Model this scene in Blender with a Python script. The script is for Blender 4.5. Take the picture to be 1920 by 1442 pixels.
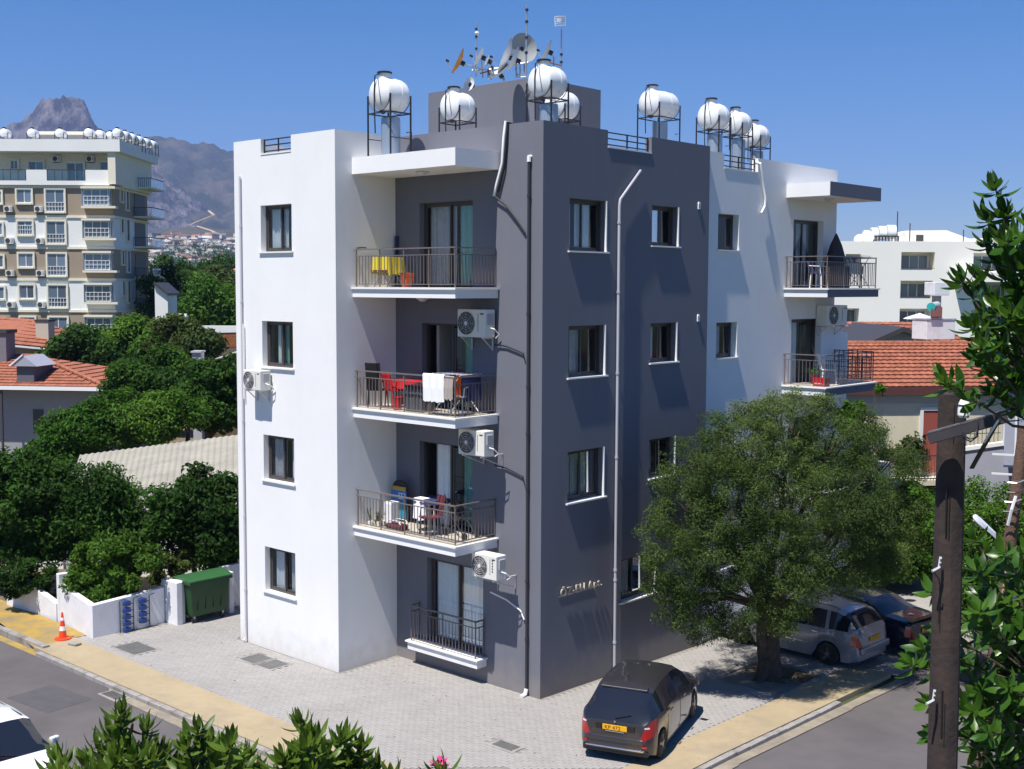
import bpy, bmesh, math, random
import numpy as np
from mathutils import Vector, Matrix

# ------------------------------------------------------------------ camera, sky, sun, exposure
for o in list(bpy.data.objects): bpy.data.objects.remove(o)
S = bpy.context.scene
COL = S.collection
CAM = Vector((18.336, -21.115, 9.237))
YAW, PITCH, ROLL, FOC = 0.7398, 0.0809, 0.004, 2276.0
_F = Vector((-math.sin(YAW)*math.cos(PITCH), math.cos(YAW)*math.cos(PITCH), -math.sin(PITCH)))
_R = _F.cross(Vector((0, 0, 1))).normalized(); _U = _R.cross(_F)
_R2 = _R*math.cos(ROLL)+_U*math.sin(ROLL); _U2 = _U*math.cos(ROLL)-_R*math.sin(ROLL)
cd = bpy.data.cameras.new("camera"); cam = bpy.data.objects.new("camera", cd); COL.objects.link(cam)
cd.sensor_fit = 'HORIZONTAL'; cd.sensor_width = 36.0; cd.lens = FOC/1920*36
cd.clip_start = 0.1; cd.clip_end = 30000
M = Matrix((_R2, _U2, -_F)).transposed().to_4x4(); M.translation = CAM
cam.matrix_world = M
S.camera = cam
FH = Vector((_F.x, _F.y, 0)).normalized(); RH = Vector((FH.y, -FH.x, 0))

SUNV = Vector((0.045, -0.455, 1.0)).normalized()
wd = bpy.data.worlds.new("World"); S.world = wd; wd.use_nodes = True
wn = wd.node_tree; wn.nodes.clear()
wo = wn.nodes.new('ShaderNodeOutputWorld'); wb = wn.nodes.new('ShaderNodeBackground')
sk = wn.nodes.new('ShaderNodeTexSky'); sk.sky_type = 'NISHITA'; sk.sun_disc = False
sk.sun_elevation = math.asin(SUNV.z); sk.sun_rotation = math.atan2(SUNV.x, SUNV.y)
sk.air_density = 1.0; sk.dust_density = 0.3; sk.ozone_density = 4.0; sk.altitude = 100
tint = wn.nodes.new('ShaderNodeMix'); tint.data_type = 'RGBA'; tint.blend_type = 'MULTIPLY'
tint.inputs[0].default_value = 1.0; tint.inputs[7].default_value = (0.91, 0.965, 1.08, 1)
hsv = wn.nodes.new('ShaderNodeHueSaturation'); hsv.inputs['Saturation'].default_value = 1.33; hsv.inputs['Value'].default_value = 1.25
wn.links.new(sk.outputs[0], tint.inputs[6]); wn.links.new(tint.outputs[2], hsv.inputs['Color']); wn.links.new(hsv.outputs[0], wb.inputs[0])
wb.inputs[1].default_value = 0.055
wn.links.new(wb.outputs[0], wo.inputs[0])
sd = bpy.data.lights.new("sun", 'SUN'); sd.energy = 5.0; sd.angle = math.radians(0.53); sd.color = (1.0, 0.95, 0.88)
sun = bpy.data.objects.new("sun", sd); COL.objects.link(sun)
sun.rotation_euler = SUNV.to_track_quat('Z', 'Y').to_euler(); sun.location = (0, -20, 40)
S.view_settings.view_transform = 'Standard'; S.view_settings.look = 'None'
S.view_settings.exposure = 0.62; S.view_settings.gamma = 1.0
S.view_settings.use_curve_mapping = False
S.render.engine = 'CYCLES'
S.cycles.max_bounces = 8; S.cycles.transparent_max_bounces = 12

# ------------------------------------------------------------------ helpers
rnd = random.Random(7)
W = {}          # world matrices
def survey(px, py, d):
    """a surveyed point: bearing and elevation read off as image coordinates, at d metres horizontal distance"""
    v = _R2*((px-960)/FOC) - _U2*((py-721)/FOC) + _F
    return CAM + v*(d/(v.dot(FH)))
def gz(x, y):
    return -0.47-0.024*max(y, 0) if y < 30 else -1.19
def tag(o, label=None, cat=None, group=None, kind=None):
    if label: o['label'] = label
    if cat: o['category'] = cat
    if group: o['group'] = group
    if kind: o['kind'] = kind
    return o
def thing(name, label, cat, loc=(0, 0, 0), rotz=0.0, group=None):
    o = bpy.data.objects.new(name, None); COL.objects.link(o)
    o.location = loc; o.rotation_euler = (0, 0, rotz); o.empty_display_size = 0.2
    W[o] = Matrix.Translation(Vector(loc)) @ Matrix.Rotation(rotz, 4, 'Z')
    return tag(o, label, cat, group)
def link(name, me, parent=None, mat=None):
    o = bpy.data.objects.new(name, me); COL.objects.link(o)
    if mat is not None:
        me.materials.clear(); me.materials.append(mat)
    if parent is not None:
        o.parent = parent; W[o] = W[parent].copy()
    else: W[o] = Matrix.Identity(4)
    return o
def put(name, me, parent, mw):
    """link a shared mesh at world matrix mw under parent"""
    o = bpy.data.objects.new(name, me); COL.objects.link(o)
    if parent is not None:
        o.parent = parent; o.matrix_local = W[parent].inverted() @ mw
    else: o.matrix_world = mw
    W[o] = mw.copy()
    return o
def basis(d):
    d = Vector(d).normalized()
    a = Vector((0, 0, 1)) if abs(d.z) < 0.95 else Vector((1, 0, 0))
    u = d.cross(a).normalized(); v = u.cross(d).normalized()
    return u, v
class MB:
    def __init__(s): s.v = []; s.f = []; s.m = []; s.cm = 0
    def add(s, vs, fs):
        n = len(s.v); s.v += [tuple(p) for p in vs]
        for f in fs: s.f.append(tuple(i+n for i in f)); s.m.append(s.cm)
        return s
    def mi(s, k): s.cm = k; return s
    def quad(s, a, b, c, d): return s.add([a, b, c, d], [(0, 1, 2, 3)])
    def poly(s, pts): return s.add(pts, [tuple(range(len(pts)))])
    def box(s, x0, x1, y0, y1, z0, z1):
        v = [(x, y, z) for x in (x0, x1) for y in (y0, y1) for z in (z0, z1)]
        return s.add(v, [(0, 1, 3, 2), (4, 6, 7, 5), (0, 4, 5, 1), (2, 3, 7, 6), (0, 2, 6, 4), (1, 5, 7, 3)])
    def obox(s, c, ax, ay, az, hx, hy, hz):
        c = Vector(c); ax = Vector(ax)*hx; ay = Vector(ay)*hy; az = Vector(az)*hz
        v = [c+i*ax+j*ay+k*az for i in (-1, 1) for j in (-1, 1) for k in (-1, 1)]
        return s.add(v, [(0, 1, 3, 2), (4, 6, 7, 5), (0, 4, 5, 1), (2, 3, 7, 6), (0, 2, 6, 4), (1, 5, 7, 3)])
    def bar(s, a, b, w, h=None):
        a = Vector(a); b = Vector(b); d = b-a; u, v = basis(d); h = w if h is None else h
        if abs(d.normalized().z) > 0.95: u = Vector((1, 0, 0)); v = Vector((0, 1, 0))
        return s.obox((a+b)/2, d.normalized(), u, v, d.length/2, w/2, h/2)
    def cyl(s, a, b, r0, r1=None, n=10, caps=True):
        a = Vector(a); b = Vector(b); r1 = r0 if r1 is None else r1
        u, v = basis(b-a); vs = []
        for c, r in ((a, r0), (b, r1)):
            for i in range(n):
                t = 2*math.pi*i/n; vs.append(c+u*(r*math.cos(t))+v*(r*math.sin(t)))
        fs = [(i, (i+1) % n, n+(i+1) % n, n+i) for i in range(n)]
        if caps: fs += [tuple(range(n-1, -1, -1)), tuple(range(n, 2*n))]
        return s.add(vs, fs)
    def tube(s, pts, r, n=6):
        pts = [Vector(p) for p in pts]; rs = r if isinstance(r, (list, tuple)) else [r]*len(pts)
        vs = []; pu = None
        for i, p in enumerate(pts):
            d = (pts[min(i+1, len(pts)-1)]-pts[max(i-1, 0)])
            u, v = basis(d)
            if pu is not None:
                u = (pu-d.normalized()*pu.dot(d.normalized())).normalized(); v = u.cross(d.normalized()).normalized()
            pu = u
            for k in range(n):
                t = 2*math.pi*k/n; vs.append(p+u*(rs[i]*math.cos(t))+v*(rs[i]*math.sin(t)))
        fs = []
        for i in range(len(pts)-1):
            for k in range(n):
                fs.append((i*n+k, i*n+(k+1) % n, (i+1)*n+(k+1) % n, (i+1)*n+k))
        fs += [tuple(range(n-1, -1, -1)), tuple(range((len(pts)-1)*n, len(pts)*n))]
        return s.add(vs, fs)
    def lathe(s, prof, c, axis=(0, 0, 1), n=20):
        """prof: list of (t along axis, radius)"""
        c = Vector(c); ax = Vector(axis).normalized(); u, v = basis(ax); vs = []
        for t, r in prof:
            for k in range(n):
                a = 2*math.pi*k/n; vs.append(c+ax*t+u*(r*math.cos(a))+v*(r*math.sin(a)))
        fs = []
        for i in range(len(prof)-1):
            for k in range(n): fs.append((i*n+k, i*n+(k+1) % n, (i+1)*n+(k+1) % n, (i+1)*n+k))
        if prof[0][1] > 1e-4: fs.append(tuple(range(n-1, -1, -1)))
        if prof[-1][1] > 1e-4: fs.append(tuple(range((len(prof)-1)*n, len(prof)*n)))
        return s.add(vs, fs)
    def prism(s, pts, ext):
        """pts: 3-D polygon, ext: extrusion vector"""
        n = len(pts); e = Vector(ext); vs = [Vector(p) for p in pts]; vs += [p+e for p in vs]
        return s.add(vs, [tuple(range(n-1, -1, -1)), tuple(range(n, 2*n))]+[(i, (i+1) % n, n+(i+1) % n, n+i) for i in range(n)])
    def build(s, name, mat, parent=None, smooth=False, world=True, angle=35, bevel=0):
        me = bpy.data.meshes.new(name)
        vs = s.v
        if parent is not None and world:
            inv = W[parent].inverted(); vs = [tuple(inv @ Vector(p)) for p in vs]
        me.from_pydata(vs, [], s.f)
        mats = mat if isinstance(mat, (list, tuple)) else [mat]
        for m in mats: me.materials.append(m)
        if len(mats) > 1: me.polygons.foreach_set('material_index', s.m)
        bm = bmesh.new(); bm.from_mesh(me)
        bmesh.ops.recalc_face_normals(bm, faces=bm.faces)
        if bevel:
            bmesh.ops.bevel(bm, geom=[e for e in bm.edges if e.is_manifold and e.calc_face_angle(0) > 0.5], offset=bevel, segments=2, affect='EDGES', profile=0.5, clamp_overlap=True)
        bm.to_mesh(me); bm.free()
        if smooth:
            me.polygons.foreach_set('use_smooth', [True]*len(me.polygons))
            me.set_sharp_from_angle(angle=math.radians(angle))
        me.update()
        return link(name, me, parent)
    def mesh(s, name, mat, smooth=False):
        me = bpy.data.meshes.new(name); me.from_pydata(s.v, [], s.f)
        mats = mat if isinstance(mat, (list, tuple)) else [mat]
        for m in mats: me.materials.append(m)
        if len(mats) > 1: me.polygons.foreach_set('material_index', s.m)
        if smooth: me.polygons.foreach_set('use_smooth', [True]*len(me.polygons))
        me.update(); return me

# ------------------------------------------------------------------ materials
def mat(name, col, rough=0.7, metal=0.0, var=0.0, vscale=3.0, bump=0.0, bscale=40.0, col2=None, spec=None, coat=0, detail=4, objvar=0.0, rnd_island=0.0, streak=0.0, stain=None, ground_bounce=0.0):
    m = bpy.data.materials.new(name); m.use_nodes = True; nt = m.node_tree; b = nt.nodes['Principled BSDF']
    b.inputs['Roughness'].default_value = rough; b.inputs['Metallic'].default_value = metal
    if spec is not None: b.inputs['Specular IOR Level'].default_value = spec
    if coat: b.inputs['Coat Weight'].default_value = coat; b.inputs['Coat Roughness'].default_value = 0.04
    c = (*col, 1); b.inputs['Base Color'].default_value = c
    geo = nt.nodes.new('ShaderNodeNewGeometry')
    last = None
    if var or col2:
        n = nt.nodes.new('ShaderNodeTexNoise'); n.inputs['Scale'].default_value = vscale; n.inputs['Detail'].default_value = detail; n.inputs['Roughness'].default_value = 0.65
        nt.links.new(geo.outputs['Position'], n.inputs['Vector'])
        r = nt.nodes.new('ShaderNodeValToRGB'); r.color_ramp.elements[0].position = 0.3; r.color_ramp.elements[1].position = 0.7
        k = 1-var; c2 = col2 if col2 else tuple(x*k for x in col)
        r.color_ramp.elements[0].color = (*c2, 1); r.color_ramp.elements[1].color = c
        nt.links.new(n.outputs['Fac'], r.inputs[0]); last = r.outputs[0]
    if objvar or rnd_island:
        h = nt.nodes.new('ShaderNodeHueSaturation')
        mr = nt.nodes.new('ShaderNodeMapRange')
        if rnd_island: nt.links.new(geo.outputs['Random Per Island'], mr.inputs[0]); a = rnd_island
        else:
            oi = nt.nodes.new('ShaderNodeObjectInfo'); nt.links.new(oi.outputs['Random'], mr.inputs[0]); a = objvar
        mr.inputs[3].default_value = 1-a; mr.inputs[4].default_value = 1+a
        nt.links.new(mr.outputs[0], h.inputs['Value'])
        if last is None: h.inputs['Color'].default_value = c
        else: nt.links.new(last, h.inputs['Color'])
        last = h.outputs[0]
    def layer(prev, sc, fac_lo, colr, mapz, lo, hi, det=5):
        mp = nt.nodes.new('ShaderNodeMapping'); mp.inputs['Scale'].default_value = (sc, sc, sc*mapz)
        nn = nt.nodes.new('ShaderNodeTexNoise'); nn.inputs['Scale'].default_value = 1.0; nn.inputs['Detail'].default_value = det; nn.inputs['Roughness'].default_value = 0.6
        nt.links.new(geo.outputs['Position'], mp.inputs[0]); nt.links.new(mp.outputs[0], nn.inputs['Vector'])
        rr_ = nt.nodes.new('ShaderNodeMapRange'); rr_.inputs[1].default_value = lo; rr_.inputs[2].default_value = hi; rr_.inputs[3].default_value = 0; rr_.inputs[4].default_value = fac_lo
        nt.links.new(nn.outputs['Fac'], rr_.inputs[0])
        mx = nt.nodes.new('ShaderNodeMix'); mx.data_type = 'RGBA'; mx.inputs[7].default_value = (*colr, 1)
        nt.links.new(rr_.outputs[0], mx.inputs[0])
        if prev is None: mx.inputs[6].default_value = c
        else: nt.links.new(prev, mx.inputs[6])
        return mx.outputs[2]
    if streak: last = layer(last, 2.2, streak, tuple(x*.62 for x in col), .10, .50, .75)
    if ground_bounce:  # brownish light bounced off the ground, painted into the wall foot
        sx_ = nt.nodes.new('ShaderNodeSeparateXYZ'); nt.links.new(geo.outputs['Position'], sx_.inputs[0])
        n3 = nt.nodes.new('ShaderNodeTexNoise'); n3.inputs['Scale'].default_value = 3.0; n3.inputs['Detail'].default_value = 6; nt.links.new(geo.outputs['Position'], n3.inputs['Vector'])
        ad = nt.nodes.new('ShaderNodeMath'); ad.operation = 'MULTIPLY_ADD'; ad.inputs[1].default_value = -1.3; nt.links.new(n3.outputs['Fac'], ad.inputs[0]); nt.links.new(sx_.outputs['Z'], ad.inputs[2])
        m3 = nt.nodes.new('ShaderNodeMapRange'); m3.inputs[1].default_value = -1.25; m3.inputs[2].default_value = -.35; m3.inputs[3].default_value = ground_bounce; m3.inputs[4].default_value = 0; nt.links.new(ad.outputs[0], m3.inputs[0])
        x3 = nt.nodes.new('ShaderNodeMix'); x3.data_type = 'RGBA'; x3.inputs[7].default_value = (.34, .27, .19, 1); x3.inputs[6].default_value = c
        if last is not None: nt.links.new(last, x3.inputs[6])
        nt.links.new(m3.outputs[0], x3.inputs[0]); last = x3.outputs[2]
    if stain: last = layer(last, stain[1], stain[2], stain[0], 1.0, .52, .70, 8)
    if last is not None: nt.links.new(last, b.inputs['Base Color'])
    if bump:
        n2 = nt.nodes.new('ShaderNodeTexNoise'); n2.inputs['Scale'].default_value = bscale; n2.inputs['Detail'].default_value = 3
        nt.links.new(geo.outputs['Position'], n2.inputs['Vector'])
        bp = nt.nodes.new('ShaderNodeBump'); bp.inputs['Strength'].default_value = bump; bp.inputs['Distance'].default_value = 0.02
        nt.links.new(n2.outputs['Fac'], bp.inputs['Height']); nt.links.new(bp.outputs[0], b.inputs['Normal'])
    return m
def glass_mat(name, tint=(0.88, 0.92, 0.93), rough=0.0, f0=0.05):
    m = bpy.data.materials.new(name); m.use_nodes = True; nt = m.node_tree; nt.nodes.clear()
    o = nt.nodes.new('ShaderNodeOutputMaterial'); mx = nt.nodes.new('ShaderNodeMixShader')
    t = nt.nodes.new('ShaderNodeBsdfTransparent'); t.inputs[0].default_value = (*tint, 1)
    g = nt.nodes.new('ShaderNodeBsdfGlossy'); g.inputs[0].default_value = (0.9, 0.95, 1, 1); g.inputs['Roughness'].default_value = rough
    lw = nt.nodes.new('ShaderNodeLayerWeight'); lw.inputs[0].default_value = 0.25
    mr = nt.nodes.new('ShaderNodeMapRange'); mr.inputs[3].default_value = f0; mr.inputs[4].default_value = 0.65
    nt.links.new(lw.outputs['Fresnel'], mr.inputs[0]); nt.links.new(mr.outputs[0], mx.inputs[0])
    nt.links.new(t.outputs[0], mx.inputs[1]); nt.links.new(g.outputs[0], mx.inputs[2]); nt.links.new(mx.outputs[0], o.inputs[0])
    return m
def leaf_mat(name, c1, c2, trans=0.35, rough=0.6, vscale=0.8, isl=0.35, spec=0.12):
    m = bpy.data.materials.new(name); m.use_nodes = True; nt = m.node_tree; nt.nodes.clear()
    o = nt.nodes.new('ShaderNodeOutputMaterial'); mx = nt.nodes.new('ShaderNodeMixShader'); mx.inputs[0].default_value = trans
    p = nt.nodes.new('ShaderNodeBsdfPrincipled'); p.inputs['Roughness'].default_value = rough; p.inputs['Specular IOR Level'].default_value = spec
    t = nt.nodes.new('ShaderNodeBsdfTranslucent')
    geo = nt.nodes.new('ShaderNodeNewGeometry'); n = nt.nodes.new('ShaderNodeTexNoise'); n.inputs['Scale'].default_value = vscale
    nt.links.new(geo.outputs['Position'], n.inputs['Vector'])
    r = nt.nodes.new('ShaderNodeValToRGB'); r.color_ramp.elements[0].position = 0.35; r.color_ramp.elements[1].position = 0.65
    r.color_ramp.elements[0].color = (*c1, 1); r.color_ramp.elements[1].color = (*c2, 1)
    nt.links.new(n.outputs['Fac'], r.inputs[0])
    h = nt.nodes.new('ShaderNodeHueSaturation'); mr = nt.nodes.new('ShaderNodeMapRange')
    mr.inputs[3].default_value = 1-isl; mr.inputs[4].default_value = 1+isl*1.2
    nt.links.new(geo.outputs['Random Per Island'], mr.inputs[0]); nt.links.new(mr.outputs[0], h.inputs['Value'])
    nt.links.new(r.outputs[0], h.inputs['Color'])
    h2 = nt.nodes.new('ShaderNodeHueSaturation'); h2.inputs['Value'].default_value = 1.7; h2.inputs['Hue'].default_value = 0.48
    nt.links.new(h.outputs[0], h2.inputs['Color'])
    nt.links.new(h.outputs[0], p.inputs['Base Color']); nt.links.new(h2.outputs[0], t.inputs[0])
    nt.links.new(p.outputs[0], mx.inputs[1]); nt.links.new(t.outputs[0], mx.inputs[2]); nt.links.new(mx.outputs[0], o.inputs[0])
    return m
m_white = mat('white_stucco', (0.80, 0.80, 0.80), 0.85, var=0.05, vscale=0.7, bump=0.25, bscale=60, streak=.07, ground_bounce=.30)
m_dark = mat('dark_grey_stucco', (0.150, 0.155, 0.188), 0.8, var=0.06, vscale=0.6, bump=0.25, bscale=60, streak=.18, ground_bounce=.35)
m_plinth = mat('grey_plaster', (0.42, 0.42, 0.43), 0.85, var=0.12, bump=0.2)
m_marble = mat('white_marble', (0.82, 0.82, 0.80), 0.35, var=0.05, vscale=6)
m_frame = mat('brown_window_frame', (0.06, 0.052, 0.05), 0.4)
m_rail = mat('taupe_railing_paint', (0.16, 0.13, 0.12), 0.45)
m_black = mat('black_steel', (0.018, 0.018, 0.022), 0.5)
m_pane = glass_mat('window_glass')
m_curt = mat('white_curtain', (0.82, 0.86, 0.88), 0.9, var=0.1)
m_curtg = mat('grey_curtain', (0.60, 0.60, 0.64), 0.9, var=0.25, vscale=8)
m_teal = mat('green_blind', (0.25, 0.5, 0.45), 0.8, var=0.1)
m_room = mat('room_interior', (0.35, 0.34, 0.32), 0.9)
m_tank = mat('white_tank_fibreglass', (0.80, 0.82, 0.83), 0.35, var=0.06, vscale=2, stain=((.50, .46, .42), 2.5, .4), streak=.15)
m_boiler = mat('grey_boiler_sheet', (0.33, 0.40, 0.48), 0.35, metal=0.4)
m_pvcw = mat('white_plastic_pipe', (0.8, 0.8, 0.8), 0.4)
m_pvcg = mat('grey_plastic_pipe', (0.55, 0.55, 0.58), 0.4)
m_blackp = mat('black_plastic', (0.012, 0.012, 0.014), 0.45)
m_acw = mat('cream_metal_casing', (0.72, 0.71, 0.66), 0.4, var=0.05)
m_acd = mat('dark_grille', (0.05, 0.05, 0.05), 0.5)
# ------------------------------------------------------------------ the apartment building
FL = 3.0
bld = thing('apartment_building', 'four storey apartment block with white and dark grey walls in the middle of the photo', 'building', (-3.0, 3.0, -0.5))
def panel(name, plane, const, u0, u1, z0, z1, holes, depth, m, parent=bld, sgn=1, reveal=None):
    """facade sheet with real openings; plane 'y' faces -Y, plane 'x' faces +X; reveals go inward by depth"""
    us = sorted({u0, u1, *[h[0] for h in holes], *[h[1] for h in holes]})
    zs = sorted({z0, z1, *[h[2] for h in holes], *[h[3] for h in holes]})
    P = (lambda u, z, d=0: (u, const+d, z)) if plane == 'y' else (lambda u, z, d=0: (const-d, u, z))
    b = MB()
    for i in range(len(us)-1):
        for j in range(len(zs)-1):
            uc = (us[i]+us[i+1])/2; zc = (zs[j]+zs[j+1])/2
            if any(h[0] < uc < h[1] and h[2] < zc < h[3] for h in holes): continue
            b.quad(P(us[i], zs[j]), P(us[i+1], zs[j]), P(us[i+1], zs[j+1]), P(us[i], zs[j+1]))
    b.mi(1 if reveal else 0)
    for h in holes:
        a0, a1, c0, c1 = h[:4]
        b.quad(P(a0, c0), P(a0, c1), P(a0, c1, depth), P(a0, c0, depth))
        b.quad(P(a1, c0), P(a1, c1), P(a1, c1, depth), P(a1, c0, depth))
        b.quad(P(a0, c1), P(a1, c1), P(a1, c1, depth), P(a0, c1, depth))
        b.quad(P(a0, c0), P(a1, c0), P(a1, c0, depth), P(a0, c0, depth))
    me = bpy.data.meshes.new(name)
    inv = W[parent].inverted()
    me.from_pydata([tuple(inv @ Vector(p)) for p in b.v], [], b.f)
    me.materials.append(m)
    if reveal: me.materials.append(reveal); me.polygons.foreach_set('material_index', b.m)
    me.update()
    return link(name, me, parent)
def wavy(b, P, u0, u1, z0, z1, d, amp=0.03, wl=0.16, lean=0.0):
    n = max(6, int((u1-u0)/wl*6)); 
    for i in range(n):
        a = u0+(u1-u0)*i/n; c = u0+(u1-u0)*(i+1)/n
        f = lambda u: d-.05+amp*.7*math.sin(2*math.pi*u/wl)+amp*0.5*math.sin(2*math.pi*u/wl*0.37+1)
        b.quad(P(a, z0, f(a)), P(c, z0, f(c)), P(c+lean, z1, f(c)), P(a+lean, z1, f(a)))
def window(plane, const, u0, u1, z0, z1, depth, sash=2, curt=None, sill=True, name='window', door=False, cm=None, open_gap=None, sun_edge=False, handle_rail=False):
    """recessed window: frame, sashes, panes, curtain, marble sill"""
    P = (lambda u, z, d=0: (u, const+d, z)) if plane == 'y' else (lambda u, z, d=0: (const-d, u, z))
    def bx(b, a0, a1, c0, c1, d0, d1):
        p = P(a0, c0, d0); q = P(a1, c1, d1)
        b.box(min(p[0], q[0]), max(p[0], q[0]), min(p[1], q[1]), max(p[1], q[1]), min(p[2], q[2]), max(p[2], q[2]))
    fw = 0.055; dd = depth-0.06
    fr = MB()
    bx(fr, u0, u1, z1-fw, z1, dd, dd+0.1); bx(fr, u0, u1, z0, z0+fw, dd, dd+0.1)
    bx(fr, u0, u0+fw, z0+fw, z1-fw, dd, dd+0.1); bx(fr, u1-fw, u1, z0+fw, z1-fw, dd, dd+0.1)
    root = fr.build(name, m_frame, bld)
    n = sash; w = (u1-u0-2*fw)/n
    for i in range(n):
        a = u0+fw+w*i-(0.02 if i else 0); c = u0+fw+w*(i+1)+(0.02 if i < n-1 else 0); ds = dd+0.012+(0.036 if i % 2 else 0)
        if open_gap is not None and i == open_gap:
            a, c = u0+fw+w*(1-i)+0.06, u0+fw+w*(2-i)-0.02; ds = dd+0.048
        s = MB(); sw = 0.05
        bx(s, a, c, z1-fw-sw, z1-fw, ds, ds+0.03); bx(s, a, c, z0+fw, z0+fw+sw, ds, ds+0.03)
        bx(s, a, a+sw, z0+fw+sw, z1-fw-sw, ds, ds+0.03); bx(s, c-sw, c, z0+fw+sw, z1-fw-sw, ds, ds+0.03)
        so = s.build('sash', m_frame, root)
        g = MB(); g.quad(P(a+sw, z0+fw+sw, ds+0.015), P(c-sw, z0+fw+sw, ds+0.015), P(c-sw, z1-fw-sw, ds+0.015), P(a+sw, z1-fw-sw, ds+0.015))
        g.build('pane', m_pane, root)
    if curt:
        for (a, c, mm, zz) in curt:
            b = MB(); wavy(b, P, u0+(u1-u0)*a, u0+(u1-u0)*c, z0+(z1-z0)*zz, z1-0.03, depth+0.13)
            b.build('curtain', mm, root)
    if sill:
        b = MB(); bx(b, u0-0.06, u1+0.06, z0-0.035, z0+0.002, -0.055, depth-0.06)
        b.build('sill', m_marble, root)
    if sun_edge:  # sunlit outer edge of the jamb, put in as a white strip
        b = MB(); bx(b, u1-0.03, u1+0.0, z0+0.003, z1, -0.012, 0.045); b.build('jamb_sun_edge', m_marble, root)
    return root
# ---- openings
LW = [(-8.04, -6.73, 10.1-FL*k, 11.3-FL*k) for k in range(4)]
D1 = [(-4.10, -2.24, 9.14, 11.3), (-4.02, -2.24, 6.14, 8.3), (-4.12, -2.24, 3.14, 5.3), (-3.85, -1.87, 0.17, 2.33)]
RW = [(0.95, 2.37, 10.07-FL*k, 11.3-FL*k) for k in range(3)] + [(4.23, 5.42, 10.28-FL*k, 11.3-FL*k) for k in range(3)] + [(3.1, 4.6, 1.24, 2.34)]
WW = [(7.47, 8.54, 10.26-FL*k, 11.25-FL*k) for k in range(4)]
WD = [(11.58, 13.43, 9.14-FL*k, 11.27-FL*k) for k in range(3)]
GB = -0.75
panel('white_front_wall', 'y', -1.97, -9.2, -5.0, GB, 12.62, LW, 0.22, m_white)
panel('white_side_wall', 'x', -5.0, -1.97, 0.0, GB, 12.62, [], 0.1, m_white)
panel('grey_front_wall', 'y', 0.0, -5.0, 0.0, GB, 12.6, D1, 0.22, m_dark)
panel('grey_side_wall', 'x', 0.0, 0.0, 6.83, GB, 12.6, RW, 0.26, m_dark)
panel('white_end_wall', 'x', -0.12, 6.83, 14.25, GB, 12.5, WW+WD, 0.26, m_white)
b = MB(); b.quad((-0.12, 6.83, GB), (0, 6.83, GB), (0, 6.83, 12.98), (-0.12, 6.83, 12.98)); b.build('step_face', m_dark, bld)
b = MB()   # the sides nobody sees from the street: west, north, back wing
b.quad((-9.2, -1.97, GB), (-9.2, 19, GB), (-9.2, 19, 12.62), (-9.2, -1.97, 12.62))
b.quad((-9.2, 19, GB), (-3.2, 19, GB), (-3.2, 19, 12.5), (-9.2, 19, 12.5))
b.quad((-3.2, 19, GB), (-3.2, 14.25, GB), (-3.2, 14.25, 12.5), (-3.2, 19, 12.5))
b.quad((-3.2, 14.25, GB), (-0.12, 14.25, GB), (-0.12, 14.25, 12.5), (-3.2, 14.25, 12.5))
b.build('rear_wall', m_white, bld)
b = MB()
b.poly([(-9.2, -1.97, 12.2), (-5.0, -1.97, 12.2), (-5.0, 0, 12.2), (0, 0, 12.2), (0, 6.83, 12.2), (-0.12, 6.83, 12.2), (-0.12, 14.25, 12.2), (-3.2, 14.25, 12.2), (-3.2, 19, 12.2), (-9.2, 19, 12.2)])
b.build('flat_roof', m_plinth, bld)
b = MB()
for z in (0.1, 3.1, 6.1, 9.1): b.box(-9.15, -0.4, 0.35, 14.1, z-0.12, z)
for z in (0.1, 3.1, 6.1, 9.1): b.box(-9.15, -5.05, -1.6, 0.35, z-0.12, z-0.002)
b.box(-9.1, -0.45, 3.2, 3.3, 0.1, 12.1); b.box(-9.1, -0.45, 6.5, 6.6, 0.1, 12.1); b.box(-3.8, -3.7, 0.3, 14, 0.1, 12.1); b.box(-5.25, -5.15, -1.5, 3.1, 0.1, 12.1); b.box(-3.6, -0.5, 10.2, 10.3, 0.1, 12.1)
b.build('interior_floors', m_room, bld)
# parapets (thickness inward 0.2), interrupted at the three notches
def par(x0, x1, y0, y1, z0, z1, m, nm='parapet'):
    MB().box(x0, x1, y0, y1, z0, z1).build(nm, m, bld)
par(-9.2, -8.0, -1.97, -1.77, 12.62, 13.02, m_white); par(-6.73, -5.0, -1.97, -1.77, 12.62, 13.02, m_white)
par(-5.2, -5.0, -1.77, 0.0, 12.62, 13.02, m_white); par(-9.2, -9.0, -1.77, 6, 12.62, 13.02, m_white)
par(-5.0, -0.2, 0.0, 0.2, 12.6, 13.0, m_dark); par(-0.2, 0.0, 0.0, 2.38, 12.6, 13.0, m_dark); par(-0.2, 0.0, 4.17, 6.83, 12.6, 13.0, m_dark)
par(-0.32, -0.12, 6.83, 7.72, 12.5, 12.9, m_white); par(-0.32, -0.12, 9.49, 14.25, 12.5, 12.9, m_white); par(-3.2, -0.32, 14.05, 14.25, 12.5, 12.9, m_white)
par(-9.0, -3.2, 18.8, 19.0, 12.5, 12.9, m_white)
for q in ((-8.0, -6.73, -1.985, -1.75, 12.60, 12.635), (-0.22, 0.015, 2.38, 4.17, 12.58, 12.615), (-0.34, -0.105, 7.72, 9.49, 12.48, 12.515)): MB().box(*q).build('parapet_coping', m_marble, bld)
def guard(p, q, z, h=0.36, n=3):
    r = MB(); p = Vector(p); q = Vector(q)
    for i in range(3): r.bar((p.x, p.y, z+0.06+i*0.145), (q.x, q.y, z+0.06+i*0.145), 0.028)
    for i in range(n):
        t = p.lerp(q, i/(n-1)); r.bar((t.x, t.y, z), (t.x, t.y, z+0.37), 0.03)
    r.build('parapet_railing', m_black, bld)
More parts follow.
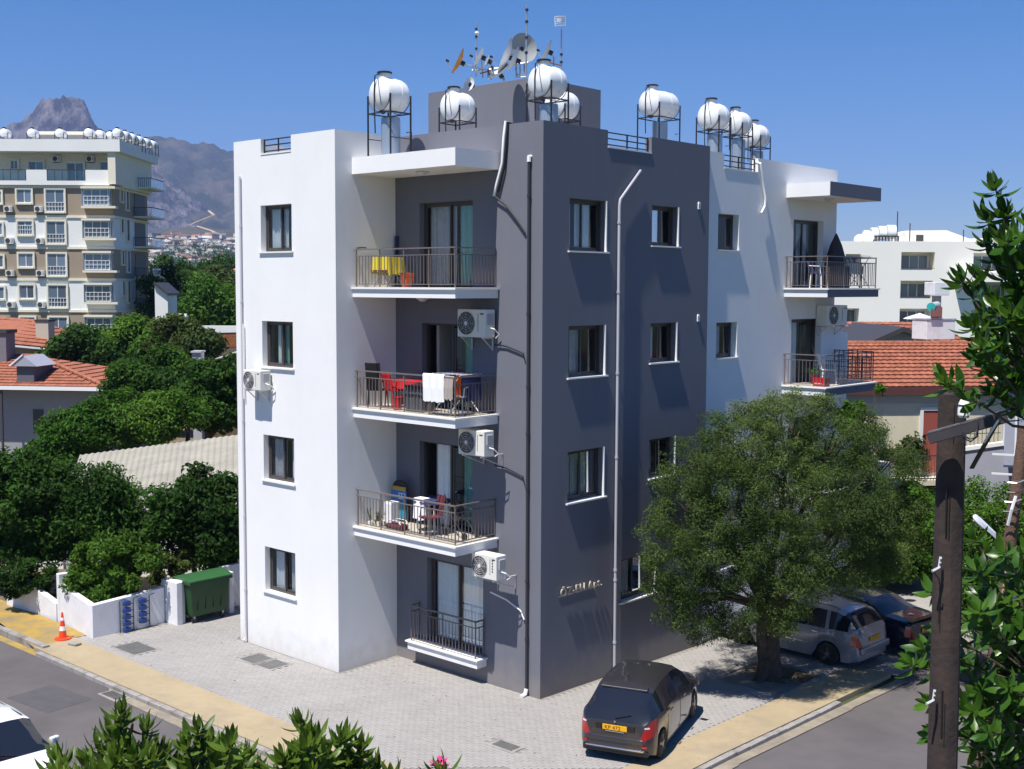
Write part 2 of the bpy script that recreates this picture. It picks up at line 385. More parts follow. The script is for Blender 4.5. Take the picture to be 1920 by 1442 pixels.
guard((-7.96, -1.88), (-6.77, -1.88), 12.635); guard((-0.1, 2.42), (-0.1, 4.13), 12.615); guard((-0.22, 7.76), (-0.22, 9.45), 12.515)
# windows
C2 = [(0.05, 0.45, m_curt, 0.0), (0.6, 0.98, m_curt, 0.0)]
lw_c = [[(0.05, 0.62, m_curt, 0), (0.72, 0.98, m_curt, 0)], [(0.2, 0.36, m_curt, 0), (0.45, 0.6, m_teal, 0), (0.78, 0.95, m_curt, 0)], [(0.1, 0.5, m_curtg, 0), (0.65, 0.9, m_curt, 0)], [(0.1, 0.45, m_curt, 0), (0.55, 0.95, m_curtg, 0)]]
for k, h in enumerate(LW): window('y', -1.97, *h, 0.22, curt=lw_c[k])
rw_c = [[(0.0, 0.3, m_curt, 0.0), (0.4, 0.8, m_curt, 0.0)], [(0.3, 0.62, m_curtg, 0)], [(0.0, 0.32, m_curt, 0.0), (0.36, 0.75, m_curt, 0.0)], [(0.2, 0.55, m_curtg, 0)], [(0.3, 0.5, m_curt, 0)], [(0.1, 0.5, m_curtg, 0)], [(0.1, 0.5, m_curtg, 0)]]
for k, h in enumerate(RW): window('x', 0.0, *h, 0.26, curt=rw_c[k], sun_edge=True, sash=2)
for k, h in enumerate(WW): window('x', -0.12, *h, 0.26, sash=1, curt=[(0.3, 0.6, m_curtg, 0)] if k else [(0.2, 0.35, m_curtg, 0)])
d_c = [[(0.06, 0.56, m_curtg, 0), (0.62, 0.98, m_teal, 0)], [(0.72, 0.99, m_teal, 0)], [(0.2, 0.42, m_curt, 0), (0.72, 0.98, m_teal, 0)], [(0.06, 0.48, m_curt, 0), (0.52, 0.98, m_curt, 0)]]
for k, h in enumerate(D1): window('y', 0.0, *h, 0.22, curt=d_c[k], sill=False, name='balcony_door', open_gap=0 if k in (1, 2) else None)
for k, h in enumerate(WD): window('x', -0.12, *h, 0.26, curt=[(0.15, 0.5, m_curt, 0)] if k else [(0.4, 0.75, m_curtg, 0)], sill=False, name='balcony_door')
# balconies
def slab(name, x0, x1, y0, y1, ztop, th, mats, open_side, fascia=0.0):
    b = MB(); b.box(x0, x1, y0, y1, ztop-th, ztop-0.05)
    o = b.build(name, mats[0], bld)
    c = MB(); e = 0.05
    if open_side == 'L': c.box(x0, x1+e, y0-e, y1, ztop-0.05, ztop-0.012)
    else: c.box(x0, x1+e, y0-e, y1+e*0, ztop-0.05, ztop-0.012)
    c.build('slab_nosing', m_marble, o)
    return o
m_tilefloor = mat('beige_floor_tile', (0.55, 0.50, 0.42), 0.35, var=0.05)
def tiles(parent, x0, x1, y0, y1, z, s=0.33):
    b = MB(); g = 0.004; x = x0
    while x < x1-0.02:
        y = y0
        while y < y1-0.02:
            b.box(x+g, min(x+s, x1)-g, y+g, min(y+s, y1)-g, z-0.011, z); y += s
        x += s
    b.build('floor_tiles', m_tilefloor, parent)['kind'] = 'stuff'
bal_mesh = None
def railing(parent, pts, z, h=0.92, sp=0.115, posts=0.95):
    """handrail, mid rail, foot rail, posts and single balusters"""
    global bal_mesh
    if bal_mesh is None:
        bal_mesh = MB().box(-0.007, 0.007, -0.007, 0.007, 0, 0.70).mesh('baluster', m_rail)
    r = MB(); r.cm = 0
    for i in range(len(pts)-1):
        p = Vector((*pts[i], 0)); q = Vector((*pts[i+1], 0)); d = (q-p).normalized(); L = (q-p).length
        if i == 0: p2 = p-d*0.06
        else: p2 = p
        for zz, w, hh in ((h, 0.05, 0.03), (h-0.16, 0.028, 0.02), (0.07, 0.028, 0.02)):
            r.bar((p2.x, p2.y, z+zz), (q.x, q.y, z+zz), w, hh)
    root = r.build('railing', m_rail, parent if parent is not None else bld)
    for i in range(len(pts)-1):
        p = Vector((*pts[i], 0)); q = Vector((*pts[i+1], 0)); L = (q-p).length
        npost = max(1, round(L/posts)); nb = max(1, round(L/sp)); pp = MB()
        for k in range(npost+1):
            if i > 0 and k == 0: continue
            t = p.lerp(q, k/npost); MB().bar((t.x, t.y, z-0.01), (t.x, t.y, z+h), 0.026).build('post', m_rail, root)
        for k in range(1, nb):
            t = p.lerp(q, k/nb); put('baluster', bal_mesh, root, Matrix.Translation((t.x, t.y, z+0.07)))
    return root
for k in range(3):
    zt = 3.2+FL*k
    s = slab('balcony_slab', -4.998, -1.39, -1.44, -0.002, zt, 0.25, [m_white], 'L')
    tiles(s, -4.97, -1.42, -1.40, -0.01, zt)
    railing(bld, [(-4.93, -1.37), (-1.46, -1.37), (-1.46, -0.03)], zt)
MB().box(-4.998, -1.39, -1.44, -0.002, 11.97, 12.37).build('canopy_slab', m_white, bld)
# french balcony on the ground floor
b = MB().box(-4.22, -1.74, -0.34, -0.003, -0.06, 0.13); b.build('balcony_slab', m_white, bld)
b = MB().box(-4.27, -1.69, -0.39, -0.003, 0.13, 0.165); b.build('slab_nosing', m_marble, bld)
b = MB(); railing(bld, [(-4.12, -0.03), (-4.12, -0.30), (-1.83, -0.30), (-1.83, -0.03)], 0.165, h=0.92, posts=1.2)
# balconies of the white end
for k in range(3):
    zt = 9.22-0.0*k if k == 0 else 9.22-FL*k+0.1*(k == 1)
    zt = [9.22, 6.33, 3.22][k]
    b = MB().box(-0.118, 1.29, 11.11, 14.35, zt-0.27, zt-0.05)
    s = b.build('balcony_slab', m_white, bld)
    c = MB().box(1.29, 1.302, 11.11, 14.35, zt-0.27, zt-0.052); c.build('slab_fascia', m_dark, s)
    MB().box(-0.118, 1.35, 11.06, 14.37, zt-0.05, zt-0.012).build('slab_nosing', m_marble, s)
    tiles(s, -0.1, 1.25, 11.13, 14.33, zt)
    railing(bld, [(-0.08, 11.17), (1.23, 11.17), (1.23, 14.28), (-0.08, 14.28)], zt)
MB().box(-0.118, 1.29, 11.11, 14.35, 11.88, 12.28).build('canopy_slab', m_white, bld)
MB().box(1.29, 1.302, 11.11, 14.35, 11.878, 12.282).build('canopy_fascia', m_dark, bld)
# low wing beyond the white end
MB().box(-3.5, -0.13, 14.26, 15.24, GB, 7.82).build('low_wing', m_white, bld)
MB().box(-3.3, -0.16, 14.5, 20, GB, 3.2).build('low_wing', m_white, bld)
# lamps under the slabs, wall vents
lamp = MB().lathe([(0, 0.16), (-0.03, 0.16), (-0.05, 0.10), (-0.09, 0.07), (-0.10, 0.0)], (0, 0, 0), n=14).mesh('ceiling_lamp', mat('frosted_lamp', (0.6, 0.6, 0.58), 0.4), True)
for z in (11.97, 8.95, 5.95): put('ceiling_lamp', lamp, bld, Matrix.Translation((-3.1, -0.85, z)))
put('ceiling_lamp', lamp, bld, Matrix.Translation((0.6, 12.4, 11.88)))
for y, z in ((6.33, 11.4), (6.38, 8.41)):
    b = MB(); b.prism([(0.0, y-0.05, z-0.1), (0.0, y+0.05, z-0.1), (0.0, y+0.05, z+0.05), (0.0, y+0.02, z+0.09), (0.0, y-0.02, z+0.09), (0.0, y-0.05, z+0.05)], (0.03, 0, 0))
    v = b.build('wall_vent', m_pvcw, bld)
    MB().box(0.03, 0.034, y-0.015, y+0.015, z-0.06, z+0.03).build('slot', m_acd, v)
# name of the house in raised metal letters
def stext(txt, name, mtl, size, mw, parent, ext=0.01):
    cu = bpy.data.curves.new(name, 'FONT'); cu.body = txt; cu.size = size; cu.extrude = ext; cu.space_character = 1.12
    o = bpy.data.objects.new(name, cu); COL.objects.link(o)
    dg = bpy.context.evaluated_depsgraph_get(); me = bpy.data.meshes.new_from_object(o.evaluated_get(dg))
    bpy.data.objects.remove(o); me.materials.clear(); me.materials.append(mtl)
    return put(name, me, parent, mw)
m_brass = mat('pale_metal_letters', (0.75, 0.70, 0.58), 0.35, metal=0.6)
mw = Matrix.Translation((0.05, 0.66, 1.86)) @ Matrix(((0, 0, 1, 0), (1, 0, 0, 0), (0, 1, 0, 0), (0, 0, 0, 1)))
hn = MB().box(0.002, 0.012, 0.64, 1.98, 1.845, 1.855).build('sign_rail', m_dark, bld); adv = 0.0
for ch_ in 'ÖZ-EN Apt.':
    if ch_ == ' ': adv += .10; continue
    lo_ = stext(ch_, 'letter', m_brass, 0.27, mw @ Matrix.Translation((adv, 0, 0)), hn, 0.018)
    adv += max(v.co.x for v in lo_.data.vertices)+.035
# drain pipes on the walls
def pipe(pts, r, m, clips=(), name='drain_pipe', nrm=(0, -1, 0)):
    o = MB().tube(pts, r, 10).build(name, m, bld, smooth=True)
    for c in clips:
        MB().cyl(Vector(c)-Vector((0, 0, 0.03)), Vector(c)+Vector((0, 0, 0.03)), r*1.35, n=10).build('pipe_clip', m, o)
m_pvck = mat('black_drain_pipe', (0.03, 0.03, 0.035), 0.5)
m_pvcl = mat('pale_grey_drain_pipe', (0.40, 0.40, 0.45), 0.4)
pipe([(-0.38, -0.06, 12.1), (-0.38, -0.06, -0.4)], 0.036, m_pvck, [(-0.38, -0.06, z) for z in (11.3, 8.6, 6.9, 5.8, 4.5, 2.3, 0.9)])
MB().tube([(-0.38, 0.02, 12.2), (-0.38, -0.06, 12.2), (-0.38, -0.06, 12.08)], 0.05, 8).build('pipe_elbow', m_pvcw, bld)
MB().tube([(-0.38, -0.06, -0.3), (-0.38, -0.1, -0.42), (-0.38, -0.25, -0.45)], 0.05, 8).build('pipe_elbow', m_pvcw, bld)
pipe([(0.07, 3.62, 12.12), (0.07, 2.80, 11.36), (0.07, 2.77, 11.2), (0.07, 2.77, -0.52)], 0.036, m_pvcl, [(0.07, 2.77, z) for z in (10.8, 9.1, 7.1, 5.0, 2.15, 1.9, 0.3)])
pipe([(-8.88, -2.02, 12.1), (-8.88, -2.02, 0.0), (-8.88, -2.02, -0.35), (-8.88, -2.1, -0.42)], 0.028, m_pvcg, [(-8.88, -2.02, z) for z in (10.8, 8.8, 5.6, 3.0, 1.0)])
pipe([(-8.80, -2.03, 8.2), (-8.80, -2.03, 6.2)], 0.022, m_pvcw)
pipe([(-0.06, 6.9, 2.2), (-0.06, 6.9, -0.6)], 0.05, m_pvcw)
# hoses that hang over the parapets
pipe([(-1.15, 0.15, 13.02), (-1.15, -0.02, 13.06), (-1.18, -0.05, 12.7), (-1.22, -0.06, 12.1), (-1.42, -0.08, 11.5), (-1.46, -0.08, 11.35)], 0.036, m_pvcw, name='hose')
pipe([(-1.08, 0.15, 13.01), (-1.08, -0.03, 13.04), (-1.10, -0.05, 12.6), (-1.16, -0.06, 12.0), (-1.35, -0.07, 11.45)], 0.03, m_blackp, name='cable')
pipe([(-1.46, -0.08, 11.35), (-1.1, -0.06, 11.12), (-0.75, -0.05, 10.75), (-0.5, -0.04, 10.45)], 0.022, m_blackp, name='cable')
for z in (7.85, 4.95):
    pipe([(-1.45, -0.05, z), (-1.1, -0.04, z-0.03), (-0.75, -0.04, z-0.12), (-0.55, -0.04, z-0.18), (-0.5, -0.04, z-0.32)], 0.017, m_blackp, name='cable')
pipe([(-1.25, -0.4, 1.95), (-1.0, -0.1, 1.75), (-0.6, -0.04, 1.55), (-0.48, -0.04, 1.35)], 0.017, m_pvcw, name='cable')
pipe([(-0.2, 9.5, 12.8), (-0.04, 9.5, 12.75), (-0.04, 9.62, 12.3), (-0.04, 9.8, 11.8), (-0.05, 9.78, 11.55), (-0.05, 9.6, 11.35)], 0.035, m_pvcw, name='hose')
# stair tower on the roof
m_tow = m_dark
MB().box(-9.9, -5.43, 5.85, 8.95, 12.2, 15.3).build('stair_tower', m_tow, bld)
MB().box(-5.43, -5.40, 8.2, 8.3, 13.35, 13.65).build('wall_vent', m_pvcw, bld)
# ------------------------------------------------------------------ ground, street, pavements
m_asph = mat('asphalt', (0.12, 0.108, 0.11), 0.9, var=0.25, vscale=0.9, bump=0.5, bscale=90, detail=8, stain=((.07, .062, .062), .35, .55))
m_soil = mat('dry_soil', (0.20, 0.15, 0.09), 0.95, var=0.5, vscale=1.5, bump=0.6, bscale=20)
m_beige = mat('beige_concrete_strip', (0.38, 0.305, 0.19), 0.85, var=0.18, vscale=1.2, bump=0.3, bscale=60, detail=8, stain=((.24, .20, .15), 1.1, .55))
m_pave = mat('grey_paver', (0.315, 0.30, 0.285), 0.85, var=0.10, vscale=0.7, bump=0.35, bscale=50, objvar=0.045, detail=6, stain=((.22, .205, .185), .45, .45))
m_pave2 = mat('grey_paver_field', (0.315, 0.30, 0.285), 0.85, var=0.10, vscale=0.7, bump=0.35, bscale=50, rnd_island=0.045, detail=6, stain=((.22, .205, .185), .45, .45))
m_joint = mat('paver_joint_sand', (0.25, 0.235, 0.21), 0.95, var=0.3, vscale=3)
m_kerb = mat('kerb_concrete', (0.33, 0.31, 0.29), 0.85, var=0.3, vscale=4, bump=0.4, stain=((.13, .11, .10), 1.6, .8))
m_yel = mat('yellow_worn_paint', (0.42, 0.26, 0.03), 0.8, col2=(0.19, 0.16, 0.10), vscale=1.6, detail=10, bump=0.3)
m_lid = mat('dark_cover_steel', (0.13, 0.13, 0.125), 0.6, var=0.3, vscale=6, bump=0.6, bscale=120)
m_grass = mat('dry_field', (0.085, 0.10, 0.035), 0.95, var=0.5, vscale=0.02, bump=0.3, bscale=2)
def gpoly(b, pts, dz=0.0):
    b.poly([(x, y, gz(x, y)+dz) for x, y in pts])
def gsheet(name, x0, x1, y0, y1, m, dz, sx=1, kind='structure', parent=None):
    b = MB(); ys = sorted({y0, y1, *[v for v in (0.0, 5.0, 10.0, 20.0, 30.0) if y0 < v < y1]})
    for i in range(len(ys)-1): gpoly(b, [(x0, ys[i]), (x1, ys[i]), (x1, ys[i+1]), (x0, ys[i+1])], dz)
    o = b.build(name, m, parent)
    if kind: o['kind'] = kind
    return o
# one sheet to the horizon, street surfaces above it
b = MB(); Rg = 9000
ys = [-Rg, 0, 30, Rg]
for i in range(3):
    y0, y1 = ys[i], ys[i+1]; za, zb = [(-0.60, -0.60), (-0.60, -1.3), (-1.3, -1.3)][i]
    b.poly([(-Rg, y0, za), (Rg, y0, za), (Rg, y1, zb), (-Rg, y1, zb)])
b.build('ground', m_grass)['kind'] = 'structure'
gsheet('garden_soil', -60, -9.3, -4.6, 30, m_soil, -0.03)
gsheet('road', -60, 40, -22, -6.35, m_asph, -0.115)
for i, (x0_, y0_, x1_, y1_, rr__) in enumerate(((-9.6, -8.3, -7.9, -7.1, .1), (-3.2, -7.6, -1.9, -6.9, -.05))):
    a = MB(); ca, sa = math.cos(rr__), math.sin(rr__); cx_, cy_ = (x0_+x1_)/2, (y0_+y1_)/2
    a.poly([(cx_+(x-cx_)*ca-(y-cy_)*sa, cy_+(x-cx_)*sa+(y-cy_)*ca, -.581) for x, y in ((x0_, y0_), (x1_, y0_), (x1_, y1_), (x0_, y1_))]); a.build('road_patch', mat('newer_asphalt', (.085, .08, .085), .9, var=.2, bump=.5, bscale=90))['kind'] = 'structure'
o = gsheet('road', 5.16, 14, -6.35, 45, m_asph, -0.1152)
gsheet('forecourt_concrete', 4.021, 5.159, 7.99, 26, m_kerb, -0.02)
# paved forecourt: bedding sheet, then single pavers
gsheet('paving_bed', -12.9, 4.02, -5.06, 26, m_joint, -0.012)
pavement = thing('pavement', 'light grey block paving around the apartment block', 'paving', (-4, -3.5, -0.48))
pavement['kind'] = 'structure'
pm = MB(); g = 0.0025; L_, W_ = 0.2, 0.1
hx, hy = L_/2-g, W_/2-g
pm.add([(-hx, -hy, -.03), (hx, -hy, -.03), (hx, hy, -.03), (-hx, hy, -.03), (-hx, -hy, -.002), (hx, -hy, -.002), (hx, hy, -.002), (-hx, hy, -.002), (-hx+.004, -hy+.004, 0), (hx-.004, -hy+.004, 0), (hx-.004, hy-.004, 0), (-hx+.004, hy-.004, 0)],
       [(0, 1, 5, 4), (1, 2, 6, 5), (2, 3, 7, 6), (3, 0, 4, 7), (4, 5, 9, 8), (5, 6, 10, 9), (6, 7, 11, 10), (7, 4, 8, 11), (8, 9, 10, 11)])
pme = pm.mesh('paver', m_pave)
pv = np.array(pm.v)
cells = []
def inb(x, y):
    if x < -12.7 or x > 4.06 or y < -5.04 or y > 20: return False
    if -9.25 < x < -4.95 and y > -2.0: return False
    if -5.0 <= x < 0.04 and y > -0.03: return False
    if 1.95 < x < 3.95 and 4.25 < y < 6.6: return False
    if x < -12.0 and y > -4.0: return False
    if x < -9.2 and y > 0.2: return False
    for (a0, a1, c0, c1) in COVERS:
        if a0-.06 < x < a1+.06 and c0 < y < c1: return False
    return True
COVERS = [(-11.05, -10.05, -4.72, -4.05), (-7.75, -7.15, -3.02, -2.42), (-7.0, -6.45, -3.02, -2.42), (1.12, 1.68, -2.85, -2.55)]
row = 0; y = -5.04
while y < 20:
    x = -12.8+(0.1 if row % 2 else 0)
    while x < 4.06:
        if inb(x, y+0.05) and inb(x-0.08, y+0.05) and inb(x+0.08, y+0.05): cells.append((x, y+0.05))
        x += L_
    y += W_; row += 1
cells.sort(key=lambda c: (c[0]-CAM.x)**2+(c[1]-CAM.y)**2)
near = [c for c in cells if (CAM-Vector((c[0], c[1], -0.5))).length > 0 and survey]
def inview(x, y):
    v = Vector((x, y, gz(x, y)))-CAM; d = v.dot(_F); px = 960+FOC*v.dot(_R2)/d; py = 721-FOC*v.dot(_U2)/d
    return 0 < px < 1920 and py < 1440
vis = [c for c in near if inview(*c)]
for (x, y) in vis[:300]:
    put('paver', pme, pavement, Matrix.Translation((x, y, gz(x, y)+rnd.uniform(-.0015, .0015))) @ Matrix.Rotation(rnd.uniform(-.006, .006), 4, 'Z'))
rest = vis[300:]
V = np.concatenate([pv+np.array([x, y, gz(x, y)+rnd.uniform(-.0015, .0015)]) for x, y in rest]); n = len(pv)
Fc = []
for i in range(len(rest)):
    for f in pm.f: Fc.append(tuple(k+i*n for k in f))
me = bpy.data.meshes.new('paver_field'); inv = W[pavement].inverted()
V = V+np.array(inv.translation)
me.from_pydata(V.tolist(), [], Fc); me.materials.append(m_pave2); me.update()
link('paver_field', me, pavement)['kind'] = 'stuff'
# pavement strips of beige concrete and their kerbs
b = MB(); b.box(-12.62, 5.0, -6.2, -5.03, -0.7, -0.464); b.build('sidewalk', m_beige)['kind'] = 'structure'
b = MB()
for (ya, yb) in ((-5.03, 0.0), (0.0, 4.2), (4.2, 8.0)):
    z0, z1 = gz(0, ya)+.006, gz(0, yb)+.006
    b.prism([(3.96, ya, -0.75), (3.96, yb, -0.75), (3.96, yb, z1), (3.96, ya, z0)], (1.04, 0, 0))
b.build('sidewalk', m_beige)['kind'] = 'structure'
def kerb_row(name, p, q, n, w=0.15, top=0.0, skip=(), h=0.24):
    t = thing(name, 'row of worn concrete kerb stones along the beige strip' if False else None, None, (p[0], p[1], -0.5)); t['kind'] = 'structure'
    p = Vector((*p, 0)); q = Vector((*q, 0)); d = (q-p).normalized(); nn = Vector((-d.y, d.x, 0))
    for i in range(n):
        if i in skip: continue
        a = p.lerp(q, i/n); c = p.lerp(q, (i+1)/n); m_ = (a+c)/2; z = gz(m_.x, m_.y)+top+rnd.uniform(-.008, .004)
        k = MB().obox((m_.x, m_.y, z-h/2), d, nn, (0, 0, 1), (c-a).length/2-0.006, w/2, h/2)
        k.build('kerb_stone', m_kerb, t, bevel=0.012)
    return t
kerb_row('kerb', (-12.2, -6.28), (5.0, -6.28), 34, top=-0.012)
kerb_row('kerb', (5.08, -6.2), (5.08, 5.0), 22, top=-0.01)
# raised yellow part of the sidewalk at the left, higher kerb
b = MB()
b.poly([(-12.62, -6.2, -0.463), (-12.62, -4.62, -0.463), (-17.3, -4.62, -0.42), (-30, -5.0, -0.40), (-30, -6.05, -0.40), (-16.2, -5.7, -0.42)])
b.build('sidewalk', m_yel)['kind'] = 'structure'
kerb_row('kerb', (-12.3, -6.0), (-30, -6.12), 26, top=0.06, w=0.2, h=0.3)
b = MB(); b.poly([(-12.2, -6.36, -0.58), (-12.4, -6.12, -0.578), (-30, -6.24, -0.576), (-30, -6.55, -0.58)]); b.build('yellow_line', m_yel)['kind'] = 'structure'
# pale gutter, drain grate, covers
b = MB(); gpoly(b, [(-8.4, -6.36), (-1, -6.36), (-1, -6.72), (-8.0, -6.60)], -0.108); b.build('gutter', mat('dusty_gutter', (0.30, 0.26, 0.2), 0.9, var=0.4, vscale=2.5))['kind'] = 'structure'
b = MB()
for (ya, yb) in ((-5.0, 0.0), (0.0, 5.0), (5.0, 8.0)): gpoly(b, [(5.16, ya), (5.42, ya), (5.46, yb), (5.16, yb)], -0.094)
b.build('gutter', bpy.data.materials['dusty_gutter'])['kind'] = 'structure'
gr = thing('drain_grate', 'small steel storm drain grate in the gutter of the left street', 'drain grate', (-7.8, -6.55, -0.57))
MB().box(-8.2, -7.35, -6.78, -6.37, -0.60, -0.566).build('frame', m_kerb, gr)
for i in range(8): MB().box(-8.1+i*0.085, -8.06+i*0.085, -6.72, -6.43, -0.566, -0.552).build('slat', m_lid, gr)
def cover(x0, x1, y0, y1, lab, dx=0.0):
    t = thing('manhole_cover', lab, 'manhole cover', ((x0+x1)/2, (y0+y1)/2, -0.47))
    z = gz(0, (y0+y1)/2)
    MB().box(x0-.09, x1+.09, y0-.09, y1+.09, z-0.03, z+0.003).build('frame', m_kerb, t)
    MB().box(x0+0.0, x1-0.0, y0+0.0, y1-0.0, z-0.028, z+0.007).build('lid', m_lid, t)
cover(*COVERS[0], 'large dark square cover near the white garden wall')
cover(*COVERS[1], 'left one of the two small covers below the drain pipe of the white wall')
cover(*COVERS[2], 'right one of the two small covers, nearer the white corner')
cover(*COVERS[3], 'small drain cover in the paving near the bottom edge of the photo')
# tree pit
pit = thing('tree_pit', 'square soil bed with concrete edging around the olive trunk', 'tree pit', (2.95, 5.4, -0.6))
z = gz(0, 5.4)
for (a0, a1, c0, c1) in ((1.93, 3.97, 4.2, 4.32), (1.93, 3.97, 6.52, 6.64), (1.93, 2.05, 4.325, 6.515), (3.85, 3.97, 4.325, 6.515)):
    MB().box(a0, a1, c0, c1, z-0.15, z+0.04).build('edging_stone', m_kerb, pit, bevel=0.01)
MB().box(2.05, 3.85, 4.325, 6.515, z-0.14, z-0.02).build('soil', m_soil, pit)
# fallen litter and twigs
lf = MB()
for i in range(420):
    x = rnd.uniform(-12, 4.9); y = rnd.choice([rnd.gauss(-6.1, 0.25), rnd.uniform(-5.5, 4)]) if rnd.random() < .5 else rnd.uniform(-3, 6)
    if -9.3 < x < 0.1 and y > -2.1 and not (-5 < x < 0 and y < 0): continue
    if -5 < x < 0 and y > 0: continue
    if x > -12.6 and y < -6.36: z = gz(x, y)-0.11
    else: z = gz(x, y)+0.004
    a = rnd.uniform(0, 6.28); s = rnd.uniform(0.01, 0.035); c, d = math.cos(a)*s, math.sin(a)*s
    lf.add([(x-c, y-d, z), (x+d*.4, y-c*.4, z+.006), (x+c, y+d, z+.002), (x-d*.4, y+c*.4, z+.006)], [(0, 1, 2, 3)])
lf.build('leaf_litter', mat('dead_leaf', (0.16, 0.09, 0.04), 0.9, rnd_island=0.5))['kind'] = 'stuff'
lf = MB()
for i in range(900):
    a = rnd.uniform(0, 6.28); r = rnd.uniform(0.2, 1.1); x = 2.95+r*math.cos(a); y = 5.4+r*math.sin(a)
    if not (2.08 < x < 3.82 and 4.36 < y < 6.48): continue
    z = gz(0, 5.4)-0.015; a = rnd.uniform(0, 6.28); s = rnd.uniform(0.015, 0.05); c, d = math.cos(a)*s, math.sin(a)*s
    lf.add([(x-c, y-d, z), (x+d*.4, y-c*.4, z+.015), (x+c, y+d, z+.004), (x-d*.4, y+c*.4, z+.012)], [(0, 1, 2, 3)])
lf.build('leaf_litter', bpy.data.materials['dead_leaf'])['kind'] = 'stuff'

# ------------------------------------------------------------------ garden wall, meters, bin, cone
m_wallw = mat('whitewashed_wall', (0.74, 0.74, 0.76), 0.9, var=0.14, vscale=2.2, bump=0.35, bscale=30)
gw = thing('garden_wall', 'low white boundary wall at the left with stepped top and pillars', 'wall', (-12.4, -3.5, -0.5))
def wseg(x0, y0, x1, y1, zt0, zt1, th=0.18, nm='wall_panel', zb=-0.62):
    d = Vector((x1-x0, y1-y0, 0)).normalized(); n = Vector((-d.y, d.x, 0))*th
    b = MB(); b.prism([(x0, y0, zb), (x1, y1, zb), (x1, y1, zt1), (x0, y0, zt0)], n); return b.build(nm, m_wallw, gw, bevel=0.01)
wseg(-12.22, -3.95-0.75, -12.22, -2.46, 0.44, 0.55, th=0.2)            # meter wall, faces the forecourt
wseg(-14.42, -4.52, -12.42, -4.70, 0.62, 0.44)                           # street wall
wseg(-14.62, -4.50, -14.43, -4.52, 0.92, 0.92, th=0.3)                   # step pillar
wseg(-16.9, -4.72, -14.63, -4.52, 0.62, 0.02)                            # sloping part
wseg(-17.3, -4.74, -16.92, -4.72, 0.62, 0.62)
wseg(-12.05, -2.44, -11.65, -2.24, 0.78, 0.78, th=0.16, nm='pillar')
wseg(-11.64, -2.24, -12.35, -2.44, 0.78, 0.78, th=0.0001) if False else None
MB().box(-12.42, -11.62, -2.43, -2.25, -0.62, 0.76).build('pillar', m_wallw, gw, bevel=0.01)
MB().box(-12.42, -11.62, -0.66, -0.50, -0.62, 0.76).build('pillar', m_wallw, gw, bevel=0.01)
MB().box(-12.42, -12.28, -2.24, -0.67, -0.62, 0.62).build('wall_panel', m_wallw, gw, bevel=0.01)
MB().box(-12.42, -12.25, -0.49, 3.6, -0.62, 0.80).build('wall_panel', m_wallw, gw, bevel=0.01)
m_blue = mat('blue_plastic', (0.015, 0.05, 0.22), 0.4)
for i in range(9):
    col, r = (0, i) if i < 5 else (1, i-5)
    y = -3.72 if col == 0 else -3.22; z = 0.34-0.19*r - (0.0 if col == 0 else 0.05)+(0.0 if col == 0 else 0.03)
    t = thing('water_meter', f"blue water meter on the white wall, {['top','second','third','fourth','lowest'][r]} of the {'left' if col == 0 else 'right'} column", 'water meter', (-12.2, y, z), 0, 'water meters on the garden wall')
    MB().obox((-12.11, y, z), (1, 0, 0), (0, 1, 0), (0, 0, 1), 0.06, 0.10, 0.07).build('housing', m_blue, t, bevel=0.02)
    MB().cyl((-12.11, y, z+0.07), (-12.11, y, z+0.085), 0.05, n=12).build('cap', m_blue, t)
    MB().cyl((-12.12, y-0.13, z-0.03), (-12.12, y+0.22, z-0.03), 0.012, n=6).build('pipe', m_black, t)
for col, y in ((0, -3.9), (1, -3.48), (2, -2.98)):
    t = MB().tube([(-12.17, y, -0.5), (-12.17, y, 0.42), (-12.17, y+0.16, 0.46)], 0.014, 6).build('meter_pipe', m_black)
    tag(t, ['left standing pipe of the water meter rack', 'middle standing pipe between the two meter columns', 'right standing pipe of the water meter rack'][col], 'pipe', 'pipes of the water meter rack')
# green wheeled container
m_bin = mat('green_bin_plastic', (0.02, 0.075, 0.022), 0.45, var=0.25, vscale=3)
m_bin2 = mat('green_bin_lid', (0.035, 0.12, 0.04), 0.4, var=0.15, vscale=3)
bn = thing('wheeled_bin', 'large green wheeled rubbish container between two white pillars', 'bin', (-11.7, -1.45, -0.47))
b = MB(); x0, x1, y0, y1 = -12.2, -11.35, -2.16, -0.8
b.add([(x0+.1, y0+.12, -.28), (x1-.1, y0+.12, -.28), (x1-.1, y1-.12, -.28), (x0+.1, y1-.12, -.28), (x0, y0, .72), (x1, y0, .72), (x1, y1, .72), (x0, y1, .72)],
      [(0, 3, 2, 1), (0, 1, 5, 4), (1, 2, 6, 5), (2, 3, 7, 6), (3, 0, 4, 7), (4, 5, 6, 7)])
b.build('body', m_bin, bn, bevel=0.03)
MB().box(x0-.03, x1+.05, y0-.05, y1+.05, .68, .75).build('rim', m_bin, bn, bevel=0.015)
b = MB(); n = 8; pts = [(x0-.02+(x1-x0+.08)*i/n, .77+.13*math.sin(math.pi*(0.12+0.8*i/n))) for i in range(n+1)]
b.prism([(x, y0-.04, z) for x, z in pts]+[(x1+.06, y0-.04, .75), (x0-.02, y0-.04, .75)], (0, y1-y0+.08, 0)); b.build('lid', m_bin2, bn, bevel=0.012)
for i in range(4): MB().box(x1-.075, x1-.045+.03*0, y0+.28+i*.26, y0+.32+i*.26, -.1, .66).build('rib', m_bin, bn)
for (x, y) in ((x0+.15, y0+.2), (x1-.15, y0+.2), (x0+.15, y1-.2), (x1-.15, y1-.2)):
    w_ = MB().cyl((x-.03, y, -.39), (x+.03, y, -.39), .085, n=14).build('wheel', m_blackp, bn)
    MB().box(x-.04, x+.04, y-.03, y+.03, -.34, -.27).build('fork', m_boiler, w_)
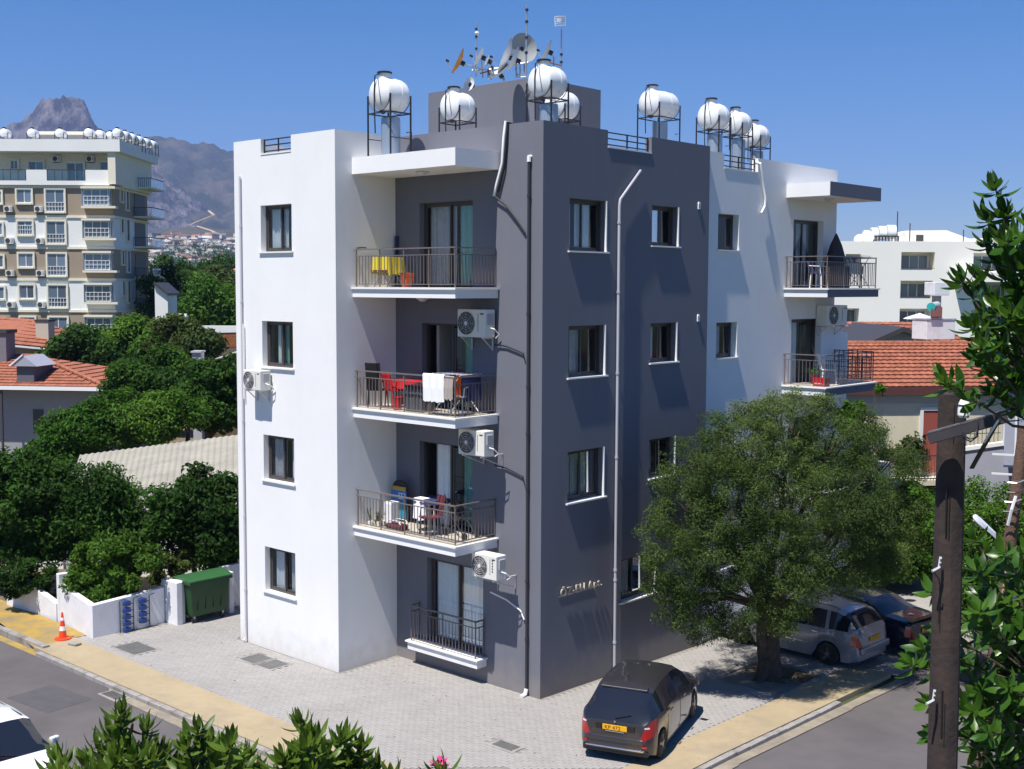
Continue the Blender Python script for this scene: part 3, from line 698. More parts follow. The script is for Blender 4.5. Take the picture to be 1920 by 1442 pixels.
MB().cyl((x1+.02, y0-.06, .45), (x1+.02, y0-.06, .6), .02, n=8).build('handle', m_bin, bn)
# traffic cone
m_orange = mat('orange_cone_plastic', (0.75, 0.06, 0.01), 0.45); m_refl = mat('white_reflective_band', (0.8, 0.8, 0.8), 0.4)
cn = thing('traffic_cone', 'red and white traffic cone on the yellow sidewalk', 'traffic cone', (-12.75, -5.3, -0.46))
c = Vector((-12.75, -5.3, -0.46))
R_ = lambda t: 0.115*(1-t)+0.022*t
b = MB().lathe([(0.0, 0.22), (0.03, 0.22), (0.045, 0.13)], c, n=18); b.build('base', m_orange, cn, smooth=True)
for i, (a, e, mm) in enumerate(((0.04, .24, m_orange), (.24, .36, m_refl), (.36, .52, m_orange), (.52, .60, m_refl), (.60, .74, m_orange))):
    MB().lathe([(a, R_(a/.74)), (e, R_(e/.74))], c, n=18).build('band', mm, cn, smooth=True)
tag(MB().obox((-12.0, -5.35, -0.43), (1, .2, 0), (-.2, 1, 0), (0, 0, 1), .16, .1, .03).build('paving_fragment', m_kerb, bevel=0.02), 'loose pale piece of broken concrete beside the cone', 'rubble')
# ------------------------------------------------------------------ cars
def carpaint(n, c, metal=0.5, rough=0.3): return mat(n, c, rough, metal=metal, coat=1.0)
m_tyre = mat('tyre_rubber', (0.02, 0.02, 0.02), 0.8); m_rim = mat('alloy_rim', (0.45, 0.45, 0.46), 0.3, metal=0.8)
m_cglass = mat('tinted_car_glass', (0.012, 0.014, 0.02), 0.05, spec=0.8); m_red = mat('red_lamp_lens', (0.35, 0.006, 0.006), 0.15, coat=1.0)
m_lens = mat('clear_lamp_lens', (0.7, 0.7, 0.72), 0.1, coat=1.0); m_chrome = mat('chrome_trim', (0.75, 0.75, 0.78), 0.15, metal=1.0)
m_plate = mat('yellow_number_plate', (0.75, 0.38, 0.01), 0.5); m_ink = mat('black_ink', (0.01, 0.01, 0.01), 0.6)
def interp(tab, x):
    if x <= tab[0][0]: return tab[0][1]
    for (a, va), (b_, vb) in zip(tab, tab[1:]):
        if x <= b_:
            t = (x-a)/(b_-a); return va+(vb-va)*t
    return tab[-1][1]
def car(name, label, loc, rot, paint, L, Wd, top, belt, plan, cab, wheels, wr=0.30, roofin=0.80, clear=0.18, roofmat=None, side=None, sash=(), lampy=None, seams=()):
    """loc: centre on ground, rot: heading angle from +Y. top/belt/plan: tables along y (rear negative). cab: (rear glass base, rear roof, front roof, cowl)"""
    t = thing(name, label, 'car', loc, rot); hl = L/2
    ys = sorted({round(v, 3) for v in [y for y, _ in top]+[y for y, _ in plan]+list(cab)+[w+wr*1.12*math.sin(a) for w in wheels for a in (-1.57, -1.25, -.95, -.6, -.3, 0, .3, .6, .95, 1.25, 1.57)]+[-hl+L*i/26 for i in range(27)]+list(sash)})
    ys = [y for y in ys if -hl <= y <= hl]
    out = [ys[0]]
    for y in ys[1:]:
        if y-out[-1] > 0.012 or y in cab or y in sash: out.append(y)
    ys = out
    def sec(y):
        w = Wd/2*interp(plan, y); zt = interp(top, y); zb = min(interp(belt, y), zt-0.01); e = abs(y)/hl
        zl = clear+0.10*max(0, (e-0.85)/0.15)
        for wy in wheels:
            d = abs(y-wy)/(wr*1.14)
            if d < 1: zl = max(zl, wr+wr*1.14*math.sqrt(1-d*d))
        zl = min(zl, zb-0.08); h = zb-zl
        gh = zt-zb; k = min(1, gh/0.25)
        wr_ = w*(roofin*k+0.96*(1-k))
        return [(w*.965, zl), (w*.995, zl+h*.25), (w, zl+h*.55), (w*.99, zl+h*.8), (w*.955, zb), (wr_*1.0, zb+gh*(.86 if k >= 1 else .75)), (wr_*.84, zb+gh*.955), (wr_*.45, zb+gh*.992), (0, zt)]
    secs = [sec(y) for y in ys]; n = 9
    vs = []
    for y, s in zip(ys, secs):
        vs += [(x, y, z) for x, z in s]+[(-x, y, z) for x, z in reversed(s[:-1])]
    m = 2*n-1; body = MB(); gl = MB(); roof = MB(); tl = [MB(), MB()]
    g0, r0, r1, c1 = cab
    for i in range(len(ys)-1):
        ym = (ys[i]+ys[i+1])/2
        for k in range(m-1):
            kk = k if k < n-1 else 2*(n-1)-1-k
            f = [i*m+k, i*m+k+1, (i+1)*m+k+1, (i+1)*m+k]; q = [vs[j] for j in f]
            tgt = body
            if kk == 4 and g0+0.16 < ym < c1-0.12 and not any(abs(ym-p) < 0.045 for p in sash): tgt = gl
            if kk >= 5 and (g0 < ym < r0 or r1 < ym < c1): tgt = gl if kk > 5 or True else body
            if kk >= 5 and r0 <= ym <= r1 and roofmat: tgt = roof
            if lampy and kk in (2, 3) and ym < lampy: tgt = tl[0 if k < n-1 else 1]
            tgt.add(q, [(0, 1, 2, 3)])
    for i, rev in ((0, 1), (len(ys)-1, 0)):
        body.poly([vs[i*m+k] for k in range(m)])
    def fin(mb, nm, mm):
        me = bpy.data.meshes.new(nm); me.from_pydata(mb.v, [], mb.f); me.materials.append(mm)
        bm = bmesh.new(); bm.from_mesh(me); bmesh.ops.remove_doubles(bm, verts=bm.verts, dist=0.0005); bmesh.ops.recalc_face_normals(bm, faces=bm.faces); bm.to_mesh(me); bm.free()
        me.polygons.foreach_set('use_smooth', [True]*len(me.polygons)); me.set_sharp_from_angle(angle=math.radians(32)); me.update()
        return link(nm, me, t)
    fin(body, 'body', paint); fin(gl, 'windows', m_cglass)
    if roofmat: fin(roof, 'roof', roofmat)
    if lampy:
        for k in (0, 1): fin(tl[k], 'tail_light', m_red)
    for y in seams:
        for sx in (-1, 1):
            q = sec(y); MB().tube([(sx*(x+.001), y+.02*(z-.6), z) for x, z in q[:5]], .0045, 4).build('door_seam', m_blackp, t, world=False)
    # dark underbody and wheel wells
    MB().box(-Wd*.40, Wd*.40, -hl+.25, hl-.25, clear-.02, 0.62).build('underbody', m_blackp, t, world=False)
    for wy in wheels:
        for sx in (-1, 1):
            x = sx*(Wd/2-0.115)
            w_ = MB().lathe([(-.10, wr*.72), (-.095, wr*.95), (-.06, wr), (.06, wr), (.095, wr*.95), (.10, wr*.72)], (x, wy, wr), (sx, 0, 0), n=26).build('wheel', m_tyre, t, smooth=True, world=False)
            r = MB().lathe([(.06, wr*.70), (.10, wr*.70), (.10, wr*.64), (.075, wr*.60), (.075, 0.0)], (x, wy, wr), (sx, 0, 0), n=26)
            r.build('rim', m_acd, w_, smooth=True, world=False)
            s = MB()
            for a in range(5):
                c_, s_ = math.cos(a*1.2566+.3), math.sin(a*1.2566+.3)
                s.obox((x+sx*.088, wy+c_*wr*.33, wr+s_*wr*.33), (0, c_, s_), (0, -s_, c_), (1, 0, 0), wr*.33, .030, .012)
            s.cyl((x+sx*.07, wy, wr), (x+sx*.105, wy, wr), wr*.16, n=12)
            s.build('spokes', m_rim, w_, world=False)
    def local(nm, mb, mm, smooth=False, bevel=0, parent=t): return mb.build(nm, mm, parent, smooth=smooth, world=False, bevel=bevel)
    t2 = dict(t=t, sec=sec, hl=hl, W=Wd, local=local)
    for sx in (-1, 1):   # mirrors and door handles
        y = cab[3]-0.35; w = Wd/2*interp(plan, y); zb = interp(belt, y)
        mir = MB().obox((sx*(w+.09), y, zb+.07), (1, -.2*sx, 0), (.2*sx, 1, 0), (0, 0, 1), .09, .05, .065); local('mirror', mir, paint, bevel=0.025)
    return t2
HB = dict(top=[(-1.98, .50), (-1.975, .74), (-1.95, .86), (-1.75, 1.05), (-1.50, 1.25), (-1.32, 1.385), (-1.20, 1.435), (-.9, 1.48), (-.5, 1.505), (0, 1.50), (.45, 1.43), (1.25, 1.02), (1.62, .92), (1.86, .80), (1.94, .66), (1.98, .45)],
          belt=[(-1.98, .50), (-1.96, .80), (-1.85, .92), (-1.6, .96), (-.5, .95), (.8, .90), (1.3, .89), (1.8, .76), (1.98, .42)],
          plan=[(-1.98, .64), (-1.955, .78), (-1.90, .87), (-1.80, .93), (-1.65, .97), (-1.2, 1.0), (1.0, 1.0), (1.5, .97), (1.8, .90), (1.92, .80), (1.98, .66)])
m_pgrey = carpaint('dark_grey_metallic', (0.055, 0.05, 0.058), 0.6, 0.28)
hc = car('hatchback_car', 'dark grey hatchback with yellow plate parked at the corner of the block', (3.0, -.02, gz(0, 0.)), math.radians(19.5), m_pgrey, 3.96, 1.68, cab=(-1.95, -1.32, .42, 1.24), roofin=.72, lampy=-1.66, seams=(-.95, .02, .98), wheels=(-1.30, 1.30), wr=0.30, roofmat=mat('dark_grey_roof', (0.050, 0.047, 0.052), 0.32, metal=0.5, coat=.8), sash=(-.95, .0, .98), **HB)
lo = hc['local']
for sx in (-1, 1):
    lo('reversing_lamp', MB().obox((sx*.665, -1.925, .80), (.8, sx*.6, 0), (-sx*.6, .8, 0), (0, 0, 1), .055, .012, .016), m_lens)
    lo('exhaust_reflector', MB().obox((sx*.63, -1.985, .42), (1, 0, 0), (0, 1, 0), (0, 0, 1), .05, .012, .02), m_red)
lo('plate_recess', MB().box(-.42, .42, -1.984, -1.93, .69, .82), m_blackp, bevel=0.01)
plate = lo('number_plate', MB().box(-.26, .26, -2.0, -1.985, .69, .80), m_plate, bevel=0.004)
mwp = W[hc['t']] @ Matrix.Translation((-.215, -2.002, .71)) @ Matrix(((1, 0, 0, 0), (0, 0, -1, 0), (0, 1, 0, 0), (0, 0, 0, 1)))
stext('KP 472', 'plate_characters', m_ink, 0.105, mwp, plate, 0.001)
lo('bumper', MB().obox((0, -1.975, .50), (1, 0, 0), (0, 1, 0), (0, 0, 1), .62, .035, .055), m_pgrey, bevel=0.03)
lo('bumper_trim', MB().obox((0, -1.99, .33), (1, 0, 0), (0, 1, 0), (0, 0, 1), .62, .02, .018), m_chrome, bevel=0.01)
lo('bumper_valance', MB().box(-.70, .70, -1.97, -1.80, .20, .33), m_blackp, bevel=0.03)
lo('tailgate_trim', MB().obox((0, -1.985, .665), (1, 0, 0), (0, 1, 0), (0, 0, 1), .20, .008, .008), m_chrome)
lo('spoiler', MB().obox((0, -1.31, 1.405), (1, 0, 0), (0, 1, .5), (0, -.5, 1), .50, .055, .010), m_pgrey, bevel=0.01)
lo('spoiler_trim', MB().obox((0, -1.365, 1.375), (1, 0, 0), (0, 1, .5), (0, -.5, 1), .50, .008, .010), m_chrome)
lo('emblem', MB().prism([(0, -1.972, .905), (.03, -1.975, .87), (0, -1.98, .84), (-.03, -1.975, .87)], (0, -.015, 0)), m_chrome)
lo('antenna', MB().tube([(0, -1.0, 1.48), (0, -1.16, 1.63)], .006, 5), m_blackp)
lo('rear_wiper', MB().bar((-.02, -1.92, .93), (.30, -1.84, 1.0), .015), m_blackp)
for sx in (-1, 1):
    for y in (-.75, .25): lo('door_handle', MB().obox((sx*.855, y, .86), (0, 1, 0), (1, 0, 0), (0, 0, 1), .09, .015, .015), m_pgrey, bevel=0.006)
# silver estate car behind the olive, nose to the building
WG = dict(top=[(-2.25, .50), (-2.22, .90), (-2.12, 1.08), (-1.80, 1.42), (-1.5, 1.50), (-.5, 1.545), (.3, 1.50), (1.15, 1.04), (1.7, .95), (2.1, .80), (2.22, .6), (2.25, .45)],
          belt=[(-2.25, .50), (-2.2, .9), (-2.05, 1.0), (-.5, .97), (1.0, .93), (1.5, .88), (2.05, .75), (2.25, .42)],
          plan=[(-2.25, .68), (-2.22, .80), (-2.15, .89), (-2.0, .95), (-1.8, .98), (-1.2, 1.0), (1.2, 1.0), (1.8, .95), (2.15, .84), (2.25, .70)])
m_psilv = carpaint('silver_blue_metallic', (0.30, 0.32, 0.37), 0.45, 0.3)
wc = car('estate_car', 'pale silver estate car parked behind the olive trunk', (2.12, 8.42, gz(0, 8.3)), math.radians(88), m_psilv, 4.5, 1.75, lampy=-1.98, seams=(-1.1, -.2, .75), cab=(-2.10, -1.75, .30, 1.15), wheels=(-1.35, 1.35), wr=0.31, sash=(-1.30, -.35, .65), **WG)
lo = wc['local']
for sx in (-1, 1):
    lo('roof_rail', MB().tube([(sx*.62, -1.6, 1.50), (sx*.64, -1.4, 1.56), (sx*.64, .1, 1.58), (sx*.62, .3, 1.53)], .018, 6), m_chrome, smooth=True)
    for y in (-1.0, .1): lo('door_handle', MB().obox((sx*.88, y, .86), (0, 1, 0), (1, 0, 0), (0, 0, 1), .09, .015, .015), m_chrome)
    lo('side_moulding', MB().obox((sx*.878, -.05, .52), (0, 1, 0), (1, 0, 0), (0, 0, 1), .85, .01, .012), m_chrome)
plate = lo('number_plate', MB().box(-.26, .26, -2.265, -2.25, .72, .83), m_plate)
lo('bumper', MB().obox((0, -2.25, .52), (1, 0, 0), (0, 1, 0), (0, 0, 1), .74, .05, .09), m_psilv, bevel=0.04)
# dark blue saloon beyond it
SD = dict(top=[(-2.35, .55), (-2.32, .92), (-2.2, 1.0), (-1.55, 1.06), (-.9, 1.36), (-.3, 1.43), (.3, 1.40), (1.15, .98), (1.8, .88), (2.2, .74), (2.35, .45)],
          belt=[(-2.35, .55), (-2.3, .88), (-1.6, .95), (-.5, .93), (1.0, .90), (1.6, .83), (2.15, .70), (2.35, .42)],
          plan=[(-2.35, .68), (-2.3, .82), (-2.2, .90), (-1.9, .98), (1.3, 1.0), (1.9, .94), (2.25, .82), (2.35, .68)])
m_pblue = carpaint('dark_navy_paint', (0.010, 0.012, 0.035), 0.3, 0.22)
sc = car('saloon_car', 'dark navy saloon parked beyond the silver estate car', (2.55, 10.75, gz(0, 10.7)), math.radians(82), m_pblue, 4.7, 1.80, lampy=-2.08, seams=(-.4, .7), cab=(-1.55, -.88, .28, 1.15), wheels=(-1.4, 1.4), wr=0.32, sash=(-.35, .6), **SD)
lo = sc['local']
lo('sticker', MB().box(-.15, .02, -1.95, -1.80, 1.032, 1.04), m_lens)
plate = lo('number_plate', MB().box(-.26, .26, -2.37, -2.352, .66, .77), m_plate)
lo('spoiler', MB().obox((0, -2.24, 1.015), (1, 0, 0), (0, 1, 0), (0, 0, 1), .74, .07, .012), m_pblue, bevel=0.008)
# white car at the lower left, on the street
WC = dict(top=[(-2.1, .55), (-2.07, .95), (-1.95, 1.08), (-1.5, 1.36), (-1.1, 1.43), (-.4, 1.46), (.25, 1.42), (1.12, .97), (1.7, .90), (2.0, .76), (2.1, .5)],
          belt=[(-2.1, .55), (-2.05, .93), (-1.8, 1.0), (-.5, .95), (1.0, .90), (1.6, .83), (1.95, .70), (2.1, .45)], plan=[(-2.1, .82), (-1.9, .94), (-1.2, 1.0), (1.3, 1.0), (1.75, .94), (2.0, .82), (2.1, .66)])
m_pwhite = carpaint('white_car_paint', (0.78, 0.79, 0.80), 0.0, 0.25)
kc = car('white_car', 'white car with a dark windscreen at the lower left edge, heading right', (-4.56, -11.06, -0.585), math.radians(-91.5), m_pwhite, 4.2, 1.78, cab=(-1.85, -1.3, .28, 1.12), wheels=(-1.3, 1.3), wr=0.31, sash=(-.85, .15), **WC)
lo = kc['local']
for sx in (-1, 1):
    lo('headlight', MB().obox((sx*.68, 1.98, .66), (1, -sx*.4, 0), (sx*.4, 1, 0), (0, 0, 1), .15, .05, .07), m_lens, bevel=0.03)
    lo('wiper', MB().bar((sx*.1, 1.10, 1.0), (sx*.1+.55, .95, 1.08), .015), m_blackp)
    lo('roof_strip', MB().bar((sx*.60, -1.2, 1.425), (sx*.60, .2, 1.42), .02, .012), m_blackp)
lo('grille', MB().box(-.45, .45, 2.07, 2.11, .40, .62), m_blackp, bevel=0.02)
# ------------------------------------------------------------------ vegetation
m_bark = mat('bark', (0.10, 0.075, 0.055), 0.95, var=0.5, vscale=8, bump=0.9, bscale=25)
m_olive = leaf_mat('olive_leaf', (0.042, 0.074, 0.016), (0.095, 0.142, 0.034), trans=0.3, rough=0.6, vscale=0.5, isl=0.4)
m_lf1 = leaf_mat('dark_green_leaf', (0.014, 0.040, 0.005), (0.036, 0.090, 0.011), trans=0.3, vscale=0.35, isl=0.4)
m_lf2 = leaf_mat('mid_green_leaf', (0.024, 0.068, 0.007), (0.060, 0.130, 0.014), trans=0.35, vscale=0.3, isl=0.4)
m_lf3 = leaf_mat('bright_green_leaf', (0.035, 0.098, 0.009), (0.082, 0.165, 0.018), trans=0.35, vscale=0.3, isl=0.4)
m_lf4 = leaf_mat('olive_green_leaf', (0.035, 0.062, 0.013), (0.075, 0.105, 0.022), trans=0.3, vscale=0.3, isl=0.4)
def np_mesh(name, V, F, m):
    me = bpy.data.meshes.new(name); nv = len(V); nf = len(F); k = F.shape[1]
    me.vertices.add(nv); me.vertices.foreach_set('co', V.astype(np.float32).ravel())
    me.loops.add(nf*k); me.loops.foreach_set('vertex_index', F.astype(np.int32).ravel())
    me.polygons.add(nf); me.polygons.foreach_set('loop_start', np.arange(0, nf*k, k, dtype=np.int32))
    me.materials.append(m); me.update(calc_edges=True); return me
def leaves(P, N, size, rs, asp=0.45, up=0.5):
    """diamond leaves at points P, roughly facing N"""
    n = len(P); r = rs.normal(size=(n, 3)); nn = N*0.8+r*0.75; nn[:, 2] += up; nn /= np.linalg.norm(nn, axis=1)[:, None]
    t = np.cross(nn, rs.normal(size=(n, 3))); t /= np.linalg.norm(t, axis=1)[:, None]; bt = np.cross(nn, t)
    s = (size*rs.uniform(.65, 1.3, n))[:, None]
    V = np.stack([P-t*s, P-bt*s*asp+nn*s*.12, P+t*s, P+bt*s*asp+nn*s*.12], 1).reshape(-1, 3)
    F = np.arange(4*n).reshape(n, 4); return V, F
def clump_points(lobes, n, rs, clump=0.45, ncl=None, shell=0.65):
    """lobes: (x,y,z,rx,ry,rz). leaves gather in clumps near the lobes' surface"""
    L = np.array(lobes, float); w = L[:, 3]*L[:, 4]+L[:, 4]*L[:, 5]+L[:, 3]*L[:, 5]; w /= w.sum()
    ncl = ncl or max(20, n//220)
    idx = rs.choice(len(L), ncl, p=w); d = rs.normal(size=(ncl, 3)); d /= np.linalg.norm(d, axis=1)[:, None]
    rr = shell+(1-shell)*rs.uniform(0, 1, ncl)**0.6; rr *= rs.choice([1, 1, 1, .8, 1.08], ncl)
    C = L[idx, :3]+d*rr[:, None]*L[idx, 3:6]
    # drop clumps buried deep in other lobes
    cr = clump*rs.uniform(.5, 1.35, ncl)
    pi = rs.choice(ncl, n, p=(cr**2)/(cr**2).sum()); q = rs.normal(size=(n, 3)); q /= np.linalg.norm(q, axis=1)[:, None]
    rad = rs.uniform(0, 1, n)**0.45
    P = C[pi]+q*(rad*cr[pi])[:, None]*np.array([1, 1, .8]); N = q*.6+d[pi]*.6
    return P, N
def limbs(mb, base, lobes, r0, rr, levels=True):
    base = Vector(base); top = Vector((sum(l[0] for l in lobes)/len(lobes), sum(l[1] for l in lobes)/len(lobes), min(l[2]-l[5]*.5 for l in lobes)))
    fork = base.lerp(top, .75); fork.x += rr.uniform(-.15, .15); mid = base.lerp(fork, .5)+Vector((rr.uniform(-.12, .12), rr.uniform(-.12, .12), 0))
    mb.tube([base-Vector((0, 0, .2)), base+Vector((0, 0, .15)), mid, fork], [r0*1.5, r0*1.1, r0*.85, r0*.7], 9)
    for l in lobes[:10]:
        c = Vector(l[:3]); m1 = fork.lerp(c, .5)+Vector((rr.uniform(-.3, .3), rr.uniform(-.3, .3), rr.uniform(-.1, .3)))
        mb.tube([fork-Vector((0, 0, .1)), m1, c], [r0*.55, r0*.32, r0*.12], 6)
        for _ in range(4):
            e = c+Vector((rr.uniform(-1, 1)*l[3], rr.uniform(-1, 1)*l[4], rr.uniform(-.3, 1)*l[5]))*.8
            mb.tube([m1.lerp(c, .6), c.lerp(e, .5)+Vector((0, 0, .08)), e], [r0*.16, r0*.1, r0*.03], 4)
def tree(name, label, cat, base, lobes, n, size, m, seed, r0=0.12, clump=0.45, group=None, asp=0.45, shell=0.65, trunk=True, ncl=None):
    t = thing(name, label, cat, tuple(base), 0, group); rs = np.random.RandomState(seed); rr = random.Random(seed)
    P, N = clump_points(lobes, n, rs, clump, shell=shell, ncl=ncl)
    keep = P[:, 2] > base[2]+0.05; P, N = P[keep], N[keep]
    V, F = leaves(P, N, size, rs, asp)
    me = np_mesh('crown', V-np.array(base), F, m); link('crown', me, t)
    if trunk:
        mb = MB(); limbs(mb, base, lobes, r0, rr); mb.build('trunk', m_bark, t, smooth=True)
    return t
# the olive in its pit: gnarled double trunk, wide feathery crown
oz = gz(0, 5.4)
rs = random.Random(3); lob = []
oc = Vector((3.2, 5.7, 3.55))
def PX(px, py, d): return survey(px, py, d)
for (px, py, d, r) in [(1310, 880, 28.6, .95), (1390, 830, 29.3, 1.0), (1480, 800, 29.8, .95), (1570, 820, 30.3, 1.0), (1650, 880, 30.8, .95), (1290, 970, 28.2, .85), (1380, 940, 28.2, 1.15), (1480, 920, 28.6, 1.3), (1590, 930, 29.4, 1.2), (1690, 970, 30.6, .8),
                       (1280, 1060, 28.2, .75), (1360, 1040, 28.0, .95), (1450, 1030, 28.2, 1.05), (1550, 1030, 29.0, 1.0), (1640, 1050, 30.0, .8), (1260, 1120, 28.4, .5), (1320, 1130, 28.2, .6), (1390, 1120, 27.9, .7), (1460, 1110, 28.0, .75), (1540, 1090, 28.6, .65), (1600, 1070, 29.2, .7), (1660, 1050, 29.8, .6), (1290, 1165, 28.3, .3), (1345, 1175, 28.2, .3), (1400, 1165, 27.9, .38), (1490, 1145, 28.0, .36), (1240, 1030, 28.2, .45), (1720, 1010, 30.6, .5), (1330, 1000, 28.0, .8), (1600, 980, 29.0, .9), (1250, 900, 28.4, .38), (1335, 800, 29, .45), (1625, 800, 30.2, .45), (1700, 880, 30.6, .5), (1738, 960, 30.8, .35), (1440, 762, 29.6, .3), (1228, 1000, 28.3, .28), (1235, 1095, 28.4, .32), (1470, 1160, 27.9, .42), (1262, 1170, 28.3, .25), (1300, 1190, 28.3, .24), (1330, 1150, 28.1, .45), (1375, 1180, 28.0, .28), (1245, 1140, 28.4, .3), (1450, 860, 31.5, 1.2), (1560, 890, 32, 1.2), (1350, 900, 30.6, 1.0), (1480, 990, 31.4, 1.2), (1400, 780, 29.5, .4), (1490, 760, 30, .4), (1540, 765, 30.2, .42)]:
    p = PX(px, py, d); lob.append((p.x, p.y, p.z, r, r, r*.9))
ol = thing('olive_tree', 'big olive tree with a feathery crown standing in the square soil pit', 'tree', (2.95, 5.4, oz))
rso = np.random.RandomState(11); P, N = clump_points(lob, 270000, rso, 0.235, ncl=2500, shell=0.66)
V, F = leaves(P, N, 0.033, rso, 0.32); link('crown', np_mesh('crown', V-np.array([2.95, 5.4, oz]), F, m_olive), ol)
mb = MB()
for s in ((-.02, 0), (.05, .03)):
    b0 = Vector((2.95+s[0], 5.4+s[1], oz-.1)); k = Vector((2.85+s[0]*3, 5.35+s[1]*3, oz+1.1)); f = Vector((2.9+s[0]*5, 5.4+s[1]*5, oz+1.9))
    mb.tube([b0, b0+Vector((s[0]*.3, 0, .25)), k, f], [.33, .24, .18, .13], 10)
    for l in lob[(0 if s[0] < 0 else 1):19:2]:
        c = Vector(l[:3]); m1 = f.lerp(c, .5)+Vector((rs.uniform(-.3, .3), rs.uniform(-.3, .3), rs.uniform(-.1, .2)))
        mb.tube([f-Vector((0, 0, .15)), m1, c], [.10, .06, .02], 6)
        for _ in range(5):
            e = c+Vector((rs.uniform(-1, 1), rs.uniform(-1, 1), rs.uniform(-.6, 1)))*l[3]*.85
            mb.tube([m1.lerp(c, .6), c.lerp(e, .5), e], [.03, .018, .006], 4)
for _ in range(6):
    a = rs.uniform(0, 6.28); mb.tube([(2.95+.15*math.cos(a), 5.4+.15*math.sin(a), oz+.5), (2.95+.32*math.cos(a), 5.4+.32*math.sin(a), oz+.05), (2.95+.55*math.cos(a), 5.4+.55*math.sin(a), oz-.06)], [.14, .10, .04], 6)
mb.build('trunk', m_bark, ol, smooth=True)
# garden behind the white wall
def gtree(label, pts, d, base, n, size, m, seed, clump=.5, r0=.12, cat='tree', name='garden_tree', group='garden trees behind the white wall', trunk=True, asp=.45, dj=0.0):
    lobes = []
    for q in pts:
        px, py, r = q[:3]; dd = d+(q[3] if len(q) > 3 else 0); p = PX(px, py, dd); lobes.append((p.x, p.y, p.z, r, r, r*.85))
    b = PX(base[0], 700, d); b = (b.x, b.y, -0.5)
    return tree(name, label, cat, b, lobes, n, size, m, seed, r0, clump, group, asp, trunk=trunk)
gtree('dark citrus tree right behind the green bin, against the white block', [(360, 950, 1.05), (420, 945, 1.0), (300, 965, .85), (330, 1000, .9), (400, 1000, 1.1), (365, 905, .5), (430, 1010, .8), (300, 1020, .6)], 37, (362, 0), 34000, .085, m_lf1, 21)
gtree('bushy young tree with bright leaves leaning over the meter wall', [(190, 1050, .75), (230, 1060, .75), (160, 1080, .55), (250, 1090, .5), (200, 1100, .6), (270, 1060, .45), (215, 1020, .45)], 34.3, (205, 0), 16000, .07, m_lf2, 22, clump=.3, r0=.05)
gtree('tall dark tree left of the corrugated roof', [(190, 925, .85), (160, 960, 1.0), (225, 945, .7), (200, 985, .9), (240, 985, .7), (185, 890, .42), (130, 1000, .8), (215, 1010, .7), (215, 905, .35)], 37.5, (190, 0), 34000, .075, m_lf1, 23)
gtree('broad dark tree at the far left behind the wall', [(30, 920, 1.1), (70, 940, 1.0), (20, 970, 1.1), (80, 990, .9), (40, 880, .7), (100, 905, .8), (-20, 940, 1.1), (30, 1010, .9), (85, 1020, .5)], 37.5, (30, 0), 36000, .085, m_lf1, 24)
gtree('low shrub between the bin and the young tree', [(300, 1060, .45), (330, 1050, .4), (280, 1075, .35)], 36, (305, 0), 5000, .06, m_lf4, 25, clump=.22, r0=.03, cat='shrub', name='garden_shrub', group=None)
gtree('dark shrub behind the sloping part of the wall', [(60, 1080, .6), (100, 1090, .5), (30, 1090, .5), (90, 1115, .45)], 35.5, (70, 0), 7000, .06, m_lf1, 26, clump=.25, r0=.04, cat='shrub', name='garden_shrub', group=None)
# hedge mass above the corrugated roof
gtree('big leafy hedge tree between the corrugated roof and the red roof', [(130, 815, 1.0), (180, 800, 1.1), (240, 795, 1.1), (290, 785, 1.1), (340, 775, 1.0), (215, 765, .9), (100, 835, 1.0), (75, 850, .7), (150, 835, .7)], 54, (210, 0), 44000, .10, m_lf3, 31, clump=.6)
gtree('glossy dark tree against the left edge of the white block', [(400, 745, 1.4), (430, 720, 1.3), (360, 755, 1.2), (440, 765, 1.1), (390, 715, 1.1), (350, 725, 1.0)], 57, (400, 0), 34000, .13, m_lf1, 32, clump=.6)
gtree('dark tree with small shiny leaves beside the red hipped roof', [(250, 720, 1.3), (285, 730, 1.3), (310, 705, 1.3), (235, 745, 1.0), (265, 750, 1.1), (330, 735, 1.1)], 63, (270, 0), 32000, .12, m_lf2, 33, clump=.65)
gtree('round bright green tree in front of the beige apartment block', [(290, 655, 1.9), (250, 645, 1.7), (330, 665, 1.5), (220, 665, 1.6), (300, 628, 1.3), (345, 650, 1.1), (185, 660, 1.4), (240, 625, .9)], 82, (270, 0), 40000, .17, m_lf3, 34, clump=.8, r0=.2)
gtree('dark tree directly below the beige apartment windows', [(130, 668, 1.5), (160, 650, 1.3), (108, 685, 1.1), (170, 675, 1.4), (140, 692, 1.1), (200, 690, 1.2), (225, 700, 1.1)], 78, (140, 0), 28000, .16, m_lf1, 35, clump=.8, r0=.18)
gtree('yellowish green tree near the brick wall', [(345, 690, 1.3), (370, 640, 1.3), (330, 640, 1.6), (355, 660, 1.4)], 76, (350, 0), 20000, .15, m_lf4, 36, clump=.7)
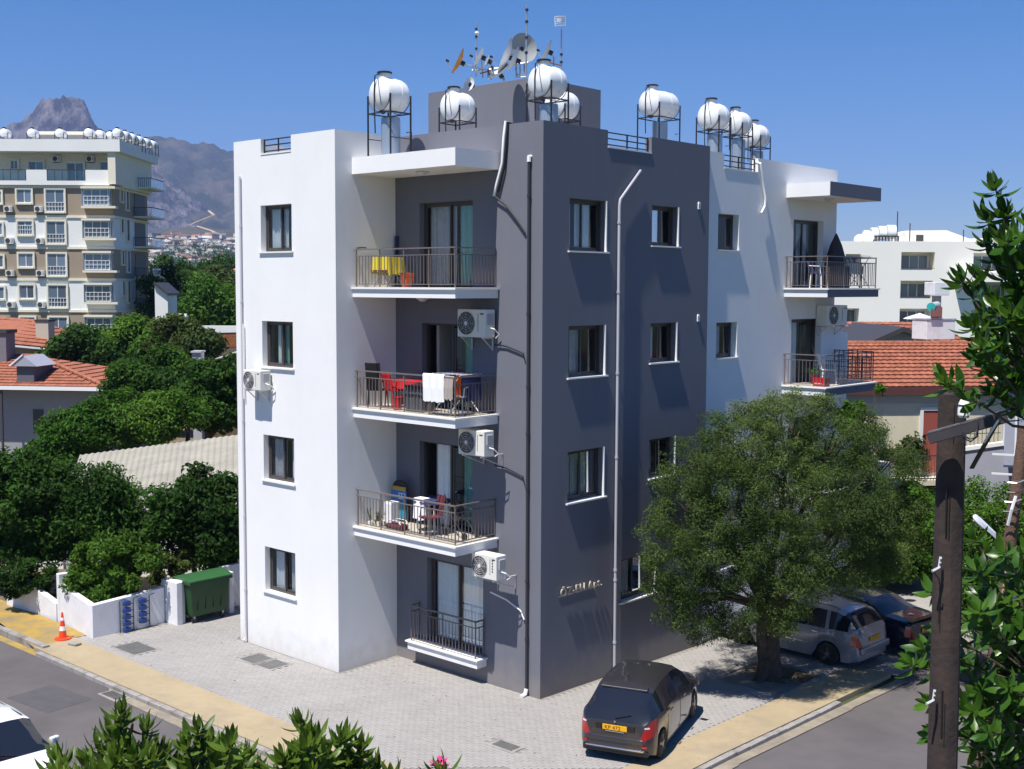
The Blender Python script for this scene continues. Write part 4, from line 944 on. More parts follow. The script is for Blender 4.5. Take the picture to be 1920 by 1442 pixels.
# trees before the mountain
for i, (lab, pts, d, m) in enumerate([
    ('dark tree group right of the beige block, tallest there', [(318, 522, 3.6), (345, 525, 4), (372, 524, 3.6), (330, 545, 4.5), (390, 530, 3.2)], 185, m_lf1),
    ('dark tree touching the white block at roof height of the red houses', [(405, 520, 3.4), (432, 515, 3.8), (445, 525, 4), (420, 540, 3.5)], 200, m_lf1),
    ('greyish green tree in front of the small red roofs', [(400, 545, 3.2), (370, 550, 3.2), (380, 530, 2.6), (420, 555, 2.8)], 150, m_lf4),
    ('dark tree behind the white scrolled parapet', [(330, 575, 2.6), (360, 580, 2.6), (320, 550, 2.6), (345, 560, 2.6)], 122, m_lf1),
    ('bright tree behind the white scrolled parapet, nearest the white block', [(420, 590, 2.0), (390, 590, 2.0), (440, 580, 2.0), (405, 570, 2.2)], 105, m_lf3)]):
    gtree(lab, pts, d, (pts[0][0], 0), 20000, .30 if d > 140 else .22, m, 40+i, clump=1.3, r0=.3, group='distant trees right of the beige block')
# right side: hedge by the road, creeper hedge behind the pole
gtree('dense hedge tree behind the olive and the parked cars', [(1690, 1030, 1.3), (1650, 990, 1.3), (1720, 1000, 1.1), (1700, 960, 1.1), (1735, 1040, 1.0), (1670, 1060, 1.0), (1730, 950, .8), (1640, 1040, 1.2)], 40.5, (1690, 0), 34000, .08, m_lf2, 51, clump=.45, group=None, name='hedge')
gtree('leafy bush below the balcony with the wavy railing', [(1680, 850, 1.0), (1650, 830, .9), (1700, 880, .9), (1640, 870, 1.0), (1720, 900, .7)], 43, (1680, 0), 16000, .09, m_lf4, 52, clump=.45, group=None, name='garden_tree')
gtree('creeper covered hedge between the wooden pole and the street lamp', [(1850, 990, 1.3), (1820, 1010, 1.2), (1870, 1000, 1.2), (1900, 980, 1.2), (1840, 1060, 1.3), (1880, 1070, 1.4), (1920, 1050, 1.4), (1830, 1110, 1.2), (1890, 1130, 1.3), (1940, 1000, 1.3)], 30, (1860, 0), 60000, .05, m_lf3, 53, clump=.35, group=None, name='hedge')
gtree('thin climbing shrub rising behind the olive crown', [(1600, 770, .35), (1590, 790, .4), (1620, 755, .22), (1640, 735, .15), (1655, 725, .12)], 36, (1600, 0), 2600, .07, m_lf3, 54, clump=.2, r0=.03, group=None, name='climbing_shrub', cat='shrub')

# ---- near foliage with single leaves
def leaf_mesh(name, m, L=0.2, w=0.32, n=5, droop=0.18, fold=0.22, curl=0.0):
    """a pointed leaf along +X, folded at its midrib"""
    vs = []; fs = []
    for i in range(n+1):
        t = i/n; x = L*t; hw = L*w*0.5*math.sin(math.pi*min(1, t*0.9+0.08))**0.8*(1 if t < 1 else 0); z = -droop*L*t*t
        y_ = curl*L*t*t; k_ = 1+.12*math.sin(t*9+curl*20); vs += [(x, y_+hw*k_, z+fold*hw*(1+curl*3)), (x, y_, z), (x, y_-hw, z+fold*hw*(1-curl*3))]
    for i in range(n):
        a = 3*i; fs += [(a, a+1, a+4, a+3), (a+1, a+2, a+5, a+4)]
    me = bpy.data.meshes.new(name); me.from_pydata(vs, [], fs); me.materials.append(m)
    me.polygons.foreach_set('use_smooth', [True]*len(fs)); me.update(); return me, np.array(vs), fs
def rosette_dirs(axis, n, rr, spread=(25, 80)):
    u, v = basis(axis); out = []
    for i in range(n):
        a = i*2.399+rr.uniform(-.2, .2); e = math.radians(spread[0]+(spread[1]-spread[0])*(i/n)+rr.uniform(-6, 6))
        out.append((axis*math.cos(e)+(u*math.cos(a)+v*math.sin(a))*math.sin(e)).normalized())
    return out
def near_plant(name, label, cat, base, tips, lm, rr, per=(12, 16), trunk_r=.04, hub=None, maxleaf=300, scale=(.75, 1.15), spread=(20, 95), extra=1, stemm=None, updir=0.35):
    """tips: list of (point, branch root) ; a whorl of leaves at each tip"""
    t = thing(name, label, cat, tuple(base)); mats_ = []; lfs = lm[0][2]
    mb = MB(); hub = Vector(hub)
    mb.tube([Vector(base), Vector(base).lerp(hub, .5)+Vector((rr.uniform(-.1, .1), rr.uniform(-.1, .1), 0)), hub], [trunk_r*1.5, trunk_r*1.2, trunk_r], 8)
    for p in tips:
        p = Vector(p); mid = hub.lerp(p, .55)+Vector((rr.uniform(-.12, .12), rr.uniform(-.12, .12), rr.uniform(-.15, .05)))
        mb.tube([hub, mid, p.lerp(mid, .12), p], [trunk_r*.6, trunk_r*.35, trunk_r*.22, trunk_r*.12], 5)
        ax = ((p-mid).normalized()+Vector((0, 0, updir))).normalized()
        for j in range(extra):
            q = p.lerp(mid, .22*j) if j else p
            for i, d in enumerate(rosette_dirs(ax, rr.randint(*per) if j == 0 else per[0]//2, rr, spread)):
                s = rr.uniform(*scale)*(0.7+.35*(i/per[1]) if j == 0 else 1)
                side = d.cross(ax).normalized() if abs(d.dot(ax)) < .99 else Vector((1, 0, 0)); up = side.cross(d).normalized()
                if up.dot(ax) < 0: up = -up; side = -side
                tw = rr.uniform(-.5, .5); yv = (side*math.cos(tw)+up*math.sin(tw)); zv = d.cross(yv)
                mm = Matrix((d*s, yv*s, zv*s)).transposed().to_4x4(); mm.translation = q+d*.01-ax*(.012*i/3)
                mats_.append(mm)
    mb.build('branches', stemm or m_bark, t, smooth=True)
    cc = CAM
    mats_.sort(key=lambda M_: (M_.translation-cc).length)
    vis_ = []; hid = []
    for M_ in mats_:
        v = M_.translation-CAM; dd = v.dot(_F); px = 960+FOC*v.dot(_R2)/dd if dd > 0 else -1; py = 721-FOC*v.dot(_U2)/dd if dd > 0 else -1
        (vis_ if (-60 < px < 1980 and -60 < py < 1500) else hid).append(M_)
    for M_ in vis_[:maxleaf]: put('leaf', rr.choice(lm)[0], t, M_)
    rest_ = vis_[maxleaf:]+hid
    if rest_:
        V = []; 
        for M_ in rest_:
            A = np.array(M_); lv = rr.choice(lm)[1]; V.append(lv @ A[:3, :3].T+A[:3, 3])
        V = np.concatenate(V)-np.array(base); F = [tuple(k+i*len(lv) for k in f) for i in range(len(rest_)) for f in lfs]
        m2 = bpy.data.meshes.new('foliage'); m2.from_pydata(V.tolist(), [], F); m2.materials.append(lm[0][0].materials[0]); m2.polygons.foreach_set('use_smooth', [True]*len(F)); m2.update()
        link('foliage', m2, t)['kind'] = 'stuff'
    return t
m_loq = leaf_mat('oleander_leaf', (0.040, 0.082, 0.008), (0.095, 0.16, 0.018), trans=0.3, rough=0.4, spec=.3, vscale=4, isl=0.3)
m_fic = leaf_mat('rubber_tree_leaf', (0.022, 0.070, 0.007), (0.060, 0.135, 0.013), trans=0.3, rough=0.32, spec=.35, vscale=3, isl=0.3)
lset = lambda m_, L, w, d: [leaf_mesh('leaf', m_, L*a, w*b_, droop=d*c_, curl=e_, fold=g_) for a, b_, c_, e_, g_ in ((1, 1, 1, .03, .22), (.85, 1.15, .2, -.10, .35), (1.1, .85, 2.2, .12, .15), (.9, 1, 1.5, -.05, .5))]
loqm = lset(m_loq, .17, .27, .25); ficm = lset(m_fic, .25, .42, .18)
rr = random.Random(5)
def tips_of(lst, d, rr, j=.5): return [PX(px, py, d+rr.uniform(-j, j)) for px, py in lst]
D0 = 8.5
A = tips_of([(225, 1340), (205, 1375), (275, 1365), (185, 1400), (240, 1400), (300, 1405), (215, 1430), (265, 1440), (320, 1430), (160, 1435), (110, 1420), (190, 1460), (240, 1480), (300, 1470), (130, 1460), (225, 1410), (255, 1420), (170, 1450), (285, 1425), (345, 1460), (210, 1455), (100, 1450), (150, 1470)], D0, rr)
B = tips_of([(370, 1370), (395, 1390), (350, 1400), (430, 1395), (390, 1420), (345, 1440), (420, 1440), (460, 1420), (440, 1470), (370, 1480), (480, 1450), (405, 1410), (360, 1425), (395, 1450), (425, 1460), (450, 1440)], D0-.3, rr)
Cc = tips_of([(562, 1355), (590, 1385), (640, 1385), (675, 1400), (560, 1410), (610, 1420), (530, 1425), (650, 1430), (700, 1440), (580, 1450), (630, 1460), (540, 1470), (690, 1475), (500, 1460), (580, 1425), (625, 1435), (665, 1450), (600, 1440), (550, 1450), (640, 1470), (575, 1400)], D0-.2, rr)
for nm, lst, lab, bx in (('A', A, 'leafy shrub top at the bottom left, nearest the white car', 230), ('B', B, 'leafy shrub top in the middle of the bottom left row', 400), ('C', Cc, 'leafy shrub top at the bottom, rightmost of the row', 610)):
    h = PX(bx, 1600, D0); bs = Vector((h.x, h.y, -0.58))
    near_plant('oleander_shrub', lab, 'shrub', bs, lst, loqm, rr, per=(15, 20), hub=h, trunk_r=.05, extra=3).__setitem__('group', 'oleander shrubs along the bottom edge')
# pink flower head on its own shrub just below the frame
m_pink = mat('pink_petal', (0.65, 0.03, 0.22), 0.6)
h = PX(822, 1500, 8.2); bs = Vector((h.x, h.y, -0.58)); hp = PX(825, 1448, 8.2)
fp = near_plant('oleander_shrub', 'shrub with a pink flower head peeping in at the bottom edge', 'shrub', bs, [hp, PX(800, 1470, 8.2), PX(850, 1475, 8.2), PX(735, 1462, 8.2)], loqm, rr, per=(8, 10), hub=h, trunk_r=.03)
fb = MB()
for i in range(26):
    d = Vector((rr.uniform(-1, 1), rr.uniform(-1, 1), rr.uniform(-.2, 1))).normalized(); c = hp+Vector((0, 0, .03)); u, v = basis(d); s = .028; q = c+d*rr.uniform(.02, .05)
    fb.add([q, q+d*s+u*s*.5, q+d*s*1.7, q+d*s-u*s*.5], [(0, 1, 2, 3)])
fb.build('flower_head', m_pink, fp)
# rubber tree at the right: upper branch in front of the houses, lower mass behind the pole
U = tips_of([(1865, 350), (1850, 410), (1885, 400), (1910, 440), (1850, 455), (1880, 490), (1800, 525), (1835, 520), (1905, 540), (1870, 570), (1900, 610), (1850, 600), (1820, 610), (1880, 650), (1910, 680), (1840, 650), (1870, 700), (1830, 670), (1775, 715), (1860, 735), (1915, 735), (1930, 480), (1950, 560), (1940, 640), (1935, 420), (1960, 700), (1890, 760), (1900, 570), (1925, 600), (1885, 450), (1915, 500), (1915, 640), (1905, 710), (1925, 560), (1920, 720), (1945, 600), (1895, 590), (1940, 500), (1850, 680)], 8.6, rr, .6)
hb = PX(2060, 820, 8.6)
near_plant('rubber_tree', 'glossy leaved rubber tree branch hanging in from the right edge, above the roofs', 'tree', Vector((hb.x, hb.y, -.58)), U, lset(m_fic, .16, .40, .25), rr, per=(11, 15), hub=hb, trunk_r=.03, extra=3, spread=(20, 110), updir=.1)
Lw = tips_of([(1710, 1245), (1745, 1110), (1740, 1320), (1750, 1380), (1765, 1180), (1730, 1215)], 12.4, rr, .2)
for px in range(1835, 2000, 36):
    for py in range(1030, 1500, 36): Lw.append(PX(px+rr.uniform(-20, 20), py+rr.uniform(-20, 20), 12.6+rr.uniform(-.8, 1.2)))
hb = PX(2080, 1350, 12.8)
near_plant('rubber_tree', 'large glossy leaved rubber tree filling the lower right corner behind the pole', 'tree', Vector((hb.x, hb.y, -.58)), Lw, ficm, rr, per=(9, 12), hub=hb, trunk_r=.04, extra=3, spread=(30, 120), updir=.1)
# ------------------------------------------------------------------ far setting: mountains, town
def fr(px, py, d): return survey(px, py, d)
UP = Vector((0, 0, 1))
from mathutils import noise as mnoise
def ridge(name, prof, d, depth, m, seed, rough=1.0, nx=240, ny=46, crag=0.0):
    """terrain strip: crest line follows prof (bearing px, elevation py) at distance d, falls towards the viewer over depth metres"""
    vs = []; fs = []
    for j in range(ny+1):
        t = j/ny
        for i in range(nx+1):
            px = prof[0][0]+(prof[-1][0]-prof[0][0])*i/nx; py = interp(prof, px)
            dd = d-depth*t; c = fr(px, py, d); base = fr(px, 536, d); hz_ = c.z+1
            q = CAM+(Vector((c.x, c.y, 0))-Vector((CAM.x, CAM.y, 0)))*(dd/d); q = Vector((q.x, q.y, 0))
            prof_t = (1-t)**1.35 if t > .04 else 1-t*.6
            n1 = mnoise.fractal(Vector((q.x/420+seed, q.y/420, 0)), 1.0, 2.1, 6)
            n2 = mnoise.ridged_multi_fractal(Vector((q.x/260, q.y/260+seed, 1)), 0.9, 2.2, 6, 1.0, 2.0)
            z = hz_*prof_t + rough*(n1*55+(n2-1.2)*55)*math.sin(math.pi*min(1, t*1.0+.03))*(.35+.65*(1-t)) + rough*(n2-1.2)*(34 if t < .05 else 0)*.6
            if crag: n3 = mnoise.ridged_multi_fractal(Vector((q.x/60, q.y/60, seed+3)), 0.8, 2.2, 5, 1.0, 2.0); z += crag*(n3-1.1)*(1 if t < .6 else .4)
            vs.append((q.x, q.y, max(z, -1.2+1.2*(1-t)*6)-1 if t < .97 else -3))
    # back side
    for j in range(ny):
        for i in range(nx): a = j*(nx+1)+i; fs.append((a, a+1, a+nx+2, a+nx+1))
    k = len(vs)
    for i in range(nx+1):
        v = Vector(vs[i]); q = CAM+(v-CAM)*1.25; vs.append((q.x, q.y, -3))
    for i in range(nx): fs.append((i+1, i, k+i, k+i+1))
    me = bpy.data.meshes.new(name); me.from_pydata(vs, [], fs); me.materials.append(m)
    bm = bmesh.new(); bm.from_mesh(me); bmesh.ops.recalc_face_normals(bm, faces=bm.faces); bm.to_mesh(me); bm.free()
    me.polygons.foreach_set('use_smooth', [True]*len(me.polygons)); me.update()
    o = link(name, me); o['kind'] = 'structure'; return o
def rock_mat(name, rock, green, scale, thr=(0.45, 0.6)):
    m = bpy.data.materials.new(name); m.use_nodes = True; nt = m.node_tree; b = nt.nodes['Principled BSDF']; b.inputs['Roughness'].default_value = 0.95
    geo = nt.nodes.new('ShaderNodeNewGeometry'); mp = nt.nodes.new('ShaderNodeMapping'); mp.inputs['Scale'].default_value = (1, 1, .45)
    n = nt.nodes.new('ShaderNodeTexNoise'); n.inputs['Scale'].default_value = scale; n.inputs['Detail'].default_value = 10; n.inputs['Roughness'].default_value = .7
    nt.links.new(geo.outputs['Position'], mp.inputs[0]); nt.links.new(mp.outputs[0], n.inputs['Vector'])
    r = nt.nodes.new('ShaderNodeValToRGB'); r.color_ramp.elements[0].position = thr[0]; r.color_ramp.elements[1].position = thr[1]
    r.color_ramp.elements[0].color = (*green, 1); r.color_ramp.elements[1].color = (*rock, 1)
    nt.links.new(n.outputs['Fac'], r.inputs[0]); nt.links.new(r.outputs[0], b.inputs['Base Color'])
    bp = nt.nodes.new('ShaderNodeBump'); bp.inputs['Strength'].default_value = 1; bp.inputs['Distance'].default_value = 30
    nt.links.new(n.outputs['Fac'], bp.inputs['Height']); nt.links.new(bp.outputs[0], b.inputs['Normal']); return m
m_rock = rock_mat('grey_limestone_rock', (0.22, 0.20, 0.19), (0.03, 0.032, 0.03), 0.022, (.42, .62))
m_slope = rock_mat('scrubby_mountain_slope', (0.12, 0.10, 0.075), (0.022, 0.034, 0.018), 0.006, (.44, .66))
m_foot = rock_mat('green_foothill', (0.10, 0.09, 0.05), (0.035, 0.05, 0.022), 0.01)
ridge('mountain', [(-160, 300), (-60, 262), (0, 243), (15, 232), (30, 236), (48, 222), (60, 214), (70, 199), (78, 187), (90, 184), (104, 186), (118, 184), (130, 187), (142, 186), (156, 192), (164, 203), (172, 222), (180, 240), (188, 248), (215, 262), (250, 285), (290, 320), (420, 420)], 3800, 700, m_rock, 3, rough=.42, nx=420, ny=70, crag=17)
ridge('mountain', [(-400, 330), (100, 300), (230, 268), (280, 262), (330, 260), (345, 263), (360, 272), (385, 271), (400, 277), (420, 285), (440, 287), (520, 300), (640, 330), (800, 390), (1000, 450), (1300, 500), (1700, 520), (2400, 528)], 4600, 2000, m_slope, 9, rough=1.0, nx=420, ny=70, crag=14)
ridge('hill', [(-400, 470), (250, 452), (320, 425), (400, 428), (440, 432), (600, 470), (900, 510), (1500, 528), (2400, 530)], 2700, 1100, m_foot, 17, rough=.25, ny=24)
ridge('hill', [(-400, 470), (200, 448), (300, 443), (440, 441), (560, 462), (700, 490), (1000, 515), (1500, 530), (2400, 532)], 1800, 1050, m_foot, 23, rough=.04, ny=24)
# pale winding track up the hill
m_track = mat('pale_dirt_track', (0.50, 0.38, 0.26), 0.9)
def road_ribbon(pts, d0, d1, w):
    b = MB(); n = len(pts); P_ = []
    for i, (px, py) in enumerate(pts):
        d = d0+(d1-d0)*i/(n-1); P_.append(fr(px, py, d))
    for i in range(n-1):
        a, c = P_[i], P_[i+1]; b.add([a-RH*w, a+RH*w+UP*.3, c+RH*w+UP*.3, c-RH*w], [(0, 1, 2, 3)]); 
        b.add([a-UP*w*.5, c-UP*w*.5, c+UP*w*.5, a+UP*w*.5], [(0, 1, 2, 3)])
    return b
b = road_ribbon([(412, 449), (414, 444), (408, 438), (395, 432), (370, 424)], 1820, 2050, 2.6); b.build('track', m_track)['kind'] = 'structure'
b = road_ribbon([(354, 422), (372, 414), (390, 407), (401, 403), (396, 399), (391, 395)], 2080, 2400, 2.6); b.build('track', m_track)['kind'] = 'structure'
# small white town at the foot of the mountain: hundreds of tiny houses
tb = MB(); rt = random.Random(8)
for i in range(560):
    d = rt.uniform(900, 1750); px = rt.uniform(250, 480) if i % 5 else rt.uniform(-300, 2300)
    p = fr(px, 536, d); t = (d-900)/850; hz__ = 9.24+(536-(443 if px < 500 else 515))/2276*1800; z = hz__*max(0, 1-(1800-d)/1050)**1.35+rt.uniform(0, 3)
    w, l, h = rt.uniform(4, 9), rt.uniform(4, 9), rt.uniform(4, 9); tb.mi(0 if rt.random() < .7 else 1)
    a = rt.uniform(0, 1.5); tb.obox((p.x, p.y, z), (math.cos(a), math.sin(a), 0), (-math.sin(a), math.cos(a), 0), (0, 0, 1), w, l, h/2)
    if rt.random() < .22: tb.mi(2); tb.obox((p.x, p.y, z+h/2+.5), (math.cos(a), math.sin(a), 0), (-math.sin(a), math.cos(a), 0), (0, 0, 1), w*1.05, l*1.05, .6)
tb.build('distant_town', [mat('town_white', (0.7, 0.68, 0.64), .9), mat('town_beige', (0.45, 0.38, 0.3), .9), mat('town_roof', (0.34, 0.17, 0.11), .9)])['kind'] = 'stuff'
# rising ground and woods under the town
wb_ = []
for i in range(420):
    d = rt.uniform(230, 1500); px = rt.uniform(-200, 2300) if i % 2 else rt.uniform(280, 460)
    p = fr(px, 536, d); t = max(0, (d-800)/700); z = (9.24+(536-(443 if px < 500 else 515))/2276*1800)*max(0, 1-(1800-d)/1050)**1.35 if d > 750 else 1; r = rt.uniform(3, 6)*(1+d/900); wb_.append((p.x, p.y, z+r*.3, r*1.4, r*1.4, r*.8))
rsw = np.random.RandomState(4); P, N = clump_points(wb_, 60000, rsw, 2.6, ncl=5000, shell=.6)
V, F = leaves(P, N, 0.85, rsw, .6); link('distant_wood', np_mesh('distant_wood', V, F, m_lf1))['kind'] = 'stuff'

# ------------------------------------------------------------------ buildings of the neighbourhood (local axes: across, away, up)
m_beigew = mat('beige_render', (0.34, 0.27, 0.20), 0.9, var=0.1, vscale=.5)
m_creamw = mat('cream_render', (0.76, 0.71, 0.58), 0.9, var=0.06)
m_offw = mat('off_white_render', (0.78, 0.78, 0.76), 0.9, var=0.06, vscale=.4)
m_pvcframe = mat('white_window_frame', (0.75, 0.75, 0.73), 0.4)
m_fglass = mat('blue_window_glass', (0.10, 0.14, 0.20), 0.08, spec=0.8, objvar=0.5)
m_rust = mat('dark_rail', (0.05, 0.045, 0.045), .5)
m_tilered = mat('terracotta_tile', (0.33, 0.115, 0.062), 0.85, var=.25, vscale=2.5, bump=.3, objvar=.16)
m_tilered2 = mat('terracotta_tile_field', (0.33, 0.115, 0.062), 0.85, var=.25, vscale=2.5, bump=.3, rnd_island=.16)
YR = math.atan2(RH.y, RH.x)
class LF:
    """local frame: u across (right), v away, w up, from a surveyed corner"""
    def __init__(s, o, rot=0.0):
        s.o = Vector((o[0], o[1], 0)); a = YR+rot; s.u = Vector((math.cos(a), math.sin(a), 0)); s.v = Vector((-math.sin(a), math.cos(a), 0))
    def p(s, u, v, w): return s.o+s.u*u+s.v*v+UP*w
    def box(s, b, u0, u1, v0, v1, w0, w1): return b.obox(s.p((u0+u1)/2, (v0+v1)/2, (w0+w1)/2), s.u, s.v, UP, (u1-u0)/2, (v1-v0)/2, (w1-w0)/2)
def fwin(f, parent, u0, u1, w0, w1, v, panes=2, fm=None, rail=False, side=False, sur=None, bar=False):
    """window of a farther building: surround, frame, panes; on the front (v) or on the right side face (u=const when side)"""
    fm = fm or m_pvcframe
    def bx(b, a0, a1, c0, c1, e0, e1):
        if side: f.box(b, side-e1, side-e0, a0, a1, c0, c1)
        else: f.box(b, a0, a1, v+e0, v+e1, c0, c1)
    b = MB()
    if sur:
        bx(b, u0-.16, u0, w0-.16, w1+.16, -.10, .05); bx(b, u1, u1+.16, w0-.16, w1+.16, -.10, .05); bx(b, u0, u1, w1, w1+.16, -.10, .05); bx(b, u0-.05, u1+.05, w0-.16, w0, -.16, .05)
        root = b.build('window', sur, parent)
        b = MB()
    else: root = None
    t = .07
    bx(b, u0, u1, w1-t, w1, -.01, .05); bx(b, u0, u1, w0, w0+t, -.01, .05); bx(b, u0, u0+t, w0+t, w1-t, -.01, .05); bx(b, u1-t, u1, w0+t, w1-t, -.01, .05)
    for i in range(1, panes): c = u0+(u1-u0)*i/panes; bx(b, c-t/2, c+t/2, w0+t, w1-t, -.01, .05)
    if bar: bx(b, u0+t, u1-t, w0+(w1-w0)*.4, w0+(w1-w0)*.4+.06, -.02, .05)
    fo = b.build('window' if root is None else 'frame', fm, root or parent); root = root or fo
    for i in range(panes):
        g = MB(); a = u0+(u1-u0)*i/panes; c = u0+(u1-u0)*(i+1)/panes
        bx(g, a+t*.6, c-t*.6, w0+t, w1-t, .012, .03); g.build('pane', m_fglass, root)
    if rail:
        r = MB(); hh = w0+.9
        bx(r, u0, u1, hh-.05, hh, -.06, -.02); bx(r, u0, u1, w0+.45, w0+.49, -.06, -.02)
        for i in range(7): c = u0+(u1-u0)*i/6; bx(r, c-.02, c+.02, w0, hh, -.055, -.025)
        r.build('rail', m_pvcframe, root)
    return root
def ac_far(f, u, v, w, label, group, sc=1.0, side=None):
    t = thing('air_conditioner', label, 'air conditioner', tuple(f.p(u, v, w)), 0, group)
    b = MB(); f.box(b, u-.4, u+.4, v-.34, v-.04, w, w+.58); b.build('casing', m_acw, t)
    MB().cyl(f.p(u-.1, v-.36, w+.29), f.p(u-.1, v-.335, w+.29), .23, n=12).build('fan_grille', m_acd, t)
    b = MB(); f.box(b, u+.2, u+.38, v-.355, v-.34, w+.1, w+.5); b.build('cover', m_plinth, t)
    b = MB(); f.box(b, u-.35, u+.35, v-.34, v, w-.05, w-.01); b.build('bracket', m_rust, t)
# --- left apartment block, 116 m away, front square to us
f = LF(fr(230, 536, 116)); g_ = 116/FOC
U_ = lambda px: (px-230)*g_
Z_ = lambda py: 9.24+(538.0-py)*g_
ap = thing('apartment_building', 'tall beige and white apartment block at the left with many water tanks on its roof', 'building', tuple(f.p(-8, 0, -1)))
bands = [(350, 418, 1, 'b'), (406, 470, 0, 'w'), (464, 528, 1, 'b'), (524, 590, 0, 'w'), (586, 660, 1, 'b')]
bb = [(355, 410, m_beigew), (410, 468, m_offw), (468, 527, m_beigew), (527, 586, m_offw), (586, 740, m_beigew)]
uL = U_(-90); uR = U_(212); dp = 11.5
for (pa, pb, mm) in bb:
    b = MB(); f.box(b, uL, uR, 0.5, dp, Z_(pb), Z_(pa)); b.build('wall', mm, ap)
    b = MB(); f.box(b, uL-.1, uR+.15, .40, dp+.1, Z_(pa)-.22, Z_(pa)+.02); b.build('string_course', m_creamw, ap)
b = MB(); f.box(b, uL, U_(222), 2.2, dp, Z_(355), Z_(292)); b.build('wall', m_creamw, ap)            # set back top storey
b = MB(); f.box(b, uL, U_(232), -.3, dp+.6, Z_(293), Z_(271)); b.build('roof_fascia', m_offw, ap)
b = MB(); f.box(b, U_(208), U_(222), -.1, 2.2, Z_(352), Z_(293)); b.build('corner_pier', m_creamw, ap)
b = MB(); f.box(b, uL, U_(208), 0.2, 2.2, Z_(354), Z_(346)); b.build('terrace_slab', m_offw, ap)
for (a, c) in ((54, 92), (164, 207)): b = MB(); f.box(b, U_(a), U_(c), .2, .35, Z_(346), Z_(326)); b.build('terrace_parapet', m_offw, ap)
for (a, c) in ((-60, 54), (92, 164)):
    r = MB(); f.box(r, U_(a), U_(c), .22, .26, Z_(327), Z_(325.5)); 
    for k in range(int((c-a)/14)+1): f.box(r, U_(a+14*k), U_(a+14*k)+.05, .22, .26, Z_(346), Z_(326))
    ro = r.build('terrace_rail', m_rust, ap)
    g2 = MB(); f.box(g2, U_(a), U_(c), .23, .245, Z_(345), Z_(328)); g2.build('glass_panel', m_pane, ro)
for (a, c, t_, bo) in ((44, 72, 307, 344), (116, 148, 309, 344), (180, 208, 307, 325), (10, 24, 305, 322)):
    fwin(f, ap, U_(a), U_(c), Z_(bo), Z_(t_), 2.10, 2, sur=m_creamw)
rows = [362, 421, 481, 540, 600]
for r, y in enumerate(rows):
    s = m_creamw
    for c0, c1, y0, y1, pn, rl in ((-6, 5, y+4, y+26, 1, 0), (34, 61, y, y+25, 2, 1 if r in (1, 4) else 0), (88, 122, y, y+41, 2, 1), (162, 216, y+2, y+30, 3, 1)):
        x0 = c0; v_ = .42
        if c0 == 162:
            b = MB(); f.box(b, U_(158), U_(222), -.35, .5, Z_(y+35), Z_(y+31)); b.build('bay_slab', m_creamw, ap); b = MB(); f.box(b, U_(158), U_(222 if r == 0 else 212), -.4, .5, Z_(y-1), Z_(y-5)); b.build('bay_slab', m_creamw, ap)
            fwin(f, ap, U_(162), U_(208), Z_(y+30), Z_(y), -.15, 3, rail=True)
            b = MB(); f.box(b, U_(158), U_(209), -.14, .5, Z_(y+31), Z_(y-1)); b.build('bay', m_fglass, ap)
            fwin(f, ap, -.1, .45, Z_(y+30), Z_(y), 0, 1, side=U_(209)+.04)
        else:
            fwin(f, ap, U_(c0), U_(c1), Z_(y1), Z_(y0), v_, pn, rail=bool(rl), sur=s)
    for px in (18, 75):
        if y+24 < 600: ac_far(f, U_(px), .5, Z_(y+42), f"{['right', 'left'][px < 40]} air conditioner on the {['top brown', 'upper white', 'middle brown', 'lower white', 'lowest brown'][r]} band of the beige block", 'air conditioners on the beige block front') if y < 580 else None
ac_far(f, U_(98), 2.2, Z_(308), 'air conditioner above the glazed terrace door of the white top storey', 'air conditioners of the top storey')
ac_far(f, U_(162), 2.2, Z_(308), 'air conditioner left of the small window of the white top storey', 'air conditioners of the top storey')
for r, y in enumerate([305]+rows):      # right side face: slim windows, balconies at the far corner
    for (v0, v1, h0, h1) in ((2.6, 3.2, 1.0, 2.2), (4.2, 5.0, .3, 2.2)):
        z0 = Z_(y+34); fwin(f, ap, v0, v1, z0+h0-.2, z0+h1-.1, 0, 1, side=uR+.05, sur=m_creamw, fm=m_frame)
    z0 = Z_(y+42)
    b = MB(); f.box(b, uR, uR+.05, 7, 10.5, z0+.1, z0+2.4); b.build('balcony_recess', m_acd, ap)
    b = MB(); f.box(b, uR-.3, uR+1.9, 6.6, 11.2, z0-.15, z0+.02); s = b.build('balcony_slab', m_creamw, ap)
    r_ = MB(); f.box(r_, uR, uR+1.85, 6.6, 6.65, z0+.85, z0+.92); f.box(r_, uR+1.8, uR+1.87, 6.6, 11.1, z0+.85, z0+.92)
    for k in range(10): f.box(r_, uR+.2*k, uR+.2*k+.03, 6.6, 6.64, z0, z0+.9)
    r_.build('balcony_rail', m_rust, s)
    g2 = MB(); f.box(g2, uR+1.8, uR+1.83, 6.7, 11.1, z0+.05, z0+.85); g2.build('glass_panel', m_pane, s)
b = MB(); f.box(b, U_(20), U_(122), 6, 11, Z_(272), Z_(248)); b.build('roof_room', mat('grey_render', (.3, .3, .31), .9), ap)
b = MB(); f.box(b, U_(18), U_(124), 5.8, 11.2, Z_(248), Z_(242)); b.build('roof_room_cap', m_creamw, ap)
